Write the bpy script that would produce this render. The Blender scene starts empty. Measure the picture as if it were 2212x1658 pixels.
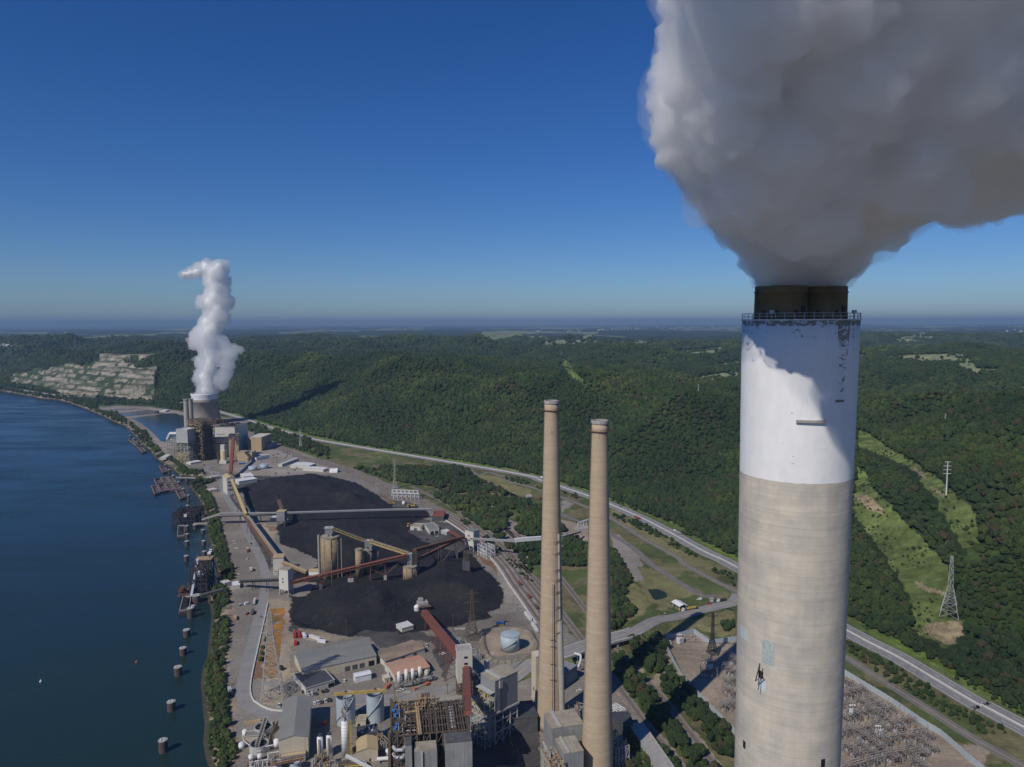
import bpy, bmesh, math, random
import numpy as np
from mathutils import Vector, Matrix
random.seed(7); rng = np.random.default_rng(11)
scene = bpy.context.scene
C = scene.collection

# ------------------------------------------------------------------ camera, sky, sun, exposure
CAM_H = 300.0; PITCH = math.atan(130/1536.0); ROLL = math.radians(0.18); FOC = 1536.0
cam_d = bpy.data.cameras.new('camera'); cam = bpy.data.objects.new('camera', cam_d); C.objects.link(cam)
cam.location = (0, 0, CAM_H)
cam.rotation_euler = (Matrix.Rotation(math.pi/2-PITCH, 4, 'X') @ Matrix.Rotation(-ROLL, 4, 'Z')).to_euler()
cam_d.sensor_width = 36; cam_d.lens = 36*FOC/2212; cam_d.clip_start = 0.5; cam_d.clip_end = 200000
scene.camera = cam
SUN_AZ = math.radians(231); SUN_EL = math.radians(43)
world = bpy.data.worlds.new('World'); scene.world = world; world.use_nodes = True
wn = world.node_tree; wn.nodes.clear()
sky = wn.nodes.new('ShaderNodeTexSky'); sky.sky_type = 'NISHITA'; sky.sun_disc = False
sky.sun_elevation = SUN_EL; sky.sun_rotation = math.pi/2 - SUN_AZ
sky.altitude = 300; sky.air_density = 1.0; sky.dust_density = 0.15; sky.ozone_density = 3.0
hs = wn.nodes.new('ShaderNodeHueSaturation'); hs.inputs['Saturation'].default_value = 1.28
sm_ = wn.nodes.new('ShaderNodeMix'); sm_.data_type = 'RGBA'; sm_.blend_type = 'MULTIPLY'; sm_.inputs[0].default_value = 1; sm_.inputs[7].default_value = (.55, .745, 1.12, 1)
bg = wn.nodes.new('ShaderNodeBackground'); bg.inputs[1].default_value = 0.066
wo = wn.nodes.new('ShaderNodeOutputWorld')
wn.links.new(sky.outputs[0], hs.inputs['Color']); wn.links.new(hs.outputs[0], sm_.inputs[6]); wn.links.new(sm_.outputs[2], bg.inputs[0]); wn.links.new(bg.outputs[0], wo.inputs[0])
sl = bpy.data.lights.new('sun', 'SUN'); sl.energy = 3.4; sl.angle = math.radians(0.5); sl.color = (1.0, 0.93, 0.83)
sun = bpy.data.objects.new('sun', sl); C.objects.link(sun)
sdir = Vector((math.cos(SUN_AZ)*math.cos(SUN_EL), math.sin(SUN_AZ)*math.cos(SUN_EL), math.sin(SUN_EL)))
sun.rotation_euler = sdir.to_track_quat('Z', 'Y').to_euler(); sun.location = sdir*900
scene.view_settings.view_transform = 'Standard'; scene.view_settings.look = 'None'
scene.view_settings.exposure = 0.0; scene.view_settings.gamma = 1.0
scene.render.engine = 'CYCLES'
cy = scene.cycles
cy.max_bounces = 40; cy.diffuse_bounces = 2; cy.glossy_bounces = 2; cy.transmission_bounces = 2
cy.transparent_max_bounces = 6; cy.volume_bounces = 40; cy.use_denoising = True
cy.volume_step_rate = 4; cy.sample_clamp_indirect = 6

# ------------------------------------------------------------------ survey helpers: a picked point of the photograph -> a place on the ground
CR = {0:(0,0,1),1:(0,1250,2.211),2:(500,1500,2.764),3:(800,1850,2.764),4:(1300,1850,2.764),5:(800,2340,2.3686),6:(1400,2240,2.764),
      7:(850,2640,4.0218),8:(1350,2640,4.0218),9:(1850,2540,3.3154),10:(2000,1500,2.211),11:(2300,2240,3.3154),
      12:(2800,1050,2.3686),13:(2800,2240,2.0717),14:(3256,1250,2.0725),15:(3256,2240,2.0725),16:(450,1950,3.316),
      17:(2500,0,1.3265),18:(600,950,2.55),19:(2000,1250,2.212),20:(2400,2640,2.309),21:(3256,1650,1.12)}
def PV(c, x, y):
    a = CR[c]; return ((a[0]+x/a[2])/1.8336, (a[1]+y/a[2])/1.8336)
_cr, _sr, _cp, _sp = math.cos(ROLL), math.sin(ROLL), math.cos(PITCH), math.sin(PITCH)
def ray(u, v):
    x = (u-1106)/FOC; y = -(v-829)/FOC
    x, y = x*_cr-y*_sr, x*_sr+y*_cr
    return (x, _cp+y*_sp, -_sp+y*_cp)
def GV(u, v, z=0.0):
    d = ray(u, v); t = (z-CAM_H)/d[2]; return Vector((d[0]*t, d[1]*t, z))
def GP(c, x, y, z=0.0): return GV(*PV(c, x, y), z)
def proj(x, y, z):
    z = z-CAM_H; dep = y*_cp-z*_sp; up = y*_sp+z*_cp
    dep = np.maximum(dep, 1e-3) if isinstance(dep, np.ndarray) else dep
    X, Y = x/dep, up/dep
    X, Y = X*_cr+Y*_sr, -X*_sr+Y*_cr
    return 1106+FOC*X, 829-FOC*Y
def HT(c, xb, yb, yt, z0=0.0):
    g = GP(c, xb, yb, z0); vt = PV(c, xb, yt)[1]; lo, hi = 0.0, 420.0
    for _ in range(40):
        m = (lo+hi)/2
        if proj(g.x, g.y, z0+m)[1] > vt: lo = m
        else: hi = m
    return lo
def at_dist(u, v, y):
    d = ray(u, v); t = y/d[1]; return Vector((d[0]*t, y, CAM_H+d[2]*t))

# ------------------------------------------------------------------ noise
def _h2(i, j, s):
    n = (i.astype(np.int64)*374761393 + j.astype(np.int64)*668265263 + s*974711) & 0xffffffff
    n = ((n ^ (n >> 13))*1274126177) & 0xffffffff
    return ((n ^ (n >> 16)) & 0xffff)/65535.0
def vnoise(x, y, s=0):
    i = np.floor(x); j = np.floor(y); fx = x-i; fy = y-j
    fx = fx*fx*(3-2*fx); fy = fy*fy*(3-2*fy)
    return (_h2(i,j,s)*(1-fx)+_h2(i+1,j,s)*fx)*(1-fy)+(_h2(i,j+1,s)*(1-fx)+_h2(i+1,j+1,s)*fx)*fy
def fbm(x, y, o=4, s=0):
    a, r, t = 1.0, 0, 0
    for k in range(o):
        r = r+a*vnoise(x*2**k+17.3*k, y*2**k+9.1*k, s+k); t += a; a *= .5
    return r/t
def _h3(i, j, k, s):
    n = (i*374761393 + j*668265263 + k*2147483647 + s*974711) & 0xffffffff
    n = ((n ^ (n >> 13))*1274126177) & 0xffffffff
    n = ((n ^ (n >> 15))*2246822519) & 0xffffffff
    return ((n ^ (n >> 16)) & 0xffff)/65535.0
def vnoise3(p, s=0):
    i = np.floor(p).astype(np.int64); f = p-i; f = f*f*(3-2*f); r = 0
    for a in (0,1):
        for b in (0,1):
            for c in (0,1):
                w = (f[:,0] if a else 1-f[:,0])*(f[:,1] if b else 1-f[:,1])*(f[:,2] if c else 1-f[:,2])
                r = r+w*_h3(i[:,0]+a, i[:,1]+b, i[:,2]+c, s)
    return r
def fbm3(p, o=4, s=0):
    a, r, t = 1.0, 0, 0
    for k in range(o):
        r = r+a*vnoise3(p*2**k+11.7*k, s+k); t += a; a *= .5
    return r/t
def smooth(a, b, x):
    t = np.clip((x-a)/(b-a), 0, 1); return t*t*(3-2*t)
def seg_dist(px, py, poly, side=None):
    """distance to a polyline, signed: positive on the right of its direction"""
    best = np.full(px.shape, 1e12); sgn = np.ones(px.shape)
    for (ax, ay), (bx, by) in zip(poly[:-1], poly[1:]):
        dx, dy = bx-ax, by-ay; L = dx*dx+dy*dy
        t = np.clip(((px-ax)*dx+(py-ay)*dy)/L, 0, 1)
        qx, qy = px-(ax+t*dx), py-(ay+t*dy); d = qx*qx+qy*qy
        m = d < best; best = np.where(m, d, best)
        sgn = np.where(m, np.sign(dx*(-(py-ay))+dy*(px-ax)+1e-9), sgn)
    if side is not None: sgn = np.where(inpoly(px, py, side), 1.0, -1.0)
    return np.sqrt(best)*sgn
def d_bank(x, y): return seg_dist(x, y, BANK, BANK+[(-60000, 90000), (90000, 90000), (90000, -900)])
def d_hwy(x, y): return seg_dist(x, y, HWY, HWY+[(-60000, 90000), (90000, 90000), (90000, -300)])
def inpoly(px, py, poly):
    r = np.zeros(px.shape, bool); n = len(poly)
    for k in range(n):
        (x1, y1), (x2, y2) = poly[k], poly[(k+1) % n]
        if y1 == y2: continue
        r ^= ((y1 > py) != (y2 > py)) & (px < (x2-x1)*(py-y1)/(y2-y1)+x1)
    return r
def VP(c, *pts): return [PV(c, x, y) for x, y in pts]

# ------------------------------------------------------------------ materials
MATS = {}
def mat(name, col, var=0.18, scale=0.4, rough=0.8, ribs=0, rib_dir=0, metal=0.0, streak=0.0, col2=None, bump=0.0, spec=0.3, bands=0):
    """procedural surface: base colour broken by noise, optional vertical corrugation, rust/dirt streaks, lift bands"""
    if name in MATS: return MATS[name]
    m = bpy.data.materials.new(name); m.use_nodes = True; nt = m.node_tree; N = nt.nodes; L = nt.links
    b = N['Principled BSDF']; b.inputs['Roughness'].default_value = rough; b.inputs['Metallic'].default_value = metal
    b.inputs['Specular IOR Level'].default_value = spec
    tc = N.new('ShaderNodeTexCoord')
    nz = N.new('ShaderNodeTexNoise'); nz.inputs['Scale'].default_value = scale; nz.inputs['Detail'].default_value = 5
    nz.inputs['Roughness'].default_value = .65
    L.new(tc.outputs['Object'], nz.inputs['Vector'])
    r = N.new('ShaderNodeValToRGB'); e = r.color_ramp.elements
    c = np.array(col); d = np.array(col2) if col2 else c*(1-var)
    e[0].position = .33; e[0].color = (*d, 1); e[1].position = .67; e[1].color = (*np.minimum(c*(1+var*.5), .9), 1)
    L.new(nz.outputs['Fac'], r.inputs[0]); out = r.outputs[0]
    def mul(prev, fac_out, c2, fac=1.0):
        mx = N.new('ShaderNodeMix'); mx.data_type = 'RGBA'; mx.blend_type = 'MIX'
        L.new(fac_out, mx.inputs[0]); L.new(prev, mx.inputs[6]); mx.inputs[7].default_value = (*c2, 1)
        return mx.outputs[2]
    if streak:
        mp = N.new('ShaderNodeMapping'); mp.inputs['Scale'].default_value = (1.2, 1.2, .05)
        L.new(tc.outputs['Object'], mp.inputs[0])
        n2 = N.new('ShaderNodeTexNoise'); n2.inputs['Scale'].default_value = 1.0; n2.inputs['Detail'].default_value = 4
        L.new(mp.outputs[0], n2.inputs['Vector'])
        r2 = N.new('ShaderNodeValToRGB'); r2.color_ramp.elements[0].position = .5; r2.color_ramp.elements[1].position = .75
        r2.color_ramp.elements[1].color = (streak,)*3+(1,)
        L.new(n2.outputs['Fac'], r2.inputs[0]); out = mul(out, r2.outputs[0], c*np.array((.45,.36,.28)))
    if bands:
        mp = N.new('ShaderNodeMapping'); mp.inputs['Scale'].default_value = (.02, .02, bands)
        L.new(tc.outputs['Object'], mp.inputs[0])
        n2 = N.new('ShaderNodeTexNoise'); n2.inputs['Scale'].default_value = 1.0; n2.inputs['Detail'].default_value = 5
        n2.inputs['Roughness'].default_value = .7
        L.new(mp.outputs[0], n2.inputs['Vector'])
        r2 = N.new('ShaderNodeValToRGB'); r2.color_ramp.elements[0].position = .4; r2.color_ramp.elements[1].position = .72
        r2.color_ramp.elements[1].color = (.6,)*3+(1,)
        L.new(n2.outputs['Fac'], r2.inputs[0]); out = mul(out, r2.outputs[0], c*np.array((.72,.66,.58)))
    if ribs:
        w = N.new('ShaderNodeTexWave'); w.inputs['Scale'].default_value = ribs; w.bands_direction = 'DIAGONAL' if rib_dir == 3 else 'XYZ'[rib_dir]
        L.new(tc.outputs['Object'], w.inputs['Vector'])
        bp = N.new('ShaderNodeBump'); bp.inputs['Strength'].default_value = .35; bp.inputs['Distance'].default_value = .3
        L.new(w.outputs['Fac'], bp.inputs['Height']); L.new(bp.outputs[0], b.inputs['Normal'])
    elif bump:
        bp = N.new('ShaderNodeBump'); bp.inputs['Strength'].default_value = bump; bp.inputs['Distance'].default_value = 1.0
        L.new(nz.outputs['Fac'], bp.inputs['Height']); L.new(bp.outputs[0], b.inputs['Normal'])
    L.new(out, b.inputs['Base Color'])
    MATS[name] = m; return m

# ------------------------------------------------------------------ mesh builder and object helpers
class MB:
    def __init__(s): s.v = []; s.f = []
    def add(s, vs, fs):
        n = len(s.v); s.v += [tuple(p) for p in vs]; s.f += [tuple(n+i for i in f) for f in fs]; return s
    def box(s, c, size, rot=0.0):
        x, y, z = size[0]/2, size[1]/2, size[2]/2; ca, sa = math.cos(rot), math.sin(rot)
        vs = [(c[0]+a*x*ca-b*y*sa, c[1]+a*x*sa+b*y*ca, c[2]+d*z) for d in (-1,1) for b in (-1,1) for a in (-1,1)]
        return s.add(vs, [(0,2,3,1),(4,5,7,6),(0,1,5,4),(2,6,7,3),(0,4,6,2),(1,3,7,5)])
    def beam(s, a, b, w=0.3, h=None):
        a, b = Vector(a), Vector(b); h = h or w; d = b-a
        if d.length < 1e-6: return s
        d.normalize(); up = Vector((0,0,1)) if abs(d.z) < .95 else Vector((1,0,0))
        r = d.cross(up).normalized(); u = r.cross(d)
        vs = [p+r*i*w/2+u*j*h/2 for p in (a, b) for j in (-1,1) for i in (-1,1)]
        return s.add(vs, [(0,2,3,1),(4,5,7,6),(0,1,5,4),(2,6,7,3),(0,4,6,2),(1,3,7,5)])
    def rev(s, c, prof, n=24, cap=True, a0=0, a1=2*math.pi):
        """lathe: prof = [(r, z), ...] about the vertical through c"""
        full = abs(a1-a0-2*math.pi) < 1e-6; m = n if full else n+1
        vs = [(c[0]+r*math.cos(a0+(a1-a0)*k/n), c[1]+r*math.sin(a0+(a1-a0)*k/n), c[2]+z) for r, z in prof for k in range(m)]
        fs = [(i*m+k, i*m+(k+1) % m, (i+1)*m+(k+1) % m, (i+1)*m+k) for i in range(len(prof)-1) for k in range(m if full else m-1)]
        if cap:
            fs.append(tuple(reversed(range(m)))); fs.append(tuple((len(prof)-1)*m+k for k in range(m)))
        return s.add(vs, fs)
    def cyl(s, c, r, h, n=20, r2=None): return s.rev(c, [(r,0),(r if r2 is None else r2,h)], n)
    def prism(s, pts, z0, z1):
        n = len(pts); A = sum(pts[i][0]*pts[(i+1)%n][1]-pts[(i+1)%n][0]*pts[i][1] for i in range(n))
        if A < 0: pts = list(reversed(pts))
        vs = [(p[0],p[1],z0) for p in pts]+[(p[0],p[1],z1) for p in pts]
        return s.add(vs, [tuple(reversed(range(n))), tuple(range(n,2*n))]+[(i,(i+1)%n,n+(i+1)%n,n+i) for i in range(n)])
    def tube(s, pts, r, n=8):
        pts = [Vector(p) for p in pts]
        for i in range(len(pts)-1):
            a, b = pts[i], pts[i+1]; d = (b-a)
            if d.length < 1e-6: continue
            d.normalize(); up = Vector((0,0,1)) if abs(d.z) < .95 else Vector((1,0,0))
            x = d.cross(up).normalized(); y = x.cross(d)
            vs = [p+x*r*math.cos(2*math.pi*k/n)+y*r*math.sin(2*math.pi*k/n) for p in (a-d*r*.2, b+d*r*.2) for k in range(n)]
            s.add(vs, [(k,(k+1)%n,n+(k+1)%n,n+k) for k in range(n)]+[tuple(reversed(range(n))), tuple(range(n,2*n))])
        return s
    def truss(s, a, b, w, h, bar=0.3, n=None):
        """box truss between two points; a and b are on the bottom centreline"""
        a, b = Vector(a), Vector(b); d = b-a; L = d.length; n = n or max(2, int(L/max(h,1.5)/1.2)); dn = d.normalized()
        r = Vector((dn.y,-dn.x,0)).normalized()*w/2; u = Vector((0,0,h))
        for sd in (-1, 1):
            s.beam(a+r*sd, b+r*sd, bar); s.beam(a+r*sd+u, b+r*sd+u, bar)
            for k in range(n):
                p, q = a+d*k/n+r*sd, a+d*(k+1)/n+r*sd
                s.beam(p, p+u, bar*.8); s.beam((p if k%2 else p+u), (q+u if k%2 else q), bar*.7)
            s.beam(b+r*sd, b+r*sd+u, bar*.8)
        for k in range(n+1):
            p = a+d*k/n; s.beam(p-r+u, p+r+u, bar*.6); s.beam(p-r, p+r, bar*.6)
        return s
    def lattice(s, c, w0, w1, h, bar=0.3, n=8, rot=0.0, z=0.0):
        """tapering four-legged lattice tower"""
        def cor(k, t):
            w = (w0+(w1-w0)*t)/2; a = rot+math.pi/4+k*math.pi/2; q = w*math.sqrt(2)
            return Vector((c[0]+q*math.cos(a), c[1]+q*math.sin(a), z+h*t))
        ts = [1-(1-i/n)**1.25 if w1 < w0 else i/n for i in range(n+1)]
        for k in range(4):
            s.beam(cor(k,0), cor(k,1), bar)
            for t0, t1 in zip(ts[:-1], ts[1:]):
                s.beam(cor(k,t0), cor((k+1)%4,t1), bar*.6); s.beam(cor((k+1)%4,t0), cor(k,t1), bar*.6)
                s.beam(cor(k,t1), cor((k+1)%4,t1), bar*.6)
        return s
def obj(name, mb, m, parent=None, smooth_=False):
    me = bpy.data.meshes.new(name)
    off = parent_loc(parent) if parent else Vector((0,0,0))
    me.from_pydata([(p[0]-off.x, p[1]-off.y, p[2]-off.z) for p in mb.v], [], mb.f)
    me.materials.append(m if not isinstance(m, str) else MATS[m])
    if smooth_: me.polygons.foreach_set('use_smooth', [True]*len(me.polygons))
    me.update()
    o = bpy.data.objects.new(name, me); C.objects.link(o)
    if parent: o.parent = parent
    return o
def parent_loc(p):
    v = Vector(p.location)
    while p.parent: p = p.parent; v = v+p.location
    return v
def tag(o, label=None, cat=None, group=None, kind=None):
    if label: o['label'] = label
    if cat: o['category'] = cat
    if group: o['group'] = group
    if kind: o['kind'] = kind
    return o
def thing(name, label, cat, loc=(0,0,0), rot=0.0, group=None):
    o = bpy.data.objects.new(name, None); C.objects.link(o); o.location = loc; o.rotation_euler = (0,0,rot)
    o.empty_display_size = .1
    return tag(o, label, cat, group)
def copy_tree(o, parent=None, label=None, loc=None, rot=None, scale=None, mats=None):
    c = o.copy(); C.objects.link(c)
    if parent: c.parent = parent
    if label: c['label'] = label
    if loc is not None: c.location = loc
    if rot is not None: c.rotation_euler = (0,0,rot)
    if scale is not None: c.scale = scale
    for ch in o.children: copy_tree(ch, c)
    return c
def struct(name, mb, m): return tag(obj(name, mb, m), kind='structure')
def single(name, mb, m, label, cat, group=None, base=None, smooth_=False):
    """a thing that is one mesh, its origin at its base"""
    o = obj(name, mb, m, None, smooth_); me = o.data
    if base is None:
        co = np.empty(len(me.vertices)*3); me.vertices.foreach_get('co', co); co = co.reshape(-1,3)
        base = (co[:,0].mean(), co[:,1].mean(), co[:,2].min())
    me.transform(Matrix.Translation(-Vector(base))); o.location = base
    return tag(o, label, cat, group)

# ------------------------------------------------------------------ lines of the valley: river bank, highway
BANK_V = VP(5,(90,1658),(50,1550),(25,1400),(40,1230),(25,1130),(12,950),(2,850),(22,700),(62,600),(72,480),(92,330),(102,200),(92,60)) \
       + VP(16,(1290,1550),(1300,1480),(1262,1430),(1240,1350),(1330,1250),(1400,1180),(1370,1100),(1350,1000),(1330,850),(1280,700),(1250,560),(1240,400),(1225,330),(1200,240),(1185,160)) \
       + VP(2,(840,1370),(800,1290),(730,1210),(720,1185),(860,1160),(830,1130),(690,1180),(700,1150),(760,1110),(770,1060),(650,1040),(590,1030),(520,985),(440,920),(400,900),(330,850),(285,790)) \
       + VP(1,(1330,1170),(1250,1120),(1190,1040),(1100,950),(1000,910),(900,860),(760,800),(620,745),(500,715),(350,700),(120,655),(0,635))
BANK = [(-205.0, -900.0), (-205.0, 300.0)]+[tuple(GV(u, v, -8.0).xy) for u, v in BANK_V]+[(-3600,4200),(-5200,5000),(-9000,6200),(-16000,7500),(-60000,9000)]
HWY_V = VP(15,(1658,1370),(1300,1190),(900,950),(600,770),(185,550))+VP(10,(2000,1655),(1740,1530),(1420,1350),(1190,1230),(920,1110),(740,1040),(330,900),(0,815)) \
      + VP(2,(2211,682),(1950,622),(1760,572),(1500,495),(1310,432),(1000,340))+VP(1,(1560,745),(1300,735),(1000,730),(800,718),(600,690),(420,665),(200,632),(0,600))
HWY = [(480.0, -300.0), (478.0, 150.0)]+[tuple(GV(u, v, 0).xy) for u, v in HWY_V]+[(-3900,5000),(-7000,6600),(-14000,8600),(-60000,11000)]
def resample(pts, step):
    P = [Vector((*p, 0)) if len(p) == 2 else Vector(p) for p in pts]; out = []
    for i in range(len(P)-1):
        p0, p1, p2, p3 = P[max(i-1,0)], P[i], P[i+1], P[min(i+2,len(P)-1)]
        n = max(1, int((p2-p1).length/step))
        for k in range(n):
            t = k/n; out.append(0.5*((2*p1)+(p2-p0)*t+(2*p0-5*p1+4*p2-p3)*t*t+(3*p1-p0-3*p2+p3)*t**3))
    out.append(P[-1]); return out

# image outlines of what lies on the slopes (used only to look up where clearings, quarry and fields are)
QUARRY = VP(1,(75,545),(150,490),(215,520),(250,500),(330,475),(620,465),(720,490),(900,430),(1290,440),(1390,470),(1350,560),(1365,640),(1330,735),(1050,715),(640,690),(380,620),(250,600),(100,580))
CLEAR = [VP(15,(600,0),(930,0),(960,120),(1010,230),(960,330),(1000,440),(1150,480),(1160,560),(1080,660),(980,700),(900,640),(780,600),(760,480),(790,330),(700,150)),
         VP(21,(150,235),(200,260),(235,350),(300,400),(360,470),(430,540),(510,630),(560,690),(580,760),(550,900),(480,990),(395,950),(400,850),(360,770),(325,710),(290,650),(255,590),(215,550),(190,500),(150,460),(125,430)),
         VP(21,(150,65),(210,85),(270,135),(340,175),(410,215),(475,258),(540,308),(590,360),(650,400),(690,470),(690,540),(700,620),(620,590),(570,510),(525,430),(505,375),(445,315),(425,262),(340,215),(240,175),(155,135)),
         VP(15,(180,430),(400,550),(700,730),(900,830),(1200,1000),(1658,1260),(1658,1340),(1200,1080),(900,910),(600,740),(180,520)),
         VP(10,(0,780),(330,860),(740,990),(920,1070),(1200,1180),(1500,1290),(1800,1480),(2010,1620),(2010,1650),(1700,1500),(1400,1330),(1190,1210),(920,1090),(740,1020),(330,885),(0,805)),
         VP(19,(475,385),(530,385),(590,440),(610,490),(690,570),(740,630),(700,600),(620,560),(560,510)),
         VP(14,(640,0),(1000,0),(1200,120),(1240,340),(1658,560),(1658,620),(1300,420),(900,300))[:0]]
FIELDS = [VP(19,(250,240),(330,215),(450,212),(880,225),(1000,235),(1250,228),(1350,213),(1368,222),(1200,270),(900,272),(680,275),(370,290)),
          VP(19,(1400,320),(1600,318),(1900,290),(1920,330),(1850,350),(1620,375),(1500,350)),
          VP(19,(1730,465),(1930,430),(2060,425),(2060,440),(1870,475),(1750,475)),
          VP(19,(1570,575),(1880,520),(2060,490),(2060,575),(1850,575),(1700,590)),
          VP(14,(500,370),(560,350),(700,345),(1150,335),(1230,400),(1280,460),(1500,465),(1480,490),(1230,500),(1100,430),(800,400),(560,385)),
          VP(14,(480,210),(600,210),(760,180),(830,160),(880,190),(980,205),(900,240),(600,240)),
          VP(14,(1590,170),(1658,150),(1658,190)), VP(14,(1495,222),(1560,220),(1610,260)),
          VP(1,(1130,368),(1250,410),(1215,418),(1145,380)), VP(1,(1010,400),(1060,385),(1090,405)),
          VP(19,(680,190),(760,168),(765,190),(690,210))]
DIRT = [VP(15,(720,150),(800,160),(880,210),(1000,240),(990,270),(900,240),(780,200)), VP(15,(830,500),(1130,480),(1150,560),(1080,650),(980,670),(820,570)),
        VP(21,(140,360),(200,355),(265,420),(270,450),(200,420)), VP(21,(395,225),(460,270),(450,290),(420,262)), VP(21,(480,320),(560,370),(545,375),(500,355))]

def terrain_h(x, y):
    """height of the land, vectorised"""
    x = np.asarray(x, float); y = np.asarray(y, float)
    sb = d_bank(x, y)             # + on land
    sh = d_hwy(x, y)              # + on the hill side
    r = np.hypot(x, y)
    w1 = fbm(x/900+3.1, y/900+1.7, 3, 5); w2 = 1-np.abs(2*fbm(x/620+8, y/620, 4, 31)-1)
    base = 100+120*(w1-.5)*2+75*(w2-.72)*2+16*(fbm(x/140, y/140, 3, 77)-.5)*2
    base = 118+(base-118)*(1-.62*smooth(4500, 11000, r))
    base = np.clip(base, 45, 228)+ (18+22*smooth(5000, 16000, r))*(fbm(x/3600, y/3600, 4, 57)-.5)*2
    foot = smooth(18, 420+260*(w1-.5), sh-16*(fbm(x/60, y/60, 2, 3)-.5))
    h = base*foot**1.15
    # near ridge and spur above the highway
    rd = ((x+250)/1100)**2+((y-2750)/700)**2
    h = h+ 60*np.exp(-rd*1.2)*foot
    h = h+ 40*np.exp(-(((x-560)/230)**2+((y-640)/330)**2))*foot
    # quarry hill on the left
    h = np.maximum(h, 0)
    bank = smooth(-6, 15, sb)*8.6-8.6
    bank = np.where(sb < -6, -8.6-np.minimum(-6-sb, 20)*.3, bank)
    return h+bank

# ------------------------------------------------------------------ terrain sheet: polar grid, fine where the camera looks
rr = [8.0, 60, 150, 250, 330]
r = 372.0
while r < 70000:
    rr.append(r); r += min(max(r*r*4.4e-6, .9), r*(0.003 if 2500 < r < 4000 else 0.0062))
rr = np.array(rr)
th = np.concatenate([np.linspace(-math.pi, -math.radians(41), 40)[:-1], np.linspace(-math.radians(41), math.radians(41), 860), np.linspace(math.radians(41), math.pi, 40)[1:-1]])
nr, nt_ = len(rr), len(th)
R_, T_ = np.meshgrid(rr, th, indexing='ij'); TX = (R_*np.sin(T_)).ravel(); TY = (R_*np.cos(T_)).ravel()
TZ = terrain_h(TX, TY)
PU, PVv = proj(TX, TY, TZ); front = TY > 5
qm = inpoly(PU, PVv, QUARRY) & front & (TX < -900) & (TY < 6000)
sq = d_hwy(TX, TY); hq = np.clip(.40*(sq-22)+30*(fbm(TX/160, TY/160, 4, 19)-.5), 0, 150); st = 17.0; q = hq/st; TZ = np.where(qm, (np.floor(q)+smooth(.45, .95, q-np.floor(q)))*st, TZ)
def grid_obj(name, X, Y, Z, nr, nt_, wrap):
    co = np.stack([X, Y, Z], 1); i = np.arange(nr-1)[:,None]; j = np.arange(nt_ if wrap else nt_-1)[None,:]
    a = i*nt_+j; b = i*nt_+(j+1) % nt_; f = np.stack([a, b, b+nt_, a+nt_], -1).reshape(-1, 4)[:, ::-1]
    me = bpy.data.meshes.new(name); me.vertices.add(len(co)); me.vertices.foreach_set('co', co.ravel())
    me.loops.add(f.size); me.loops.foreach_set('vertex_index', f.ravel().astype(np.int32))
    me.polygons.add(len(f)); me.polygons.foreach_set('loop_start', np.arange(0, f.size, 4, dtype=np.int32))
    me.update(calc_edges=True); me.validate()
    o = bpy.data.objects.new(name, me); C.objects.link(o); return o
ground = grid_obj('ground', TX, TY, TZ, nr, nt_, True); tag(ground, kind='structure')
# ------------------------------------------------------------------ what covers the land where
GREEN = VP(2,(1310,440),(1330,530),(1480,640),(1750,740),(1960,810),(2211,900))+VP(4,(300,20),(700,190),(990,310),(1260,470),(1500,600),(1640,760),(1900,980),(2211,1330)) \
      + VP(6,(1900,180),(2050,340),(2200,560))+VP(9,(1915,540),(2155,900))+[(1440,1658),(1500,1800),(2600,1900)]+[(2300,1640)]+HWY_V[:22]
SUBST = VP(11,(1030,960),(1100,915),(1460,850),(1670,1000),(1850,980),(2000,960))+VP(15,(100,820),(165,870),(400,1040),(640,1190),(830,1330),(1000,1420),(1100,1500),(1330,1658))+[(2000,1800),(1740,1800)]+VP(20,(1500,1000),(1125,640),(900,400))+VP(11,(1450,1670),(1300,1480),(1180,1200))
LIGHT = [VP(11,(570,0),(700,0),(820,180),(800,215),(690,230),(600,100)), VP(10,(920,1360),(1000,1380),(1180,1560),(1200,1655),(1040,1655),(930,1500)),
         VP(10,(490,1060),(600,1100),(520,1150),(490,1180)), VP(5,(600,960),(750,980),(760,1110),(640,1090)),
         VP(2,(1480,700),(2211,960),(2211,1030),(1650,1060),(1450,1100),(1200,1000),(1000,960),(1100,900),(1400,880)),
         VP(2,(250,560),(330,620),(440,680),(440,790),(560,900),(800,1000),(700,1030),(560,960),(300,800),(250,760)),
         VP(1,(820,810),(1000,770),(1300,780),(1620,830),(1620,860),(1400,835),(1090,880),(900,850)),
         VP(4,(1640,370),(1780,400),(1900,560),(2100,620),(2211,760),(2211,1560),(1700,1640),(1900,1500),(1920,1380),(1850,1240)),
         VP(6,(400,1500),(1200,1300),(1900,1050),(1900,1350),(1300,1400),(330,1500),(0,1500),(0,1400))]
DRY = [VP(11,(730,0),(1250,230),(1500,390),(1180,480),(880,500),(860,400),(760,220)), VP(11,(560,450),(660,240),(720,260),(860,520),(800,640),(560,800)), VP(10,(920,1140),(1250,1330),(1480,1500),(1900,1655),(1650,1655),(1200,1390),(930,1210)),
       VP(11,(700,900),(1200,780),(2000,600),(2000,900),(1850,970),(1470,840),(1060,930),(1000,920),(650,1000)), VP(4,(1620,90),(1850,100),(2000,180),(2211,250),(2211,350),(2060,310),(1800,230),(1640,110))]
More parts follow.
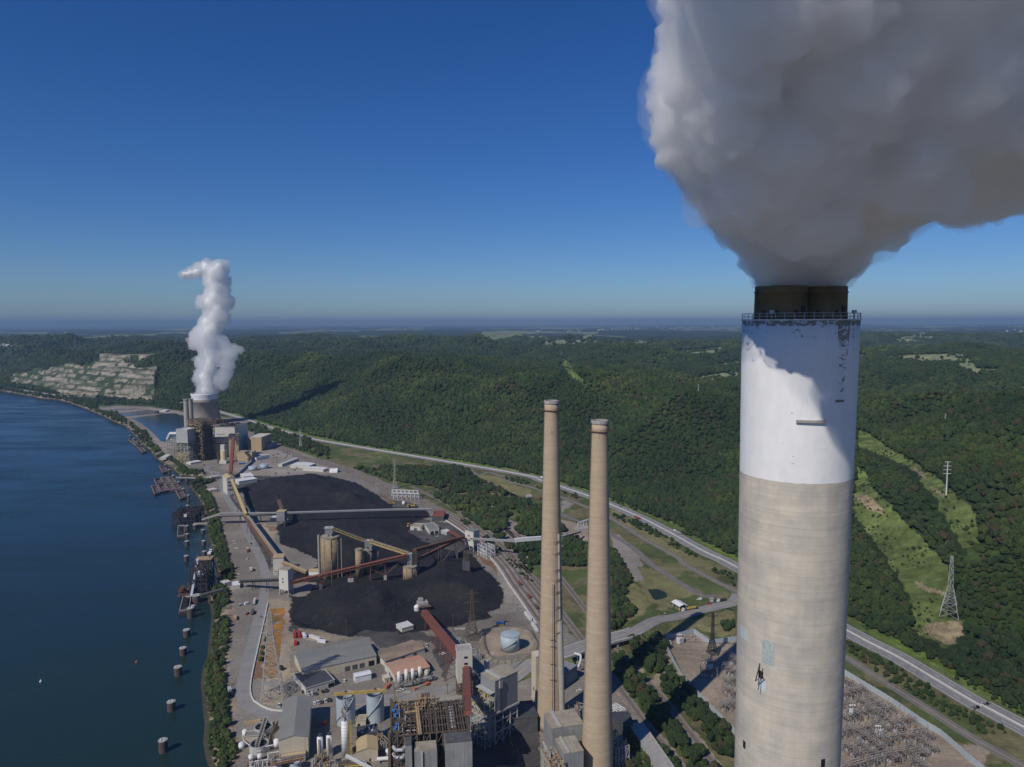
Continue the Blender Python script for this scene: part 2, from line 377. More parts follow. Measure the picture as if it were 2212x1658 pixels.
TAN = [VP(20,(800,250),(960,400),(1140,600),(1140,700),(1000,560),(780,300)), VP(20,(215,0),(300,0),(540,300),(480,260),(420,260)), VP(20,(610,420),(680,470),(820,650),(900,760),(1040,900),(1040,924),(900,924),(740,690)), VP(20,(60,130),(120,190),(350,470),(560,720),(680,880),(700,960),(560,900),(300,520),(60,240)), VP(11,(1020,960),(1060,1000),(1200,1380),(1300,1500),(1250,1500),(1180,1480),(1090,1200)), VP(11,(960,1420),(1170,1370),(1190,1440),(1050,1530),(980,1640),(900,1560)),
       VP(5,(600,60),(830,90),(830,200),(790,350),(850,400),(830,560),(830,780),(740,830),(430,830),(450,700),(560,330),(610,200)), VP(5,(560,860),(760,960),(800,980),(700,1060),(540,1050)),
       VP(6,(1350,700),(1560,690),(1900,700),(1980,850),(1900,960),(1600,1000),(1400,980)), VP(15,(1100,1480),(1330,1500),(1330,1658),(1250,1658)), VP(5,(900,340),(1050,370),(1240,420),(1400,430),(1240,470),(960,450)),
       VP(3,(590,560),(780,640),(780,860),(740,900),(600,700)), VP(10,(500,1240),(730,1300),(730,1430),(500,1380))]
RED = [VP(4,(540,280),(680,340),(700,370),(620,350)), VP(4,(1560,930),(1800,1060),(1850,1180),(1700,1050)), VP(5,(450,700),(600,450),(560,830),(440,820)), VP(5,(60,1250),(130,1100),(240,1160),(200,1400),(100,1600),(60,1400)), VP(3,(690,630),(900,640),(880,680),(720,690))]
COAL = VP(3,(440,200),(640,130),(800,95),(1050,72),(1240,75),(1400,90),(1680,160),(1900,290),(2100,440),(2211,440))+VP(4,(1060,460),(1100,540),(950,590),(850,700),(1050,820),(1300,900),(1560,960),(1700,1120),(1850,1250),(1910,1380),(1880,1530),(1760,1590)) \
     + VP(6,(1500,570),(1200,640),(900,690),(500,740),(100,700))+VP(5,(1400,420),(1240,410),(1050,350),(880,320),(800,280),(800,150),(830,60))+VP(3,(950,1400),(1130,1400),(1240,1250),(1000,1260),(950,1150),(1250,1090),(1260,1000),(1000,880),(840,830),(800,640),(940,560),(520,450),(450,370))
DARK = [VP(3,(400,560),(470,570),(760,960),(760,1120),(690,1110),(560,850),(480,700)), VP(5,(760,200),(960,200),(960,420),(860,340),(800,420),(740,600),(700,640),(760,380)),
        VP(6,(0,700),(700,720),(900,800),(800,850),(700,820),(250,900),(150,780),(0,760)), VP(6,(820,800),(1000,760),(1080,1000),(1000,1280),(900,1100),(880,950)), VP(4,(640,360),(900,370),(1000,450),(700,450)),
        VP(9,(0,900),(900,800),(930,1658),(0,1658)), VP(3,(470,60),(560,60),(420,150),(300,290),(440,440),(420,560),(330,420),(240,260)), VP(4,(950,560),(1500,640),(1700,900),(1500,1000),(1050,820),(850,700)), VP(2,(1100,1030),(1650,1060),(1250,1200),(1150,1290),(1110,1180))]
def zone_colors(X, Y, Z, qm):
    n = len(X); col = np.tile(np.array((.222,.198,.168)), (n, 1))
    sb = d_bank(X, Y); sh = d_hwy(X, Y); f = Y > 5
    jit = (fbm(X/9, Y/9, 3, 91)-.5); jit2 = (fbm(X/9+50, Y/9, 3, 92)-.5)
    px, py = proj(X+jit*9*f, Y+jit2*9*f, Z)
    big = fbm(X/40, Y/40, 4, 15)[:,None]; fine = fbm(X/6, Y/6, 3, 16)[:,None]
    col = col*(.78+.5*big)
    def put(polys, c, var=.4):
        for p in polys:
            m = inpoly(px, py, p) & f; col[m] = (np.array(c)*(1-var/2+var*big)*(1-var/3+var*.66*fine))[m]
    put([GREEN], (.088,.112,.038), .8); dm = inpoly(px, py, GREEN) & f & (fbm(X/26, Y/26, 4, 66) > .53); col[dm] = ((.155,.14,.07)*(.6+.8*fine))[dm]
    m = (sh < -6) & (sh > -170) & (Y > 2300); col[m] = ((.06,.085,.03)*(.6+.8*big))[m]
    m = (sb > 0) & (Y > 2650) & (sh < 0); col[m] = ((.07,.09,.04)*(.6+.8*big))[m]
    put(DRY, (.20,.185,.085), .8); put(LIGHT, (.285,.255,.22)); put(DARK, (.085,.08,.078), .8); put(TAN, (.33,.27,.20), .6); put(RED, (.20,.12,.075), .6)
    put([COAL], (.022,.022,.025), .6); put([SUBST], (.30,.245,.185), .5)
    m = (sb < 14+10*fine[:,0]); col[m] = ((np.where(fine > .5, (.27,.215,.16), (.12,.11,.08)))*(.6+.8*big))[m]
    m = sb < 1; col[m] = (.06,.055,.04)
    # hill side: woodland floor, fields, clearings, quarry
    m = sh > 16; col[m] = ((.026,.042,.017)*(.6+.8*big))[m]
    m = (sh > 3) & (sh < 24+14*fine[:,0]) & (Y < 2400); col[m] = ((.115,.17,.035)*(.6+.8*fine))[m]
    hill = sh > 5
    fieldm = np.zeros(n, bool)
    for p in FIELDS: fieldm |= inpoly(px, py, p)
    far = (fbm(X/1500, Y/2600, 4, 201) > .60) & (Y > 6500)
    for p in CLEAR:
        m = inpoly(px, py, p) & hill & f; col[m] = ((.115,.15,.045)*(.4+1.2*big)*(.55+.9*fine))[m]
    for p in DIRT:
        m = inpoly(px, py, p) & hill & f; col[m] = ((.27,.22,.13)*(.5+1.0*fine))[m]
    m = inpoly(px, py, VP(21,(650,560),(780,600),(896,700),(900,960),(640,960),(600,800),(590,700),(640,640))) & hill & f; col[m] = ((.05,.08,.022)*(.4+1.2*big)*(.6+.8*fine))[m]
    m = fieldm & hill & f; col[m] = ((.20,.225,.13)*(.7+.6*big))[m]
    m = far & hill; col[m] = ((.16,.19,.10)*(.7+.6*big))[m]
    q = ((Z/17.0) % 1.0); ly = fbm(Z/5.0+X/420, X/75, 4, 61)[:,None]
    face = np.where((((q > .12) & (q < .93))[:,None] & (ly > .40)) | (ly > .60), np.array((.27,.24,.195))*(.25+1.4*ly), np.array((.10,.115,.07))*(.5+big))
    face = np.where((fbm(X/45, Y/60, 4, 8) > .55)[:,None], np.array((.045,.065,.03)), face)
    col[qm] = face[qm]
    return np.clip(col, .005, .8), sb, sh, px, py, fieldm | far
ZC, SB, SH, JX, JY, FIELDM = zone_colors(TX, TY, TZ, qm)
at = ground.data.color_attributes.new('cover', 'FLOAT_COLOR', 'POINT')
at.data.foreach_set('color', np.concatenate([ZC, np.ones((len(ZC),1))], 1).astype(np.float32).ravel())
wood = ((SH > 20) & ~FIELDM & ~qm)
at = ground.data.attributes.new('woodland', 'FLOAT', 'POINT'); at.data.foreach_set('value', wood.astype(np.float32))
gm = bpy.data.materials.new('land'); gm.use_nodes = True; N = gm.node_tree.nodes; L = gm.node_tree.links; b = N['Principled BSDF']
b.inputs['Roughness'].default_value = .95; b.inputs['Specular IOR Level'].default_value = .15
a = N.new('ShaderNodeAttribute'); a.attribute_name = 'cover'; aw = N.new('ShaderNodeAttribute'); aw.attribute_name = 'woodland'
tc = N.new('ShaderNodeTexCoord')
n1 = N.new('ShaderNodeTexNoise'); n1.inputs['Scale'].default_value = .35; n1.inputs['Detail'].default_value = 6; n1.inputs['Roughness'].default_value = .75
n2 = N.new('ShaderNodeTexVoronoi'); n2.inputs['Scale'].default_value = .075; n2.inputs['Randomness'].default_value = 1
n3 = N.new('ShaderNodeTexNoise'); n3.inputs['Scale'].default_value = .012; n3.inputs['Detail'].default_value = 8; n3.inputs['Roughness'].default_value = .7
for q in (n1, n2, n3): L.new(tc.outputs['Object'], q.inputs['Vector'])
def rng_(src, lo, hi, tlo, thi):
    m = N.new('ShaderNodeMapRange'); m.inputs[1].default_value = lo; m.inputs[2].default_value = hi; m.inputs[3].default_value = tlo; m.inputs[4].default_value = thi
    L.new(src, m.inputs[0]); return m.outputs[0]
v1 = rng_(n1.outputs['Fac'], .3, .7, .72, 1.28); v3 = rng_(n3.outputs['Fac'], .3, .7, .75, 1.3)
mu = N.new('ShaderNodeMath'); mu.operation = 'MULTIPLY'; L.new(v1, mu.inputs[0]); L.new(v3, mu.inputs[1])
cm = N.new('ShaderNodeVectorMath'); cm.operation = 'SCALE'; L.new(a.outputs['Color'], cm.inputs[0]); L.new(mu.outputs[0], cm.inputs['Scale'])
L.new(cm.outputs[0], b.inputs['Base Color'])
hv = N.new('ShaderNodeMath'); hv.operation = 'MULTIPLY'; L.new(n2.outputs['Distance'], hv.inputs[0]); L.new(aw.outputs['Fac'], hv.inputs[1])
h2 = N.new('ShaderNodeMath'); h2.operation = 'MULTIPLY_ADD'; L.new(n1.outputs['Fac'], h2.inputs[0]); h2.inputs[1].default_value = .25; 
hn = N.new('ShaderNodeMath'); hn.operation = 'MULTIPLY'; L.new(hv.outputs[0], hn.inputs[0]); hn.inputs[1].default_value = -1.1; L.new(hn.outputs[0], h2.inputs[2])
bp = N.new('ShaderNodeBump'); bp.inputs['Strength'].default_value = .9; bp.inputs['Distance'].default_value = 3.5
L.new(h2.outputs[0], bp.inputs['Height']); L.new(bp.outputs[0], b.inputs['Normal'])
ground.data.materials.append(gm)

# ------------------------------------------------------------------ river
wm = bpy.data.materials.new('river_water'); wm.use_nodes = True; N = wm.node_tree.nodes; L = wm.node_tree.links; b = N['Principled BSDF']
tc = N.new('ShaderNodeTexCoord')
def nz_(scale, det, vec, rough=.6):
    q = N.new('ShaderNodeTexNoise'); q.inputs['Scale'].default_value = scale; q.inputs['Detail'].default_value = det; q.inputs['Roughness'].default_value = rough; L.new(vec, q.inputs['Vector']); return q.outputs['Fac']
mp = N.new('ShaderNodeMapping'); mp.inputs['Scale'].default_value = (1, 3, 1); mp.inputs['Rotation'].default_value = (0, 0, .5); L.new(tc.outputs['Object'], mp.inputs[0])
wn1 = nz_(.16, 6, mp.outputs[0], .7); wn2 = nz_(.006, 5, mp.outputs[0])
rp = N.new('ShaderNodeValToRGB'); rp.color_ramp.elements[0].position = .35; rp.color_ramp.elements[0].color = (.008,.024,.036,1); rp.color_ramp.elements[1].position = .7; rp.color_ramp.elements[1].color = (.011,.032,.056,1)
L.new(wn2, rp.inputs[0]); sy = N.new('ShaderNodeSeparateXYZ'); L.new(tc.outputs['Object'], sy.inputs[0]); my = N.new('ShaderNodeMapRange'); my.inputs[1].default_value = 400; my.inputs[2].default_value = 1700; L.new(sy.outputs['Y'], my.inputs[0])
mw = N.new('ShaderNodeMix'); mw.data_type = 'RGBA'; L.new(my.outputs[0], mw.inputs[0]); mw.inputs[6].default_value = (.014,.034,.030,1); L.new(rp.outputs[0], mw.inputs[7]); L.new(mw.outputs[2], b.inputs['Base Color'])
mr_ = N.new('ShaderNodeMapRange'); mr_.inputs[1].default_value = .35; mr_.inputs[2].default_value = .65; mr_.inputs[3].default_value = .12; mr_.inputs[4].default_value = .34; L.new(nz_(.0035, 4, mp.outputs[0], .6), mr_.inputs[0]); L.new(mr_.outputs[0], b.inputs['Roughness']); b.inputs['IOR'].default_value = 1.33
bp = N.new('ShaderNodeBump'); bp.inputs['Strength'].default_value = .16; bp.inputs['Distance'].default_value = .6; L.new(wn1, bp.inputs['Height']); L.new(bp.outputs[0], b.inputs['Normal'])
MATS['river_water'] = wm
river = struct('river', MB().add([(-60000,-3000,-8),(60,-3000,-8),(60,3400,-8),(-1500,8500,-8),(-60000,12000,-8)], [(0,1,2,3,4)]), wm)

# ------------------------------------------------------------------ woodland
def leaf_mat(name, c1, c2, c3):
    m = bpy.data.materials.new(name); m.use_nodes = True; N = m.node_tree.nodes; L = m.node_tree.links; b = N['Principled BSDF']
    b.inputs['Roughness'].default_value = .75; b.inputs['Specular IOR Level'].default_value = .2
    oi = N.new('ShaderNodeObjectInfo'); tc = N.new('ShaderNodeTexCoord')
    n1 = N.new('ShaderNodeTexNoise'); n1.inputs['Scale'].default_value = .006; n1.inputs['Detail'].default_value = 3; L.new(oi.outputs['Location'], n1.inputs['Vector'])
    n2 = N.new('ShaderNodeTexNoise'); n2.inputs['Scale'].default_value = 6; n2.inputs['Detail'].default_value = 3; L.new(tc.outputs['Object'], n2.inputs['Vector'])
    ad = N.new('ShaderNodeMath'); ad.operation = 'MULTIPLY_ADD'; L.new(oi.outputs['Random'], ad.inputs[0]); ad.inputs[1].default_value = .42; 
    sc = N.new('ShaderNodeMath'); sc.operation = 'MULTIPLY_ADD'; L.new(n1.outputs['Fac'], sc.inputs[0]); sc.inputs[1].default_value = 1.3; sc.inputs[2].default_value = -.38
    L.new(sc.outputs[0], ad.inputs[2])
    r = N.new('ShaderNodeValToRGB'); e = r.color_ramp.elements; e[0].position = .15; e[0].color = (*c1,1); e[1].position = .95; e[1].color = (*c3,1)
    q = r.color_ramp.elements.new(.6); q.color = (*c2,1)
    L.new(ad.outputs[0], r.inputs[0])
    gt = N.new('ShaderNodeMath'); gt.operation = 'COMPARE'; L.new(oi.outputs['Random'], gt.inputs[0]); gt.inputs[1].default_value = .32; gt.inputs[2].default_value = .035; mb_ = N.new('ShaderNodeMix'); mb_.data_type = 'RGBA'; L.new(gt.outputs[0], mb_.inputs[0]); L.new(r.outputs[0], mb_.inputs[6]); mb_.inputs[7].default_value = (.052,.047,.022,1)
    v = N.new('ShaderNodeMapRange'); v.inputs[1].default_value = .3; v.inputs[2].default_value = .7; v.inputs[3].default_value = .5; v.inputs[4].default_value = 1.5; L.new(n2.outputs['Fac'], v.inputs[0])
    s = N.new('ShaderNodeVectorMath'); s.operation = 'SCALE'; L.new(mb_.outputs[2], s.inputs[0]); L.new(v.outputs[0], s.inputs['Scale']); L.new(s.outputs[0], b.inputs['Base Color'])
    MATS[name] = m; return m
leaf_mat('leaves', (.018,.034,.012), (.037,.060,.017), (.085,.108,.026))
leaf_mat('brush', (.03,.05,.016), (.055,.09,.022), (.10,.15,.035))
mat('bark', (.12,.10,.08), .3, 2)
def crown_mesh(seed, squash=.85, rough=.33):
    """crown about 1 m in radius, centre at (0,0,.2): leaf clumps of unequal size over an uneven body, with gaps between them"""
    bm = bmesh.new(); bmesh.ops.create_icosphere(bm, subdivisions=4, radius=1.0)
    P = np.array([v.co[:] for v in bm.verts]); r = random.Random(seed)
    lobes = np.array([[r.gauss(0,1) for _ in range(3)] for _ in range(15)]); lobes /= np.linalg.norm(lobes, axis=1)[:,None]
    d = P@lobes.T; big = np.max(d - np.array([r.uniform(.0,.22) for _ in range(15)]), axis=1)
    n1 = fbm3(P*2.6+seed*7, 3, seed); n2 = fbm3(P*9+seed*3, 2, seed+9)
    rad = .52+.42*np.clip((big-.5)*2, -.6, 1)+rough*(n1-.5)*1.3+.26*(n2-.5)
    P = P*rad[:,None]; P[:,2] *= squash; P[:,2] = np.where(P[:,2] < -.35, -.35+(P[:,2]+.35)*.3, P[:,2])
    for v, p in zip(bm.verts, P): v.co = (p[0], p[1], p[2]+.2)
    me = bpy.data.meshes.new('crown'); bm.to_mesh(me); bm.free(); me.materials.append(MATS['leaves']); return me
CROWNS = [crown_mesh(s, sq) for s, sq in ((1,.85),(2,.95),(3,.75),(4,1.05))]
bm = bmesh.new()
tb = MB(); tb.rev((0,0,-1.4), [(.07,0),(.05,.5),(.035,1.2)], 6); tb.tube([(0,0,-.6),(.3,.1,.1)], .02, 4); tb.tube([(0,0,-.5),(-.25,-.2,.15)], .02, 4); tb.tube([(0,0,-.4),(.05,.3,.2)], .02, 4)
TRUNK = bpy.data.meshes.new('trunk'); TRUNK.from_pydata(tb.v, [], tb.f); TRUNK.materials.append(MATS['bark'])

# tree places: jittered cells, finer near the camera
WOODS = [VP(2,(1320,480),(1700,585),(1900,640),(2211,735),(2211,880),(1900,775),(1640,690),(1480,610)),
         VP(4,(230,0),(1380,0),(1530,60),(1565,110),(1750,190),(1850,250),(2050,330),(2211,410),(2211,790),(1990,760),(1800,640),(1500,390),(1320,300),(1100,205),(900,190),(700,150)),
         VP(4,(1080,290),(1300,320),(1460,400),(1820,650),(1900,760),(2030,780),(1840,800),(1700,690),(1450,520),(1290,420)),
         VP(4,(1900,830),(2100,850),(2211,970),(2211,1170),(2050,1000)),
         VP(10,(0,990),(90,1040),(200,1110),(330,1140),(330,1390),(0,1400)), VP(10,(0,1500),(60,1440),(330,1440),(330,1655),(260,1640),(100,1450)),
         VP(10,(490,1430),(560,1400),(660,1440),(735,1470),(735,1655),(490,1655)), VP(11,(390,0),(550,0),(620,150),(655,240),(590,360),(540,450),(690,590),(690,650),(600,740),(540,800),(400,880)),
         VP(10,(920,1520),(1040,1655),(920,1655)), VP(10,(490,1320),(520,1300),(510,1390),(490,1380)),
         VP(11,(980,925),(1030,960),(1090,1150),(1150,1340),(1020,1430),(900,1450),(850,1400),(700,1200),(590,1040),(660,1000),(850,1030),(960,950)),
         VP(20,(60,-20),(180,0),(290,140),(420,280),(540,440),(640,620),(760,740),(960,924),(1000,1000),(760,1000),(640,830),(440,590),(330,450),(90,130)), VP(20,(480,150),(560,70),(640,90),(740,210),(950,440),(1130,650),(1130,1000),(1060,900),(900,690),(740,480),(650,390),(560,280),(490,240)),
         VP(9,(1910,170),(2155,370),(2155,740),(2010,560),(1915,450)), VP(11,(1850,800),(1990,740),(1990,900),(1880,920)),
         [(1300,1560),(1360,1590),(1470,1658),(1480,1760),(1400,1760)],
         VP(1,(610,690),(720,680),(830,750),(860,800),(720,815),(620,750)), VP(1,(1340,735),(1480,700),(1610,740),(1610,820),(1440,790),(1330,770)), VP(1,(840,715),(1060,700),(1340,720),(1300,760),(1060,760),(860,735)),
         VP(1,(850,830),(1000,840),(1100,900),(1160,960),(1270,1010),(1320,1090),(1300,1160),(1250,1110),(1130,960),(1000,905)),
         VP(2,(740,1080),(880,1050),(900,1130),(800,1140)), VP(2,(1310,500),(1480,590),(1650,680),(1480,620),(1330,560))]
SPARSE = [VP(15,(185,640),(400,740),(700,925),(1000,1090),(1400,1330),(1658,1480),(1658,1620),(1300,1420),(900,1190),(500,960),(190,720)),
          VP(10,(485,960),(740,1070),(735,1110),(490,1000)), VP(10,(920,1160),(1350,1350),(1480,1440),(1900,1640),(1700,1640),(1300,1400),(930,1215)), VP(10,(0,850),(330,940),(330,985),(0,890)),
          VP(2,(1310,500),(1600,600),(2211,770),(2211,735),(1800,620)), VP(5,(530,560),(590,400),(560,830),(515,830)), VP(5,(690,660),(750,700),(760,770),(720,800)),
          VP(4,(1290,480),(1640,760),(2211,1300),(2211,1180),(1700,750),(1400,520)), VP(11,(1540,0),(1700,0),(1990,140),(2000,310),(1750,180))]
def cells(y0, y1, s):
    xs = np.arange(-.86*y1, .86*y1, s); ys = np.arange(y0, y1, s)
    X, Y = np.meshgrid(xs, ys); X = X.ravel(); Y = Y.ravel(); m = np.abs(X) < .84*Y+30; X, Y = X[m], Y[m]
    return X+rng.uniform(-.48,.48,len(X))*s, Y+rng.uniform(-.48,.48,len(X))*s, s
TR = []
for (y0, y1, s) in ((331,1700,3.3),(330,900,5.4),(900,1800,6.2),(1800,3200,7.8),(3200,4600,11),(4600,7000,19)):
    X, Y, s = cells(y0, y1, s); Z = terrain_h(X, Y); sb = d_bank(X, Y); sh = d_hwy(X, Y); px, py = proj(X, Y, Z)
    thin = fbm(X/30, Y/30, 3, 44); rad = s*rng.uniform(.45, 1.1, len(X))*(.75+.5*fbm(X/80, Y/80, 2, 71)); keep = np.zeros(len(X), bool); size = np.ones(len(X))
    keep |= (sh > 24+14*(Y > 2600))
    for p in QUARRY, : keep &= ~(inpoly(px, py, p) & (X < -900) & (thin < .74))
    for p in FIELDS: keep &= ~(inpoly(px, py, p) & (rng.uniform(size=len(X)) > .05))
    far = (fbm(X/1500, Y/2600, 4, 201) > .60) & (Y > 6500); keep &= ~far
    cl = np.zeros(len(X), bool)
    px2, py2 = proj(X, Y, Z+rad*2.0); px3, py3 = proj(X, Y, Z+rad*3.6)
    for p in CLEAR: cl |= inpoly(px, py, p) | inpoly(px2, py2, p) | inpoly(px3, py3, p)
    clr = cl & (sh > 5); keep &= ~(clr & (thin < .52)) & ~(clr & (rng.uniform(size=len(X)) < .35)); size = np.where(cl, rng.uniform(.16, .42, len(X)), size)
    scrub = inpoly(px, py, VP(21,(650,560),(780,600),(896,700),(900,960),(640,960),(600,800),(590,700),(640,640))) & (sh > 24); keep &= ~(scrub & (thin < .30)); size = np.where(scrub, rng.uniform(.3, .85, len(X)), size)
    edge = (sh > 15.5) & (sh <= 24); keep |= edge & (thin > .60) & (Y < 2500); size = np.where(edge, .45, size)
    w = np.zeros(len(X), bool)
    for p in WOODS: w |= inpoly(px, py, p)
    w &= (sh < -8) & (sb > 2); keep |= w & ((thin > .36) | (Y < 900)); size = np.where(w, .85, size)
    w = np.zeros(len(X), bool)
    for p in SPARSE: w |= inpoly(px, py, p)
    w &= (sh < -16) & (sb > 2); keep |= w & (thin > .47); size = np.where(w, .48, size)
    bk = (sb > 1.2) & (sb < 15) & (thin > .41-.12*(Y < 800)) & (Y < 2700); bk &= Y > 1700; keep |= bk; size = np.where(bk, .62, size)
    m = (sb > 3) & (sh < -30) & (Y > 2650) & (thin > .42) & ~inpoly(px, py, VP(1,(800,800),(1000,750),(1300,760),(1640,830),(1640,1100),(1200,1180),(1000,1000))); keep |= m
    if y0 == 331: keep = (sb > 1.2) & (sb < 15) & (thin > .33) & (sh < -30) & ~((pv_dock := (py > 985) & (py < 1010)) & (sb < 9)); size = rng.uniform(.6, 1.25, len(X))
    keep &= sb > 1
    on = keep & (px > -60) & (px < 2280) & (py < 1800)
    TR.append(np.stack([X, Y, Z, rad*size*.98], 1)[on])
TR = np.concatenate(TR); 
dist = np.hypot(TR[:,0], TR[:,1]); pu, pv = proj(TR[:,0], TR[:,1], TR[:,2]+TR[:,3])
infr = (pu > 8) & (pu < 2204) & (pv < 1650)
hid = ((pu > 1600) & (pu < 1840)) | ((pu > 1165) & (pu < 1215)) | ((pu > 1265) & (pu < 1322))
score = np.where(infr & ~hid, TR[:,3]/dist, 0); order = np.argsort(-score)
pick = order[:285]; rest = np.setdiff1d(np.arange(len(TR)), pick)
sbp = d_bank(TR[pick,0], TR[pick,1]); shp = d_hwy(TR[pick,0], TR[pick,1])
trees = []
for k, i in enumerate(pick):
    x, y, z, rr_ = TR[i]; sb_, sh_ = sbp[k], shp[k]
    if sb_ < 16: lab, grp = 'leafy green bush-like tree growing on the steep river bank', 'trees on the river bank'
    elif sh_ > 0: lab, grp = 'broadleaf tree in the dense wood on the hillside above the highway', 'trees on the hillside above the highway'
    elif inpoly(np.array([pu[i]]), np.array([pv[i]]), SPARSE[0])[0]: lab, grp = 'low green tree on the grassy strip between the highway and the side road', 'trees between highway and side road'
    else: lab, grp = 'bushy green tree in the thickets beside the railway tracks', 'trees along the railway tracks'
    t = thing('tree', lab, 'tree', (x, y, z), rng.uniform(0, 6.28), grp); t.scale = (rr_*1.08, rr_*1.08, rr_*rng.uniform(.9, 1.25))
    c = bpy.data.objects.new('crown', CROWNS[k % 4]); C.objects.link(c); c.parent = t; c.location = (0,0,.75)
    c2 = bpy.data.objects.new('trunk', TRUNK); C.objects.link(c2); c2.parent = t; c2.location = (0,0,1.0); trees.append(c)
me = bpy.data.meshes.new('forest'); P = TR[rest]; me.vertices.add(len(P))
P3 = P[:,:3].copy(); P3[:,2] += P[:,3]*.62; me.vertices.foreach_set('co', P3.ravel())
for nm, arr in (('size', P[:,3]*1.08), ('turn', rng.uniform(0, 6.28, len(P))), ('sort', rng.integers(0, 4, len(P)).astype(float)), ('tall', rng.uniform(.85, 1.3, len(P)))):
    q = me.attributes.new(nm, 'FLOAT', 'POINT'); q.data.foreach_set('value', arr.astype(np.float32))
forest = tag(bpy.data.objects.new('forest', me), 'dense green broadleaf woodland covering the hills and valley floor', 'woodland', kind='stuff'); C.objects.link(forest)
ng = bpy.data.node_groups.new('woodland_crowns', 'GeometryNodeTree')
ng.interface.new_socket('Geometry', in_out='INPUT', socket_type='NodeSocketGeometry'); ng.interface.new_socket('Geometry', in_out='OUTPUT', socket_type='NodeSocketGeometry')
gi = ng.nodes.new('NodeGroupInput'); go = ng.nodes.new('NodeGroupOutput'); jn = ng.nodes.new('GeometryNodeJoinGeometry')
def natt(nm):
    q = ng.nodes.new('GeometryNodeInputNamedAttribute'); q.data_type = 'FLOAT'; q.inputs[0].default_value = nm; return q.outputs['Attribute']
rot = ng.nodes.new('ShaderNodeCombineXYZ'); ng.links.new(natt('turn'), rot.inputs[2])
sc1 = ng.nodes.new('ShaderNodeCombineXYZ'); sz = natt('size'); ml = ng.nodes.new('ShaderNodeMath'); ml.operation = 'MULTIPLY'
ng.links.new(sz, ml.inputs[0]); ng.links.new(natt('tall'), ml.inputs[1]); ng.links.new(sz, sc1.inputs[0]); ng.links.new(sz, sc1.inputs[1]); ng.links.new(ml.outputs[0], sc1.inputs[2])
for k in range(4):
    cmp_ = ng.nodes.new('FunctionNodeCompare'); cmp_.data_type = 'FLOAT'; cmp_.operation = 'EQUAL'; ng.links.new(natt('sort'), cmp_.inputs[0]); cmp_.inputs[1].default_value = k; cmp_.inputs['Epsilon'].default_value = .1
    oi = ng.nodes.new('GeometryNodeObjectInfo'); oi.inputs[0].default_value = next(t for t in trees if t.data == CROWNS[k]); oi.transform_space = 'ORIGINAL'; oi.inputs['As Instance'].default_value = True
    io = ng.nodes.new('GeometryNodeInstanceOnPoints'); ng.links.new(gi.outputs[0], io.inputs['Points']); ng.links.new(cmp_.outputs[0], io.inputs['Selection']); ng.links.new(oi.outputs['Geometry'], io.inputs['Instance'])
    ng.links.new(rot.outputs[0], io.inputs['Rotation']); ng.links.new(sc1.outputs[0], io.inputs['Scale']); ng.links.new(io.outputs[0], jn.inputs[0])
ng.links.new(jn.outputs[0], go.inputs[0]); md = forest.modifiers.new('crowns', 'NODES'); md.node_group = ng
print('trees', len(TR))
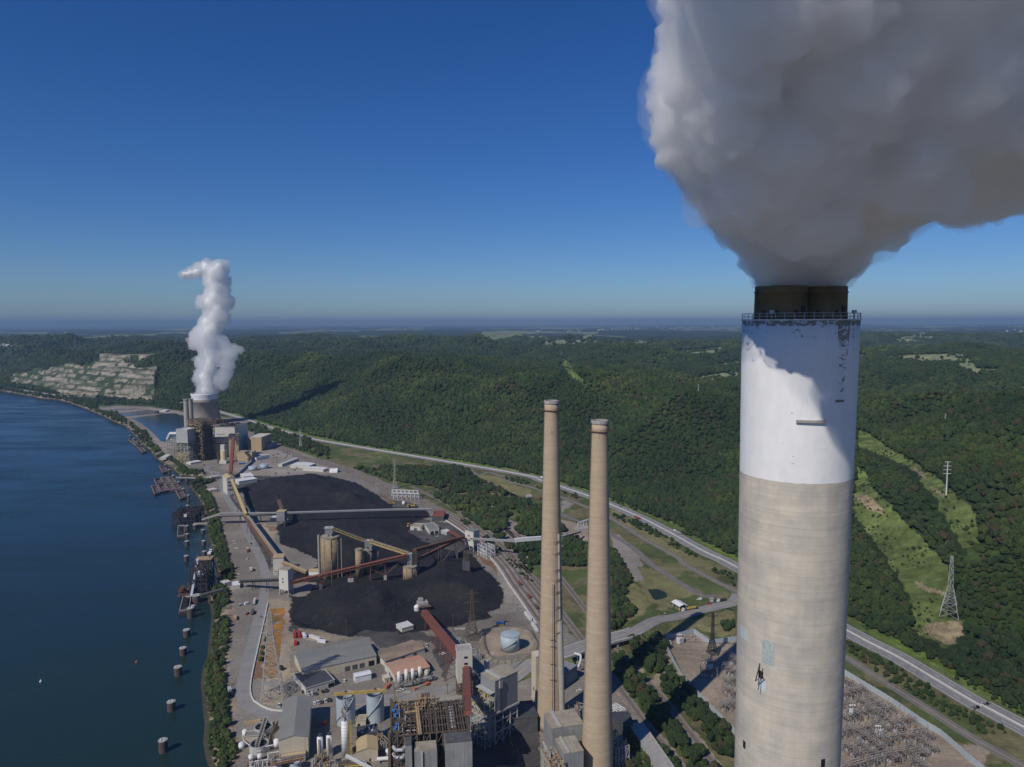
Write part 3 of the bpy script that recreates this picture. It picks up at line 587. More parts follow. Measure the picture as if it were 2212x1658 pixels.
# ------------------------------------------------------------------ chimneys
mat('white_paint', (.78,.79,.80), .06, .15, .6); mat('tan_concrete', (.47,.375,.265), .10, .15, .85, bands=.5); mat('grey_concrete', (.40,.375,.33), .10, .1, .85, bands=.35)
mat('dark_steel', (.05,.045,.04), .3, .5, .6); mat('rim_concrete', (.34,.32,.30), .3, .5, .85); mat('rust', (.20,.09,.05), .4, .8, .8); mat('flue_brown', (.21,.155,.08), .35, .25, .7, bands=1.2)
mat('galvanised', (.50,.51,.52), .15, .6, .5, metal=.2); mat('black_hole', (.012,.012,.013), .2, 1, .9); mat('light_steel', (.60,.61,.60), .12, .6, .6)
def paint_top_mat():
    """white band over concrete with flaking paint, the line a soft hand-painted edge"""
    m = bpy.data.materials.new('painted_concrete'); m.use_nodes = True; N = m.node_tree.nodes; L = m.node_tree.links; b = N['Principled BSDF']; b.inputs['Roughness'].default_value = .7
    tc = N.new('ShaderNodeTexCoord'); sx = N.new('ShaderNodeSeparateXYZ'); L.new(tc.outputs['Object'], sx.inputs[0])
    def noise(scale, sc3, det=5, rg=.6):
        mp = N.new('ShaderNodeMapping'); mp.inputs['Scale'].default_value = sc3; L.new(tc.outputs['Object'], mp.inputs[0])
        n = N.new('ShaderNodeTexNoise'); n.inputs['Scale'].default_value = scale; n.inputs['Detail'].default_value = det; n.inputs['Roughness'].default_value = rg; L.new(mp.outputs[0], n.inputs['Vector']); return n.outputs['Fac']
    def ramp(src, p0, c0, p1, c1):
        r = N.new('ShaderNodeValToRGB'); r.color_ramp.elements[0].position = p0; r.color_ramp.elements[0].color = (*c0,1); r.color_ramp.elements[1].position = p1; r.color_ramp.elements[1].color = (*c1,1); L.new(src, r.inputs[0]); return r.outputs[0]
    def mix(f, a, c):
        x = N.new('ShaderNodeMix'); x.data_type = 'RGBA'; L.new(f, x.inputs[0]); L.new(a, x.inputs[6]); L.new(c, x.inputs[7]); return x.outputs[2]
    def math_(op, a, b_, c=None):
        x = N.new('ShaderNodeMath'); x.operation = op
        for i, q in enumerate((a, b_) if c is None else (a, b_, c)):
            if isinstance(q, (int, float)): x.inputs[i].default_value = q
            else: L.new(q, x.inputs[i])
        return x.outputs[0]
    conc = ramp(noise(1, (.05,.05,1.5), 7, .7), .25, (.50,.46,.39), .75, (.62,.58,.50))
    blot = ramp(noise(.25, (1,1,1), 4), .35, (.80,.80,.82), .7, (1.08,1.04,.98)); mx = N.new('ShaderNodeMix'); mx.data_type = 'RGBA'; mx.blend_type = 'MULTIPLY'; mx.inputs[0].default_value = 1; L.new(conc, mx.inputs[6]); L.new(blot, mx.inputs[7]); conc = mx.outputs[2]
    jw = N.new('ShaderNodeTexWave'); jw.bands_direction = 'Z'; jw.inputs['Scale'].default_value = .21; jw.inputs['Distortion'].default_value = .0; L.new(tc.outputs['Object'], jw.inputs['Vector'])
    jr = ramp(jw.outputs['Fac'], .0, (.86,.85,.83), .10, (1,1,1)); mx = N.new('ShaderNodeMix'); mx.data_type = 'RGBA'; mx.blend_type = 'MULTIPLY'; mx.inputs[0].default_value = .4; L.new(conc, mx.inputs[6]); L.new(jr, mx.inputs[7]); conc = mx.outputs[2]
    sk = ramp(noise(1, (1.1,1.1,.035), 4, .6), .35, (.90,.885,.86), .6, (1.02,1.02,1.02)); mx = N.new('ShaderNodeMix'); mx.data_type = 'RGBA'; mx.blend_type = 'MULTIPLY'; mx.inputs[0].default_value = .45; L.new(conc, mx.inputs[6]); L.new(sk, mx.inputs[7]); conc = mx.outputs[2]
    wht = ramp(noise(.5, (1,1,.4), 5), .3, (.72,.72,.71), .7, (.80,.80,.79))
    # flakes: blotchy noise, commoner near the rim and along one vertical line of the shell
    fl = noise(1.0, (.9,.9,1.6), 5, .75)
    z = sx.outputs['Z']
    rim = math_('MULTIPLY', math_('GREATER_THAN', z, -3.2), .075); rim2 = math_('MULTIPLY', math_('GREATER_THAN', z, -.95), .12)
    an = N.new('ShaderNodeVectorMath'); an.operation = 'DOT_PRODUCT'; L.new(tc.outputs['Object'], an.inputs[0]); an.inputs[1].default_value = (.39, -.92, 0)
    q = math_('MULTIPLY', math_('COMPARE', an.outputs['Value'], 9.6 if False else 10.42, .13), .15)
    f = math_('GREATER_THAN', math_('ADD', math_('ADD', fl, rim), math_('ADD', rim2, q)), .675)
    wht = mix(f, wht, ramp(noise(3, (1,1,1)), .3, (.22,.19,.15), .7, (.34,.30,.24)))
    band = math_('GREATER_THAN', math_('ADD', z, math_('MULTIPLY', noise(.8, (1,1,1)), .35)), -28.9)
    L.new(mix(band, conc, wht), b.inputs['Base Color']); MATS['painted_concrete'] = m; return m
paint_top_mat()
TWX, TWY, TWZ = 54.45, 135.0, 300.35
tower = thing('chimney', 'huge pale concrete chimney with white painted top pouring thick smoke', 'chimney', (TWX, TWY, 0))
def twob(name, mb, m, par=None): 
    o = obj(name, mb, m); o.data.transform(Matrix.Translation((-TWX, -TWY, -TWZ)))
    o.parent = tower; o.location = (0, 0, TWZ)
    if par: o.parent = par; o.location = (0, 0, 0)
    return o
def R_at(z): return .925*(10.55+.7*((z-200)/100.0)**1.3) if z > 200 else 9.76+(200-z)/200*2.6
prof = [(R_at(z), z) for z in list(range(0, 300, 6))+[TWZ]]
shell = twob('shell', MB().rev((TWX, TWY, 0), prof+[(9.6, TWZ)], 128, cap=True), MATS['painted_concrete']); shell.data.polygons.foreach_set('use_smooth', [len(p.vertices) == 4 and abs(p.normal.z) < .7 for p in shell.data.polygons])
RT = 10.43
twob('rim', MB().rev((TWX, TWY, TWZ), [(RT-.4,0),(RT+.12,0),(RT+.12,.24),(RT-.4,.24)], 96, cap=False), mat('rim_paint', (.66,.66,.65), .3, .8, .8))
rl = MB()
for hh in (.5, 1.05):
    rl.rev((TWX, TWY, TWZ+.24+hh), [(RT-.07,0),(RT-.01,0),(RT-.01,.06),(RT-.07,.06),(RT-.07,0)], 72, cap=False)
for k in range(40):
    a = k*2*math.pi/40; rl.beam((TWX+(RT-.04)*math.cos(a), TWY+(RT-.04)*math.sin(a), TWZ+.2), (TWX+(RT-.04)*math.cos(a), TWY+(RT-.04)*math.sin(a), TWZ+1.34), .075)
twob('railing', rl, MATS['galvanised'])
FL = [(TWX-4.1, TWY-1.2), (TWX+4.05, TWY+.6)]
for fx, fy in FL:
    fo = twob('flue', MB().rev((fx, fy, TWZ), [(4.75,.0),(4.75,1.0),(4.7,5.15),(4.85,5.15),(4.85,5.35),(4.68,5.36),(4.68,6.35),(4.2,6.35),(4.2,4.9)], 56), MATS['flue_brown'])
    fo.data.polygons.foreach_set('use_smooth', [len(p.vertices) == 4 and abs(p.normal.z) < .5 for p in fo.data.polygons])
    for a in (-2.6, -2.05, -1.35):
        twob('port', MB().add(*(lambda: ([(fx+4.72*math.cos(a)+.32*math.cos(t)*-math.sin(a)+d*math.cos(a), fy+4.72*math.sin(a)+.32*math.cos(t)*math.cos(a)+d*math.sin(a), TWZ+1.55+.32*math.sin(t)) for d in (0,.16) for t in [i*math.pi/5 for i in range(10)]], [tuple(range(10,20))]+[(i,(i+1)%10,10+(i+1)%10,10+i) for i in range(10)]))()), MATS['dark_steel'], fo)
    a = -1.0; twob('access_door', MB().box((fx+4.75*math.cos(a), fy+4.75*math.sin(a), TWZ+1.8), (.2,1.0,1.7), a), MATS['dark_steel'], fo)
ld = MB(); lx, ly = FL[0][0]-4.95, FL[0][1]-1.1
for s in (-.22,.22): ld.beam((lx, ly+s-.2, TWZ+.3), (lx+.05, ly+s-.2, TWZ+6.2), .07)
for k in range(16): ld.beam((lx, ly-.42, TWZ+.5+k*.36), (lx, ly+.02, TWZ+.5+k*.36), .05)
for k in range(5): ld.beam((lx-.0, ly-.2, TWZ+1+k*1.2), (lx+.7, ly+.1, TWZ+1+k*1.2), .05)
twob('ladder', ld, MATS['dark_steel'])
for bx_, by_ in ((TWX-7.5, TWY-6.0), (TWX+7.6, TWY-5.6)): twob('lamp_box', MB().box((bx_, by_, TWZ+1.55), (.7,.5,.6)).beam((bx_, by_, TWZ+.2), (bx_, by_, TWZ+1.3), .12), MATS['galvanised'])
def on_shell(u, v):
    """where the line of sight through a picked point meets the shell: angle and height"""
    d = Vector(ray(u, v)); o = Vector((0, 0, CAM_H)); z = 290.0
    for _ in range(8):
        r = R_at(z); dx, dy = d.x, d.y; A = dx*dx+dy*dy; B = -2*(TWX*dx+TWY*dy); Cc = TWX**2+TWY**2-r*r
        t = (-B-math.sqrt(max(0, B*B-4*A*Cc)))/(2*A); p = o+d*t; z = p.z
    return math.atan2(p.y-TWY, p.x-TWX), p.z
def shell_patch(name, c, x, y, w, h, m, depth=.06):
    a, z = on_shell(*PV(c, x, y)); r = R_at(z)
    mb = MB(); n = 5; vs = []
    for dd in (-.3, depth):
        for j in (0,1):
            for i in range(n+1):
                aa = a+(i/n-.5)*w/r; vs.append((TWX+(r+dd)*math.cos(aa), TWY+(r+dd)*math.sin(aa), z+(j-.5)*h))
    k = n+1; mb.add(vs, [(2*k+i,2*k+i+1,3*k+i+1,3*k+i) for i in range(n)]+[(k+i,k+i+1,3*k+i+1,3*k+i) for i in range(n)]+[(i+1,i,2*k+i,2*k+i+1) for i in range(n)]+[(0,k,3*k,2*k),(n,2*k+n,3*k+n,k+n)])
    return twob(name, mb, m, shell)
patch_b = mat('patched_blue', (.34,.44,.47), .45, 2.2, .5, col2=(.50,.55,.56)); patch_g = mat('patched_green', (.24,.29,.27), .4, 1.8, .5, col2=(.46,.49,.46))
shell_patch('repair_patch', 13, 273, 556, 1.1, 2.2, patch_b); shell_patch('repair_patch', 13, 304, 586, 1.0, 2.0, patch_b)
shell_patch('repair_patch', 13, 488, 730, 2.4, 4.6, patch_g)
shell_patch('opening', 13, 427, 915, 1.0, 1.7, MATS['black_hole'], .03); shell_patch('repair_patch', 13, 437, 990, 1.7, 2.2, mat('pale_splash', (.55,.60,.63), .3, 3))
shell_patch('opening', 13, 288, 1484, .8, 1.5, MATS['black_hole'], .03); shell_patch('opening', 13, 933, 1640, .9, 1.6, MATS['black_hole'], .03)
a, z = on_shell(*PV(13, 430, 905)); r = R_at(z); hb = MB(); q = lambda rr, da, dz: (TWX+(r+rr)*math.cos(a+da), TWY+(r+rr)*math.sin(a+da), z+dz)
hb.beam(q(0,-.03,2.0), q(1.5,-.02,-1.0), .16).beam(q(0,.06,-1), q(1.5,.1,.6), .12).beam(q(1.5,-.02,-1), q(1.5,.1,.6), .12).beam(q(0,.03,1.2), q(1.3,.02,-2.6), .12)
twob('hoist_bracket', hb, MATS['dark_steel'], shell)
shell_patch('maintenance_cradle', 12, 970, 1487, 4.8, .45, MATS['rim_concrete'], .5); shell_patch('maintenance_cradle', 12, 1245, 1297, 1.8, .4, mat('flaked', (.26,.23,.19), .3, 2), .1)
for x, y in ((1390,1215),(1340,975)): pass

def slim_stack(name, label, tx, topv, y, rt, rb, marks):
    d = ray(tx, topv); x = d[0]/d[1]*y; zt = CAM_H+d[2]/d[1]*y
    t = thing('chimney', label, 'chimney', (x, y, 0))
    rad = lambda z: rt+(rb-rt)*((zt-z)/zt)**1.08
    s = obj('shell', MB().rev((x, y, 0), [(rad(z), z) for z in np.linspace(0, zt-5.5, 50)]+[(rt+.02, zt-2.6)], 72), MATS['tan_concrete'], t)
    s.data.polygons.foreach_set('use_smooth', [len(p.vertices) == 4 and abs(p.normal.z) < .7 for p in s.data.polygons])
    rm = MB().rev((x, y, zt), [(rt-.1,-2.8),(rt+.05,-2.6),(rt+.5,-2.1),(rt+.42,-1.2),(rt+.15,0),(rt-.75,0),(rt-.85,-3.2)], 64, cap=True)
    o = obj('rim', rm, MATS['rim_concrete'], t)
    obj('opening', MB().rev((x, y, zt-3.0), [(rt-.8,0),(rt-.8,.1)], 40), MATS['black_hole'], t)
    pf = MB().rev((x, y, zt-7.0), [(rt+.05,0),(rt+1.15,0),(rt+1.15,.15),(rt+.05,.15)], 40, cap=False)
    for hh in (.6, 1.15): pf.rev((x, y, zt-6.9+hh), [(rt+1.08,0),(rt+1.14,0),(rt+1.14,.07),(rt+1.08,.07),(rt+1.08,0)], 40, cap=False)
    for k in range(24):
        a = k*math.pi/12; c_, s_ = math.cos(a), math.sin(a); pf.beam((x+(rt+1.1)*c_, y+(rt+1.1)*s_, zt-7), (x+(rt+1.1)*c_, y+(rt+1.1)*s_, zt-5.7), .08); pf.beam((x+(rt+.05)*c_, y+(rt+.05)*s_, zt-7.9), (x+(rt+1.1)*c_, y+(rt+1.1)*s_, zt-7), .12)
    obj('platform', pf, MATS['rust'], t)
    st = MB()
    for k in range(24):
        a = k*math.pi/12+.13; L_ = random.uniform(3, 8.5); c_, s_ = math.cos(a), math.sin(a); w = random.uniform(.18,.4); r1 = rad(zt-8)+.03; r2 = rad(zt-8-L_)+.03
        vs = [(x+r1*math.cos(a-w/r1/2), y+r1*math.sin(a-w/r1/2), zt-7.5), (x+r1*math.cos(a+w/r1/2), y+r1*math.sin(a+w/r1/2), zt-7.5), (x+r2*math.cos(a+w/r2/5), y+r2*math.sin(a+w/r2/5), zt-8-L_), (x+r2*math.cos(a-w/r2/5), y+r2*math.sin(a-w/r2/5), zt-8-L_)]
        st.add(vs, [(0,1,2,3)])
    obj('rust_stains', st, mat('stain', (.30,.19,.10), .3, 1), t)
    a = math.radians(197); lb = MB(); zt2 = zt-1
    for s_ in (-.25,.25):
        for z0, z1 in zip(np.linspace(zt2, 40, 14)[:-1], np.linspace(zt2, 40, 14)[1:]):
            lb.beam((x+(rad(z0)+.5)*math.cos(a+s_/rt), y+(rad(z0)+.5)*math.sin(a+s_/rt), z0), (x+(rad(z1)+.5)*math.cos(a+s_/rt), y+(rad(z1)+.5)*math.sin(a+s_/rt), z1), .1)
    for z in np.arange(zt2-32, zt2, 1.3): lb.rev((x+(rad(z)+.55)*math.cos(a), y+(rad(z)+.55)*math.sin(a), z), [(.5,0),(.58,0),(.58,.12),(.5,.12)], 8, cap=False)
    obj('ladder', lb, MATS['dark_steel'], t)
    return t, x, y, zt, rad
s1, s1x, s1y, s1z, s1r = slim_stack('chimney', 'slimmer tan concrete chimney further back, with ducts and brackets up its lower right side', 1191, 866, 508, 5.15, 10.4, 0)
s2, s2x, s2y, s2z, s2r = slim_stack('chimney', 'slim tan concrete chimney nearer the huge white-topped one, with pale rim', 1295, 909, 447, 5.25, 10.6, 0)
a0 = math.radians(255); wz = s1z-22; obj('window', MB().box((s1x+(s1r(wz)+.02)*math.cos(a0+.25), s1y+(s1r(wz)+.02)*math.sin(a0+.25), wz), (.4,1.7,1.9), a0+.25), MATS['rim_concrete'], s1)
fz = MB(); duct = MB()
for k, (yy, w) in enumerate([(1175,2.2),(1200,3),(1236,5),(1258,4),(1284,6),(1316,7),(1345,7),(1372,5)]):
    d = ray(1200, yy); z = CAM_H+d[2]/d[1]*(s1y-10); a = math.radians(-62)
    for da in (-.1,.1): 
        p = Vector((s1x+s1r(z)*math.cos(a+da), s1y+s1r(z)*math.sin(a+da), z)); fz.beam(p, p+Vector((2.6,-1.2,1.2)), .22); fz.beam(p-Vector((0,0,1.4)), p+Vector((2.6,-1.2,1.2)), .16)
    for q_ in (a-.35, a+.35): fz.beam((s1x+(s1r(z)+.1)*math.cos(q_), s1y+(s1r(z)+.1)*math.sin(q_), z), (s1x+(s1r(z)+2.4)*math.cos(q_), s1y+(s1r(z)+2.4)*math.sin(q_), z+.7), .2)
obj('brackets', fz, MATS['dark_steel'], s1)
p0 = lambda z, a, e: Vector((s1x+(s1r(z)+e)*math.cos(a), s1y+(s1r(z)+e)*math.sin(a), z))
a = math.radians(-48); obj('duct', MB().tube([p0(z, a, .5) for z in (148,120,100,84)], .8, 10).tube([p0(84, a, .6), p0(40, a, 1.2), p0(5, a, 1.6)], 2.1, 14), MATS['grey_concrete'], s1)
for vv, xx in ((1397,1175),(1383,1175),(1435,1177),(1468,1177),(1547,1179)):
    d = ray(xx, vv); z = CAM_H+d[2]/d[1]*(s1y-9); a = math.radians(-88)
    obj('bracket', MB().beam(p0(z,a-.12,.1), p0(z,a-.12,1.2), .25).beam(p0(z,a+.2,.1), p0(z,a+.2,1.2), .25).beam(p0(z,a-.12,1.2), p0(z,a+.2,1.2), .3), MATS['dark_steel'], s1)
obj('duct', MB().tube([p0(z, math.radians(-90), .5) for z in (112,80,40,5)], .55, 8).tube([p0(z, math.radians(-83), .5) for z in (112,80,40,5)], .55, 8), MATS['tan_concrete'], s1)

# ------------------------------------------------------------------ smoke
sm = bpy.data.materials.new('smoke_body'); sm.use_nodes = True; b = sm.node_tree.nodes['Principled BSDF']; N = sm.node_tree.nodes; L = sm.node_tree.links
b.inputs['Roughness'].default_value = 1; b.inputs['Specular IOR Level'].default_value = 0
tc = N.new('ShaderNodeTexCoord'); n1 = N.new('ShaderNodeTexNoise'); n1.inputs['Scale'].default_value = .05; n1.inputs['Detail'].default_value = 6; L.new(tc.outputs['Object'], n1.inputs['Vector'])
r = N.new('ShaderNodeValToRGB'); r.color_ramp.elements[0].position = .3; r.color_ramp.elements[0].color = (.90,.885,.87,1); r.color_ramp.elements[1].position = .7; r.color_ramp.elements[1].color = (.95,.945,.94,1); L.new(n1.outputs['Fac'], r.inputs[0]); L.new(r.outputs[0], b.inputs['Base Color'])
def veil_mat(name, dens, col):
    m = bpy.data.materials.new(name); m.use_nodes = True; N = m.node_tree.nodes; L = m.node_tree.links; N.clear()
    o = N.new('ShaderNodeOutputMaterial'); v = N.new('ShaderNodeVolumePrincipled'); v.inputs['Color'].default_value = (*col, 1); v.inputs['Density'].default_value = dens; v.inputs['Anisotropy'].default_value = .3
    L.new(v.outputs[0], o.inputs['Volume']); return m
def ico(n):
    bm = bmesh.new(); bmesh.ops.create_icosphere(bm, subdivisions=n, radius=1.0); v = np.array([q.co[:] for q in bm.verts]); f = np.array([[w.index for w in q.verts] for q in bm.faces]); bm.free(); return v, f
ICO = {n: ico(n) for n in (1, 2, 3)}
def balls_mesh(name, sets):
    V, F, n = [], [], 0
    for arr, lv in sets:
        v, f = ICO[lv]; q = (arr[:,None,3:4]*v[None]+arr[:,None,:3]).reshape(-1,3); V.append(q); F.append((f[None]+(np.arange(len(arr))*len(v))[:,None,None]).reshape(-1,3)+n); n += len(q)
    V, F = np.concatenate(V), np.concatenate(F); me = bpy.data.meshes.new(name); me.vertices.add(len(V)); me.vertices.foreach_set('co', V.ravel()); me.loops.add(F.size); me.loops.foreach_set('vertex_index', F.ravel().astype(np.int32))
    me.polygons.add(len(F)); me.polygons.foreach_set('loop_start', np.arange(0, F.size, 3, dtype=np.int32)); me.update(calc_edges=True); return me
def billows(balls, seed=1, n1=26, n2=12, r1=(.22,.42), r2=(.28,.5), least=0.0, out=.88, wisp=0):
    """each ball sprouts smaller balls over its surface, and these smaller ones again"""
    g = np.random.default_rng(seed); A = np.array(balls, float)
    def kids(P, n, lo, hi):
        d = g.normal(size=(len(P)*n, 3)); d /= np.linalg.norm(d, axis=1)[:,None]; q = np.repeat(P, n, 0); r = q[:,3]*g.uniform(lo, hi, len(q))*g.uniform(.7,1,len(q))
        c = q[:,:3]+d*(q[:,3:4]*g.uniform(out-.12, out+.08, (len(q),1))); return np.concatenate([c, r[:,None]], 1)
    def outside(K, P, s=.8):
        keep = np.ones(len(K), bool)
        for p in P: keep &= ((K[:,:3]-p[:3])**2).sum(1) > (p[3]*s)**2
        return K[keep & (K[:,3] > least)]
    L1 = outside(kids(A, n1, *r1), A, .78); L2 = kids(L1, n2, *r2); L2 = outside(L2, A, .9); 
    if wisp: L3 = kids(L2, wisp, .3, .5); L3 = L3[L3[:,3] > least]; return [(A,3),(L1,2),(L2,1),(L3,1)]
    return [(A,3),(L1,2),(L2,1)]
def puff(name, sets, voxel, m, cut=None, sm_it=2, noise=0):
    me = balls_mesh(name, sets); o = bpy.data.objects.new(name, me); C.objects.link(o)
    md = o.modifiers.new('r', 'REMESH'); md.mode = 'VOXEL'; md.voxel_size = voxel
    s2 = o.modifiers.new('s', 'SMOOTH'); s2.iterations = sm_it; s2.factor = .5
    dg = bpy.context.evaluated_depsgraph_get(); m2 = bpy.data.meshes.new_from_object(o.evaluated_get(dg)); o.modifiers.clear(); o.data = m2; m2.name = name
    n = len(m2.vertices); co = np.empty(n*3); m2.vertices.foreach_get('co', co); co = co.reshape(-1,3)
    if noise:
        no = np.empty(n*3); m2.vertices.foreach_get('normal', no); no = no.reshape(-1,3); w = (np.abs(2*vnoise3(co/(3.4*noise), 3)-1)*-1.0+.4)*1.5+(vnoise3(co/(1.5*noise), 4)-.5)*1.1; near = smooth(0, 8, co[:,2]-cut) if cut is not None else 1
        co = co+no*(w*noise*near)[:,None]
    if cut is not None: co[:,2] = np.maximum(co[:,2], cut)
    m2.vertices.foreach_set('co', co.ravel()); m2.materials.clear(); m2.materials.append(m); m2.polygons.foreach_set('use_smooth', [True]*len(m2.polygons)); m2.update(); print(name, n); return o
def B(u, v, y, rpx):
    p = at_dist(u, v, y); return (p.x, p.y, p.z, rpx/FOC*y)
zt = TWZ+6.3
balls = [(FL[0][0]+.2, FL[0][1], zt+k, 4.2+.12*k) for k in range(0, 9, 2)]+[(FL[1][0]-.1, FL[1][1], zt+k, 4.2+.12*k) for k in range(0, 9, 2)]
balls += [B(1690,575,134,62), B(1785,575,134,62), B(1690,530,132,78), B(1790,525,132,92), B(1650,480,129,85), B(1750,460,128,115), B(1860,470,128,85), B(1640,420,125,95), B(1800,380,124,165), B(1930,400,124,110),
          B(1620,360,121,115), B(1600,320,118,135), B(1540,290,115,105), B(1500,240,112,85), B(1545,200,110,110), B(1700,270,112,200), B(1900,300,116,190), B(2080,370,118,110), B(2180,340,118,110), B(2050,290,114,150),
          B(2260,260,115,160), B(1500,140,106,60), B(1495,60,102,65), B(1500,-10,100,70), B(1600,80,100,150), B(1800,120,104,200), B(2000,150,106,210), B(2250,100,108,230), B(1560,-90,96,120), B(1750,-60,96,210), B(2000,-80,98,250), B(2300,-100,100,260),
          B(1650,350,111,80), B(1690,310,110,80), B(1705,478,117,70), B(1765,455,115,100), B(1700,400,112,100), B(1620,290,104,75), B(1590,220,100,75), B(1560,300,104,60), B(1540,240,102,60),
          B(1650,-250,90,180), B(1900,-280,92,260), B(2250,-300,96,300), B(2500,50,108,260), B(2450,250,114,180), B(1550,440,127,28), B(1560,472,128,30), B(1530,400,125,28), B(1470,330,118,36), B(1500,350,119,40), B(1440,290,115,30), B(1425,225,113,26), B(1445,200,112,34), B(1480,110,105,50)]
gg = random.Random(4)
for k in range(60):
    u_, v_ = gg.uniform(1560, 2260), gg.uniform(-40, 430)
    if v_ > 470-abs(u_-1850)*.35 or (v_ > 300 and u_ < 1860): continue
    balls.append(B(u_, v_, gg.uniform(97, 112), gg.uniform(45, 100)))
over = []  # unseen smoke added between sun and plume, to shade the plume's front
for k in range(170):
    q = Vector((gg.uniform(42.5, 150), gg.uniform(86, 122), TWZ+gg.uniform(6, 66)))+sdir*gg.uniform(64, 108)
    over.append((q.x, q.y, q.z, gg.uniform(5.5, 10)))
for k in range(46):
    q = Vector((gg.uniform(37, 58), gg.uniform(96, 118), TWZ+gg.uniform(10, 36)))+sdir*gg.uniform(60, 104); over.append((q.x, q.y, q.z, gg.uniform(5, 8)))
BS = np.array(balls, float); core = BS.copy(); core[:,3] = np.maximum(core[:,3]-3.6, core[:,3]*.55)
smoke = puff('smoke_plume', [(core, 3)], 1.2, sm, zt+.1, 6)
tag(smoke, 'vast billowing white and grey smoke plume pouring from the big chimney', 'smoke')
veil = puff('billows', billows(balls, 5, 34, 16, least=.55), .62, veil_mat('veil', .45, (.999,.997,.994)), zt-.2, 1, .9); veil.parent = smoke
near_ = [q for q in balls if q[1] > 80 and q[2] < TWZ+75]
fr_ = puff('wisps', billows([(x, y, z, r+1.0) for x, y, z, r in near_], 15, 16, 8, least=.8), 1.0, veil_mat('wisp', .07, (.99,.99,.99)), zt-.2, 1, 1.6); fr_.parent = smoke
ov_ = puff('shade_smoke', billows(over, 21, 14, 6, least=1.2), 1.6, veil_mat('shade_veil', .026, (.995,.99,.985)), None, 1); ov_.parent = smoke
ov3 = []  # denser puffs added out of view toward the sun, to shadow the chimney shell
for tx, ty, tz in ((55,125,-3),(59,126,-3),(63,129,-4),(57,125,-9),(61.5,127,-9),(58.5,125,-14),(63,128,-14),(61,127,-19),(64.5,130,-19),(63,129,-24),(56,125,3),(61,127,3)):
    q = Vector((tx, ty, TWZ+tz))+sdir*gg.uniform(98, 114); ov3.append((q.x, q.y, q.z, gg.uniform(3.6, 4.8)))
ov4 = puff('shade_smoke', billows(ov3, 27, 14, 6, least=.7), .9, veil_mat('shade_veil_thick', .22, (.995,.99,.985)), None, 1); ov4.parent = smoke

# ------------------------------------------------------------------ haze
hz = bpy.data.materials.new('haze_air'); hz.use_nodes = True; N = hz.node_tree.nodes; L = hz.node_tree.links; N.clear()
o = N.new('ShaderNodeOutputMaterial'); v = N.new('ShaderNodeVolumePrincipled'); v.inputs['Color'].default_value = (.30,.46,.70,1); v.inputs['Density'].default_value = 4.6e-5; v.inputs['Anisotropy'].default_value = .0
L.new(v.outputs[0], o.inputs['Volume'])
haze = MB().box((0, 30000, 274), (130000, 75000, 582)); haze = obj('haze', haze, hz); tag(haze, kind='stuff')
# ------------------------------------------------------------------ materials of the works
mat('beige_clad', (.56,.50,.38), .08, .1, .7, ribs=.5, rib_dir=3, streak=.25); mat('pale_clad', (.60,.58,.52), .08, .1, .7, ribs=.5, rib_dir=3, streak=.3); mat('grey_clad', (.25,.26,.27), .12, .08, .6, ribs=.6, rib_dir=3, streak=.35)
mat('dark_clad', (.07,.075,.085), .2, .1, .6, ribs=.5, rib_dir=3); mat('grey_roof', (.235,.235,.22), .12, .05, .75, ribs=.35, rib_dir=3, streak=.2); mat('brown_roof', (.30,.235,.165), .3, .06, .8, ribs=.35, rib_dir=3)
mat('red_roof', (.44,.22,.14), .3, .07, .8, ribs=.35, rib_dir=3, col2=(.42,.30,.21)); mat('tan_roof', (.50,.385,.22), .15, .08, .75, ribs=.35, rib_dir=3); mat('weathered_roof', (.36,.32,.25), .25, .15, .85, streak=.4)
mat('red_steel', (.24,.085,.06), .3, .6, .7); mat('yellow_clad', (.60,.47,.20), .15, .2, .7, ribs=.6, rib_dir=3); mat('black_steel', (.045,.042,.042), .3, .4, .7); mat('brown_steel', (.13,.10,.075), .35, .5, .8)
mat('blue_tank', (.40,.47,.52), .08, .1, .5, streak=.2); mat('white_tank', (.74,.74,.73), .08, .3, .5, streak=.15); mat('silo_concrete', (.36,.28,.175), .2, .25, .85, streak=.9, col2=(.26,.20,.13)); mat('concrete', (.36,.345,.32), .2, .3, .9)
mat('galv_steel', (.42,.42,.40), .2, .5, .6); mat('dark_grey', (.10,.10,.105), .3, .3, .8); mat('yellow_paint', (.58,.42,.09), .2, .6, .6); mat('safety_orange', (.68,.14,.035), .15, .8, .5); mat('red_paint', (.42,.04,.03), .15, .6, .5)
mat('blue_paint', (.06,.20,.50), .15, .6, .5); mat('tyre', (.02,.02,.02), .1, 1, .9); mat('asphalt', (.15,.145,.14), .15, .12, .92); mat('asphalt_pale', (.265,.255,.245), .15, .08, .92); mat('old_road', (.19,.175,.16), .2, .08, .92); mat('highway_road', (.23,.225,.22), .12, .06, .9)
mat('barrier', (.62,.60,.56), .12, .3, .85); mat('lane_paint', (.74,.74,.72), .1, 1, .8); mat('yellow_line', (.62,.45,.14), .15, 1, .8); mat('ballast', (.235,.205,.18), .25, .3, .95); mat('rail_steel', (.22,.17,.13), .2, 1, .5, metal=.4); mat('wood_pole', (.12,.09,.065), .2, 2, .9)
mat('glass_dark', (.02,.025,.03), .1, 1, .15, spec=.6); mat('barge_rust', (.12,.095,.09), .35, .3, .8, streak=.5); mat('white_plastic', (.70,.71,.74), .12, .4, .6, bump=.4); mat('wall_panel', (.40,.45,.48), .08, .5, .6, ribs=.4, rib_dir=3)
mat('coal', (.021,.021,.024), .45, .09, .95, bump=.5, col2=(.013,.013,.015)); mat('coal_dust', (.040,.039,.042), .5, .05, .95)
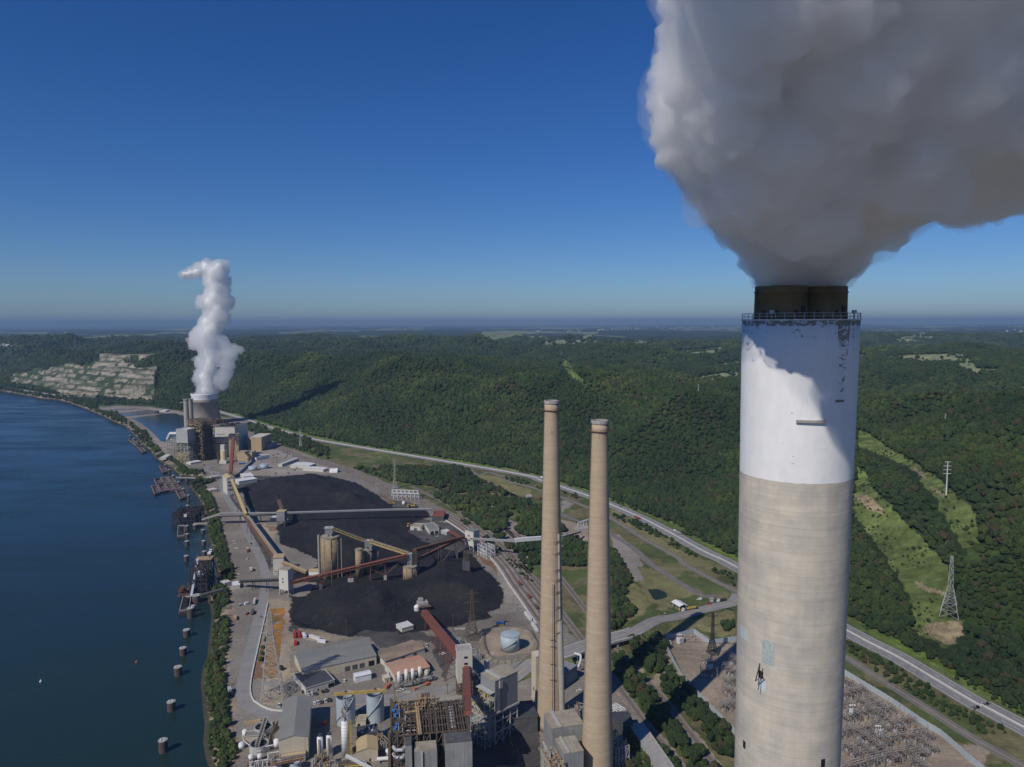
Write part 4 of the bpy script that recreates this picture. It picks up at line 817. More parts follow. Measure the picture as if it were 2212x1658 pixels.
mat('orange_mud', (.42,.185,.03), .3, .045, .45, col2=(.13,.10,.03)); mat('green_pond', (.022,.036,.022), .3, .2, .45, spec=.15); mat('pond_water', (.016,.028,.045), .2, .05, .12, spec=.6)

class Frame:
    """rectangle on the ground with a height: origin B, U towards A, V towards C"""
    def __init__(s, c, A, B, C_, h, za=None):
        z = h if za is None else za
        b = GP(c, *B, z); a = GP(c, *A, z); q = GP(c, *C_, z); b.z = a.z = q.z = 0
        s.u = (a-b).normalized(); s.LU = (a-b).length; v = (q-b)-s.u*((q-b).dot(s.u)); s.v = v.normalized(); s.LV = v.length; s.o = b; s.h = h
        s.rot = math.atan2(s.u.y, s.u.x)
    def P(s, a, b, z): return s.o+s.u*(a*s.LU)+s.v*(b*s.LV)+Vector((0,0,z))
    def M(s, a, b, z): return s.o+s.u*a+s.v*b+Vector((0,0,z))
    def box(s, mb, a0, a1, b0, b1, z0, z1):
        return mb.prism([s.P(a0,b0,0), s.P(a1,b0,0), s.P(a1,b1,0), s.P(a0,b1,0)], z0, z1)
def walls_gable(f, rise, along='U', z0=0.0):
    mb = MB(); h = f.h
    vs = [f.P(a,b,z) for z in (z0,h) for a,b in ((0,0),(1,0),(1,1),(0,1))]
    rd = [f.P(0,.5,h+rise), f.P(1,.5,h+rise)] if along == 'U' else [f.P(.5,0,h+rise), f.P(.5,1,h+rise)]
    fs = [(3,2,1,0),(0,1,5,4),(1,2,6,5),(2,3,7,6),(3,0,4,7)]
    fs += [(4,7,8),(5,9,6)] if along == 'U' else [(4,8,5),(7,6,9)]
    fs += [(4,5,9,8),(6,7,8,9)] if along == 'U' else [(5,6,9,8),(4,8,9,7)]
    return mb.add(vs+rd, fs)
def roof_gable(f, rise, along='U', over=.5, th=.25):
    mb = MB(); h = f.h; eu, ev = over/f.LU, over/f.LV
    for sgn in (0, 1):
        if along == 'U': q = [(-eu, -ev if not sgn else 1+ev), (1+eu, -ev if not sgn else 1+ev), (1+eu,.5), (-eu,.5)]
        else: q = [(-eu if not sgn else 1+eu, -ev), (-eu if not sgn else 1+eu, 1+ev), (.5,1+ev), (.5,-ev)]
        zz = [h+.02, h+.02, h+rise+.05, h+rise+.05]
        top = [f.P(a,b,z+th) for (a,b), z in zip(q, zz)]; bot = [f.P(a,b,z) for (a,b), z in zip(q, zz)]
        mb.add(bot+top, [(0,1,2,3),(7,6,5,4),(0,4,5,1),(1,5,6,2),(2,6,7,3),(3,7,4,0)])
    return mb
def building(label, f, wall, roof='grey_roof', shape='flat', rise=1.5, along='U', name='building', cat='building', doors=(), windows=(), z0=0.0, group=None, over=.4):
    cx = f.P(.5,.5,z0); t = thing(name, label, cat, (cx.x, cx.y, z0), 0, group)
    if shape == 'gable':
        obj('wall', walls_gable(f, rise, along, z0), MATS[wall], t); obj('roof', roof_gable(f, rise, along, over), MATS[roof], t)
    else:
        obj('wall', f.box(MB(), 0,1,0,1,z0,f.h), MATS[wall], t)
        e, g = .25/f.LU, .25/f.LV; mb = f.box(MB(), -e,1+e,-g,1+g,f.h+.003,f.h+.3)
        obj('roof', mb, MATS[roof], t)
        pr = MB()
        for a0,a1,b0,b1 in ((-e,1+e,-g,g*.6),(-e,1+e,1-g*.6,1+g),(-e,e*.6,g*.6,1-g*.6),(1-e*.6,1+e,g*.6,1-g*.6)): f.box(pr, a0,a1,b0,b1,f.h+.302,f.h+.75)
        obj('parapet', pr, MATS[wall], t)
    for side, pos, w, zz, hh, m, nm in [(*d, 'door') if len(d) == 6 else d for d in doors]+[(*d, 'window') for d in windows]:
        mb = MB(); L_ = f.LU if side in 'nf' else f.LV; a0, a1 = pos-w/2/L_, pos+w/2/L_; eps = .06
        if side == 'n': f.box(mb, a0,a1,-eps/f.LV,.02/f.LV,zz,zz+hh)
        elif side == 'f': f.box(mb, a0,a1,1-.02/f.LV,1+eps/f.LV,zz,zz+hh)
        elif side == 'l': f.box(mb, -eps/f.LU,.02/f.LU,a0,a1,zz,zz+hh)
        else: f.box(mb, 1-.02/f.LU,1+eps/f.LU,a0,a1,zz,zz+hh)
        obj(nm, mb, MATS[m], t)
    return t
def roof_bits(t, f, n=4, z=None, m='galv_steel', seed=1, s=1.6):
    r = random.Random(seed); z = z if z is not None else f.h+.3
    for k in range(n):
        a, b = r.uniform(.12,.88), r.uniform(.15,.85); p = f.P(a, b, z); w = r.uniform(.6,1.2)*s
        obj('roof_vent', MB().box((p.x,p.y,z+w*.35), (w,w*.8,w*.7), f.rot).box((p.x,p.y,z+w*.7+.06), (w*1.2,w,.12), f.rot), MATS[m], t)
def rad_px(c, x, y, rx, z=0.0):
    g = GP(c, x, y, z); d = (g-Vector((0,0,CAM_H))); dep = d.y*_cp-d.z*_sp
    return rx/CR[c][2]/1.8336/FOC*dep
def tank(label, c, x, yb, yt, rx, m='white_tank', roof='cone', name='storage_tank', cat='tank', group=None, rail=True, seg=40, leg=0, stair=True):
    """standing tank: base centre seen at (x,yb), top centre at (x,yt), half width rx"""
    h = HT(c, x, yb, yt); g = GP(c, x, yb); r = rad_px(c, x, yb, rx); t = thing(name, label, cat, (g.x, g.y, 0), 0, group)
    sh = MB().rev((g.x,g.y,leg), [(r,0),(r,h-leg)], seg, cap=roof != 'open')
    if roof == 'open': sh.rev((g.x,g.y,leg), [(r-.25,h-leg),(r-.25,.5)], seg, cap=False).rev((g.x,g.y,leg+(h-leg)*.55), [(r-.26,0),(r-.26,.1)], seg)
    so = obj('shell', sh, MATS[m], t); so.data.polygons.foreach_set('use_smooth', [len(p.vertices) == 4 for p in so.data.polygons])
    if roof == 'cone': obj('roof', MB().rev((g.x,g.y,h+.005), [(r+.12,0),(r+.12,.15),(.3,.16+r*.12),(.3,.5+r*.12),(.02,.5+r*.12)], seg), MATS[m], t)
    elif roof == 'dome': obj('roof', MB().rev((g.x,g.y,h+.005), [(r*math.cos(k*math.pi/12), r*.55*math.sin(k*math.pi/12)) for k in range(6)]+[(.05,r*.55)], seg), MATS[m], t)
    else: obj('rim', MB().rev((g.x,g.y,h), [(r-.3,.003),(r+.2,.003),(r+.2,.3),(r-.3,.3),(r-.3,.003)], seg, cap=False), MATS['galv_steel'], t)
    if rail:
        rl = MB()
        for hh in (.55,1.05): rl.rev((g.x,g.y,h+.2+hh), [(r-.02,0),(r+.06,0),(r+.06,.07),(r-.02,.07),(r-.02,0)], seg, cap=False)
        for k in range(16): a = k*math.pi/8; rl.beam((g.x+r*math.cos(a), g.y+r*math.sin(a), h+.1), (g.x+r*math.cos(a), g.y+r*math.sin(a), h+1.3), .07)
        obj('railing', rl, MATS['galv_steel'], t)
    if stair and h > 4:
        st = MB(); a0, a1 = math.radians(200), math.radians(330); n = 26; pts = [Vector((g.x+(r+.45)*math.cos(a0+(a1-a0)*k/n), g.y+(r+.45)*math.sin(a0+(a1-a0)*k/n), .3+(h-.3)*k/n)) for k in range(n+1)]
        for p, q in zip(pts[:-1], pts[1:]): st.beam(p, q, .8, .18); st.beam(p+Vector((0,0,1)), q+Vector((0,0,1)), .07)
        obj('stair', st, MATS['galv_steel'], t)
    for k in range(leg > 0 and 4 or 0):
        a = k*math.pi/2+.7; obj('leg', MB().beam((g.x+r*.85*math.cos(a), g.y+r*.85*math.sin(a), 0), (g.x+r*.85*math.cos(a), g.y+r*.85*math.sin(a), leg+.2), .3), MATS['galv_steel'], t)
    return t, g, r, h
def conveyor(label, pts, w, h, m, roof=None, bents=0, bm='brown_steel', truss=False, name='conveyor_gallery', cat='conveyor', ends=(0,0), walk=True, bw=None, skipz=0):
    """gallery through 3-D points on its floor line; bents = spacing of the supports"""
    pts = [Vector(p) for p in pts]; g = pts[0]; t = thing(name, label, cat, (g.x, g.y, 0))
    mb = MB(); rf = MB(); wk = MB(); tr = MB()
    for p, q in zip(pts[:-1], pts[1:]):
        up = Vector((0,0,h/2))
        if truss: tr.truss(p, q, w+.3, h, .3, max(3, int((q-p).length/(h*1.3)))); mb.beam(p+Vector((0,0,.45)), q+Vector((0,0,.45)), w*.8, .5); rf.beam(p+Vector((0,0,h+.2)), q+Vector((0,0,h+.2)), w+.3, .2)
        else: mb.beam(p+up, q+up, w, h); rf.beam(p+Vector((0,0,h+.14)), q+Vector((0,0,h+.14)), w+.4, .22)
        if walk:
            d = (q-p).normalized(); sd = Vector((d.y,-d.x,0)).normalized()*(w/2+.55)
            wk.beam(p+sd+Vector((0,0,.3)), q+sd+Vector((0,0,.3)), .9, .12); wk.beam(p+sd*1.12+Vector((0,0,1.4)), q+sd*1.12+Vector((0,0,1.4)), .08)
            n = max(2, int((q-p).length/3))
            for k in range(n+1): s_ = p+(q-p)*k/n+sd*1.12; wk.beam(s_+Vector((0,0,.3)), s_+Vector((0,0,1.4)), .07)
    if tr.v: obj('truss', tr, MATS[bm if truss is True else truss], t)
    obj('casing', mb, MATS[m], t); obj('roof', rf, MATS[roof or m], t)
    if wk.v: obj('walkway', wk, MATS[bm], t)
    if bents:
        for p, q in zip(pts[:-1], pts[1:]):
            n = int((q-p).length/bents); d = (q-p).normalized(); sd = Vector((d.y,-d.x,0)).normalized()*((bw or w)/2+.3)
            for k in range(1, n+1):
                c_ = p+(q-p)*k/(n+1)
                if c_.z < 2.5: continue
                b_ = MB(); sp = sd*(1+c_.z/28)
                for s_ in (-1,1): b_.beam(c_+sd*s_, Vector((c_.x, c_.y, -.3))+sp*s_, .5)
                m_ = max(1, int(c_.z/8))
                for j in range(m_):
                    z0, z1 = c_.z*j/m_, c_.z*(j+1)/m_; f0, f1 = sp+(sd-sp)*(j/m_), sp+(sd-sp)*((j+1)/m_)
                    b_.beam(Vector((c_.x,c_.y,z0))-f0, Vector((c_.x,c_.y,z1))+f1, .3); b_.beam(Vector((c_.x,c_.y,z1))-f1, Vector((c_.x,c_.y,z1))+f1, .3)
                obj('trestle', b_, MATS[bm], t)
    return t
def steel_frame(mb, f, zs, nu, nv, bar=.5, brace=True, inner=False, seed=0):
    r = random.Random(seed)
    for i in range(nu+1):
        for j in range(nv+1):
            if inner or i in (0,nu) or j in (0,nv): mb.beam(f.P(i/nu,j/nv,zs[0]), f.P(i/nu,j/nv,zs[-1]), bar)
    for z in zs[1:]:
        for j in range(nv+1): mb.beam(f.P(0,j/nv,z), f.P(1,j/nv,z), bar*.8)
        for i in range(nu+1): mb.beam(f.P(i/nu,0,z), f.P(i/nu,1,z), bar*.8)
    if brace:
        for z0, z1 in zip(zs[:-1], zs[1:]):
            for i in range(nu):
                for j in (0, nv):
                    if r.random() < .75: mb.beam(f.P(i/nu,j/nv,z0), f.P((i+1)/nu,j/nv,z1), bar*.5)
                    if r.random() < .4: mb.beam(f.P((i+1)/nu,j/nv,z0), f.P(i/nu,j/nv,z1), bar*.5)
            for j in range(nv):
                for i in (0, nu):
                    if r.random() < .75: mb.beam(f.P(i/nu,j/nv,z0), f.P(i/nu,(j+1)/nv,z1), bar*.5)
    return mb
def tangle(f, z0, z1, n, seed, bars=(.25,.7), vert=.25):
    """many straight pipes and beams running along the frame's axes"""
    mb = MB(); r = random.Random(seed)
    for k in range(n):
        a, b, z = r.random(), r.random(), r.uniform(z0, z1); w = r.uniform(*bars); q = r.random()
        if q < vert: mb.beam(f.P(a,b,z), f.P(a,b,min(z+r.uniform(1.5,6), z1+3)), w)
        elif q < (1+vert)/2: a2 = min(1, a+r.uniform(.08,.4)); mb.beam(f.P(a,b,z), f.P(a2,b,z), w)
        else: b2 = min(1, b+r.uniform(.1,.5)); mb.beam(f.P(a,b,z), f.P(a,b2,z), w)
    return mb
# ------------------------------------------------------------------ roads, tracks
def ribbon(pts, w, dz, th=None, zf=None):
    """flat strip along a centre line, following the land"""
    mb = MB(); n = len(pts); L_, R2 = [], []; xs = np.array([p.x for p in pts]); ys = np.array([p.y for p in pts])
    hz_ = np.zeros(n) if zf is None else np.array([zf(i/(n-1)) for i in range(n)])
    for i in range(n):
        d = (pts[min(i+1,n-1)]-pts[max(i-1,0)]); d.z = 0; d.normalize(); s = Vector((d.y,-d.x,0))*w/2
        z = Vector((0,0,hz_[i]+dz)); p = Vector((pts[i].x, pts[i].y, 0)); L_.append(p-s+z); R2.append(p+s+z)
    vs = L_+R2; fs = [(i,i+n,i+1+n,i+1) for i in range(n-1)]
    if th:
        lo = [v-Vector((0,0,th)) for v in vs]; m = 2*n; vs = vs+lo
        fs += [(i,i+1,m+i+1,m+i) for i in range(n-1)]+[(n+i+1,n+i,m+n+i,m+n+i+1) for i in range(n-1)]+[(0,m,m+n,n),(n-1,2*n-1,m+2*n-1,m+n-1)]+[(m+i,m+i+1,m+i+1+n,m+i+n) for i in range(n-1)]
    return mb.add(vs, fs)
def offset(pts, o):
    out = []
    for i, p in enumerate(pts):
        d = pts[min(i+1,len(pts)-1)]-pts[max(i-1,0)]; d.z = 0; d.normalize(); out.append(p+Vector((d.y,-d.x,0))*o)
    return out
def line(c, *pts): return [GP(c, x, y) for x, y in pts]
hw = resample([Vector((x,y,0)) for x, y in HWY[1:-2]], 12)
DZH = .25
struct('highway', ribbon(hw, 23.5, DZH, .4), MATS['highway_road'])
tag(obj('median_barrier', ribbon(hw, .9, DZH+.95, .95), MATS['barrier']), 'long white concrete barrier running down the middle of the highway', 'barrier')
lm = MB()
for o_ in (-10.4, -1.6, 1.6, 10.4):
    r_ = ribbon(offset(hw, o_), .28, DZH+.012); lm.add(r_.v, r_.f)
for o_ in (-6.0, 6.0):
    q = offset(hw, o_)
    for i in range(0, min(len(q)-1, 260)):
        p0_, p1_ = q[i], q[i]+(q[i+1]-q[i])*.4; r_ = ribbon([p0_, p1_], .3, DZH+.012); lm.add(r_.v, r_.f)
struct('highway_lane_markings', lm, MATS['lane_paint'])
def road(name, pts, w, m='old_road', dz=.12, step=8, centre=None, zf=None, th=.15, edge=None):
    q = resample(pts, step); o = struct(name, ribbon(q, w, dz, th, zf), MATS[m])
    if centre: struct(name+'_centre_line', ribbon(q, .35, dz+.012, None, zf), MATS[centre])
    return q
side = road('side_road', line(15,(1800,1740),(1600,1658),(1500,1600),(1200,1430),(900,1235),(600,1040),(300,850),(170,765))+line(11,(2000,350),(1850,275),(1600,140),(1350,0))+line(10,(1500,1575),(1200,1405),(920,1228),(730,1140),(485,1040),(330,985),(0,885))+line(4,(2100,130),(1900,100),(1750,60),(1640,90),(1560,40),(1460,-20)), 9.5, 'old_road', .10, centre='yellow_line')
low = road('lower_road', line(11,(1760,420),(1600,425),(1500,375),(1250,225),(1080,110),(910,0))+line(10,(1100,1480),(920,1372),(730,1290),(620,1248),(485,1190),(330,1130),(200,1080),(0,990))+line(4,(2211,390),(2100,345),(1900,260),(1720,180),(1620,130),(1560,60)), 9, 'old_road', .07)
BR0 = 7.0
def bz(t): return BR0*float(smooth(.0,.30,np.array(t))*(1-smooth(.62,.86,np.array(t))))
acc = line(11,(2060,400),(2000,500),(1750,560),(1500,620),(1200,722),(1000,780))+[GP(11,700,880,BR0-.3)*1, GP(11,410,960,BR0)]+[GP(9,1560,60,BR0), GP(9,1280,160,BR0), GP(9,1050,240,5)]+line(9,(880,330),(600,480),(300,640))+line(6,(1300,1340),(900,1440),(400,1480),(0,1520))
for p in acc: p.z = 0
accq = resample(acc, 6)
cl = [0.0]
for p, q in zip(accq[:-1], accq[1:]): cl.append(cl[-1]+(q-p).length)
def near_t(pt): i = min(range(len(accq)), key=lambda i: (accq[i].x-pt.x)**2+(accq[i].y-pt.y)**2); return i/(len(accq)-1)
tA, tB = near_t(GP(11,720,880,BR0)), near_t(GP(9,1250,180,BR0))
def bz(t): return BR0*float(smooth(tA-.22, tA-.02, np.array(t))*(1-smooth(tB+.01, tB+.13, np.array(t))))
struct('access_road', ribbon(accq, 15, .16, .3, bz), MATS['asphalt_pale']); struct('access_road_centre_line', ribbon(accq, .4, .175, None, bz), MATS['yellow_line'])
em = MB(); n_ = len(accq)
for i in range(n_-1):
    t0 = i/(n_-1); z = bz(t0)
    if z > .3 and not (tA < t0 < tB):
        d = (accq[i+1]-accq[i]).normalized(); s_ = Vector((d.y,-d.x,0)); p, q = accq[i], accq[i+1]; w0 = 7.4; w1 = 7.4+z*1.6; zq = bz((i+1)/(n_-1)); w1q = 7.4+zq*1.6
        em.add([p-s_*w1+Vector((0,0,-.2)), p-s_*w0+Vector((0,0,z)), p+s_*w0+Vector((0,0,z)), p+s_*w1+Vector((0,0,-.2)), q-s_*w1q+Vector((0,0,-.2)), q-s_*w0+Vector((0,0,zq)), q+s_*w0+Vector((0,0,zq)), q+s_*w1q+Vector((0,0,-.2))], [(0,4,5,1),(1,5,6,2),(2,6,7,3)])
struct('road_embankment', em, mat('bank_grass', (.13,.13,.055), .5, .1, .95, col2=(.07,.09,.03)))
i0, i1 = int(tA*(n_-1)), int(tB*(n_-1))+1; sp = accq[i0:i1+1]
bt = thing('road_bridge', 'pale concrete road bridge crossing the railway tracks beside the slim chimneys', 'bridge', (sp[len(sp)//2].x, sp[len(sp)//2].y, 0))
zf_ = lambda t: BR0
obj('deck', ribbon(sp, 16, .1, 1.6, zf_), MATS['concrete'], bt)
for o_ in (-7.8, 7.8): obj('parapet', ribbon(offset(sp, o_), .6, 1.15, 1.2, zf_), MATS['barrier'], bt)
for k in (len(sp)//3, 2*len(sp)//3, 1, len(sp)-2):
    d = (sp[min(k+1,len(sp)-1)]-sp[k-1]).normalized(); obj('pier', MB().box((sp[k].x, sp[k].y, 2.6), (1.6,14,5.6), math.atan2(d.y, d.x)), MATS['concrete'], bt)
# works road along the river, with its curve round the pylon
riv = line(5,(1030,1150),(760,1160),(600,1150),(480,1105),(400,1050),(365,960),(372,850),(400,720),(440,560),(480,400),(530,200),(560,60))+line(3,(690,1290),(690,1180),(640,1010),(560,840),(480,690),(440,580),(420,520),(330,420),(250,290),(215,170),(225,90))+line(2,(1040,1050),(980,1010),(880,990),(870,960),(930,935),(1000,935))
rv = road('works_road', riv, 10.5, 'asphalt_pale', .06)
ret = offset(rv[:60], 6.2)
road('works_road', line(6,(0,1430),(300,1440),(700,1400),(1000,1340),(1290,1290),(1500,1170),(1800,1060),(2000,1010)), 9, 'asphalt_pale', .05)
road('works_road', line(4,(1560,930),(1750,1030),(1860,1150),(1960,1280),(2060,1420),(2100,1480),(2000,1560),(1700,1650))+line(6,(1500,560+0),(1300,640),(1050,700)), 8, 'old_road', .05) if False else None
guard = MB(); q = offset(rv, -6.0)
tag(obj('retaining_kerb', ribbon(resample([p for p in offset(rv, 5.9)[1:30]], 6), .9, 1.1, 1.2), MATS['barrier']), 'curved pale concrete barrier around the bend beneath the big pylon', 'barrier')

def track(label, pts, bed=4.6, dz=.35, m='ballast'):
    q = resample(pts, 7); c0 = q[len(q)//2]; t = thing('railway_track', label, 'railway track', (c0.x, c0.y, 0))
    obj('ballast_bed', ribbon(q, bed, dz, .4), MATS[m], t)
    for k, o_ in enumerate((-.75,.75)): obj('rail', ribbon(offset(q, o_), .22, dz+.2, .18), MATS['rail_steel'], t)
    sl_ = MB(); L_ = 0
    for a, b in zip(q[:-1], q[1:]):
        d = b-a; n = max(1, int(d.length/1.4)); dn = d.normalized(); s_ = Vector((dn.y,-dn.x,0))*1.35
        for k in range(n): p = a+d*k/n+Vector((0,0,dz+.03)); sl_.beam(p-s_, p+s_, .45, .12)
        if len(sl_.v) > 9000: break
    obj('sleepers', sl_, mat('sleeper', (.10,.075,.055), .3, .5, .9), t); return q
TRK = [('railway track on pale ballast between the green belts beside the yard', line(9,(2211,980),(2155,900),(2030,720),(1920,560)), 4.6) ,
       ('railway track passing under the road bridge and past the substation wall', line(20,(1060,1020),(980,924),(800,690),(620,450),(470,260))+line(11,(800,1490),(700,1380),(560,1210),(450,1090),(380,1010))+line(9,(1905,60),(1800,-60))+line(10,(330,1560),(200,1440),(0,1320))+line(4,(2211,930),(2100,840),(1950,710),(1850,630),(1660,510),(1490,380),(1300,280),(1180,235)), 6.5),
       ('railway track on pale gravel nearest the thickets, two lines over from the coal yard', line(20,(860,1180),(700,980),(560,790),(320,500),(75,160))+line(6,(2500,840),(2200,440),(2040,235),(1930,110),(1830,0))+line(4,(2211,1170),(2000,980),(1760,740),(1500,545),(1290,400),(1080,295),(900,205)), 7.5)]
q = track(*TRK[1])
q = track(*TRK[2], m='ballast')
yardw = line(6,(2000,640),(1850,420),(1690,190))+line(4,(1830,1060),(1560,780),(1250,560),(1000,430),(700,310),(400,150),(130,30))+line(2,(1900,870),(1700,790),(1500,690),(1430,640))
yard = offset(resample(yardw, 15), 13)
struct('rail_yard_bed', ribbon(yard, 26, .04), mat('yard_ballast', (.30,.265,.23), .3, .05, .95, col2=(.20,.165,.14)))
for k, (o_, lb) in enumerate(((-9.5,'yard track nearest the coal heaps with a concrete kerb beside it'),(-3.2,'second yard track from the coal heaps'),(3.2,'third yard track from the coal heaps'),(9.5,'outermost yard track next to the green verge'))):
    track('railway '+lb, offset(yard, o_), 3.4, .2+.01*k)
ykerb = offset(yard, -14.5)
tag(obj('kerb_wall', ribbon(ykerb[:28], 1.2, 1.3, 1.4), MATS['barrier']), 'low pale concrete wall separating the yard tracks from the coal storage', 'wall')

# ------------------------------------------------------------------ ponds
def sheet(name, c, pts, z, m, label=None, cat=None):
    mb = MB().add([GP(c, x, y, 0)+Vector((0,0,z)) for x, y in pts], [tuple(range(len(pts)))]); return tag(obj(name, mb, MATS[m]), kind='structure')
sheet('settling_pond_water', 5, [(625,160),(760,150),(770,200),(740,240),(775,270),(745,320),(755,350),(725,380),(740,420),(725,480),(715,600),(700,660),(700,800),(640,815),(580,790),(575,700),(600,500),(640,400),(625,300)], .03, 'orange_mud')
sheet('pond_water', 11, [(860,325),(910,330),(980,320),(1060,350),(1110,375),(1120,430),(1040,455),(970,470),(930,450),(905,400)], .03, 'green_pond')
sheet('ash_pond_water', 1, [(1150,880),(1300,860),(1480,840),(1540,840),(1640,880),(1640,980),(1500,1060),(1440,1090),(1400,1080),(1350,1020),(1240,930)], .06, 'pond_water')
sheet('ash_pond_water', 1, [(1090,868),(1350,842),(1440,838),(1400,820),(1300,806),(1100,830),(1010,838)], .06, 'pond_water')
sheet('ash_pond_water', 1, [(880,815),(1150,806),(1250,798),(1180,795),(1000,803),(900,805)], .06, 'pond_water')
# ================================================================== the near works
F = Frame
# long grey-roofed workshop with lean-to and truck bays
h = HT(5,1620,690,605); f = F(5,(1620,603),(922,748),(866,572),h)
f = F(5,(1620,603),(922,748),(866,572),h)
building('long grey-roofed workshop with open truck bays, a pylon shadow lying across its roof', f, 'beige_clad', 'grey_roof', 'gable', 1.8, 'U', 'workshop', 'building',
  doors=[('n',.60,4.6,.1,4.2,'dark_grey','bay_door'),('n',.70,4.6,.1,4.2,'dark_grey','bay_door'),('n',.80,4.6,.1,4.2,'dark_grey','bay_door'),('n',.93,5.2,.1,4.6,'black_hole','bay_door')], windows=[('l',p,1.4,1.5,1.2,'galv_steel') for p in (.2,.35,.5,.65,.8)])
f2 = F(5,(1226,832),(957,912),(918,752),h*.62)
lt = building('dark flat-roofed extension on the near side of the long workshop', f2, 'pale_clad', 'dark_clad', 'flat', name='extension', doors=[('n',.88,5,.1,3.6,'black_hole'),('n',.42,1.2,.1,2.3,'dark_grey'),('n',.1,1.6,1.2,1.4,'black_hole','window')])
# gabled grey warehouse
h = HT(7,1475,1440,1100); f = F(7,(1456,1100),(986,1160),(1108,514),h)
building('tall grey-roofed warehouse with beige end wall beside the round settling tanks', f, 'beige_clad', 'grey_roof', 'gable', 2.2, 'V', 'warehouse', windows=[('r',p,1.2,2.2,1.4,'galv_steel') for p in (.2,.5,.8)])
f = F(7,(1408,1378),(1002,1440),(1010,1400),5.5); f.LV = max(f.LV, 4)
building('low tan-roofed annex against the near end of the grey-roofed warehouse', f, 'concrete', 'tan_roof', 'flat', name='annex')
# settling tanks with bridge
for (x, y, rx, zz, lb) in ((742,925,142,5.2,'round settling tank nearer the river road, dark water inside'),(672,1195,147,5.2,'round settling tank nearer the camera, dark water inside')):
    g = GP(7,x,y,zz); r = rad_px(7,x,y,rx,zz); t = thing('settling_tank', lb, 'tank', (g.x,g.y,0), 0, 'settling tanks')
    obj('wall', MB().rev((g.x,g.y,0), [(r,0),(r,zz),(r-.45,zz),(r-.45,.5)], 48, cap=False), MATS['pale_clad'] if False else mat('tank_wall',(.48,.48,.47),.15,.3,.8,streak=.3), t)
    obj('water', MB().rev((g.x,g.y,zz-1.6), [(r-.45,0),(r-.45,.05)], 48), MATS['pond_water'], t)
    sk = MB(); sk.beam((g.x-r*.9,g.y,zz-1.3),(g.x+r*.9,g.y+r*.2,zz-1.3),.3); sk.cyl((g.x,g.y,.5),1.2,zz+.4,12); obj('rake', sk, MATS['brown_steel'], t)
    wr = MB().rev((g.x,g.y,zz-.35), [(r-.9,0),(r-1.1,0),(r-1.1,.25),(r-.9,.25)], 48, cap=False); obj('weir', wr, MATS['galv_steel'], t)
a, b = GP(7,788,800,6.3), GP(7,640,1245,6.3)
t = thing('footbridge', 'grey steel truss walkway spanning both round settling tanks', 'walkway', (a.x,a.y,0)); obj('truss', MB().truss(a,b,2.6,1.6,.22,14), MATS['galv_steel'], t); obj('deck', MB().beam(a+Vector((0,0,.15)),b+Vector((0,0,.15)),2.3,.15), MATS['brown_steel'], t)
for p in (a,b,(a+b)/2): obj('support', MB().beam((p.x-1,p.y,0),(p.x-1,p.y,6.4),.35).beam((p.x+1,p.y,0),(p.x+1,p.y,6.4),.35), MATS['galv_steel'], t)
f = F(7,(668,1082),(440,1104),(478,1022),4.0); building('small grey-roofed pump house between the two settling tanks', f, 'beige_clad', 'grey_roof', 'flat', name='pump_house')
tank('small white tank behind the pump house', 7, 450,1085,1000,42,roof='dome',rail=False,stair=False,group='small white process tanks'); tank('small white tank nearest the river below the pump house', 7, 393,1280,1205,44,roof='dome',rail=False,stair=False,group='small white process tanks')
tank('left of the two slender white tanks in front of the settling tanks', 7, 546,1490,1395,40,roof='dome',rail=False,leg=1.5,stair=False,group='small white process tanks'); tank('right of the two slender white tanks in front of the settling tanks', 7, 684,1470,1385,38,roof='dome',rail=False,leg=1.5,stair=False,group='small white process tanks')
tank('white tank half hidden by the left corner of the grey-roofed warehouse', 7, 950,1265,1155,42,roof='dome',rail=False,stair=False,group='small white process tanks')
def pipes(label, runs, r, m='light_steel', name='pipe_run', cat='pipe', sup=True):
    p0_ = Vector(runs[0][0]); t = thing(name, label, cat, (p0_.x, p0_.y, 0)); sp_ = MB()
    for q in runs:
        obj('pipe', MB().tube(q, r, 8), MATS[m], t)
        if sup:
            for a_, b_ in zip(q[:-1], q[1:]):
                a_, b_ = Vector(a_), Vector(b_); n = int((b_-a_).length/9)
                for k in range(n+1): c_ = a_+(b_-a_)*(k+.5)/(n+1); sp_.beam((c_.x,c_.y,0),(c_.x,c_.y,c_.z),.25)
    if sp_.v: obj('support', sp_, MATS['galv_steel'], t)
    return t
pipes('pair of white pipes running from the near settling tank to the warehouse', [[GP(7,600,1285,4.5),GP(7,905,1228,4.5)],[GP(7,600,1300,3.4),GP(7,905,1245,3.4)]], .45)
pipes('white pipe entering the warehouse end wall', [[GP(7,815,1440,5),GP(7,815,1365,5),GP(7,990,1335,5)]], .4); pipes('white pipe behind the pair of slender tanks', [[GP(7,530,1500,3),GP(7,812,1460,3)]], .45)
pipes('white pipe zigzag from the pump house to the slender tanks', [[GP(7,415,1110,3),GP(7,430,1160,3),GP(7,640,1330,3),GP(7,700,1325,3)]], .35)
for q in (((430,880),(700,835)),((940,870),(880,1020)),((840,1030),(830,1170))): tag(obj('low_wall', MB().beam(GP(7,*q[0],1),GP(7,*q[1],1),.8,2), MATS['tan_roof']), {(430,880):'low tan wall above the settling tanks',(940,870):'low tan wall to the right of the far settling tank',(840,1030):'short tan trench wall between settling tanks and warehouse'}[q[0]], 'wall')
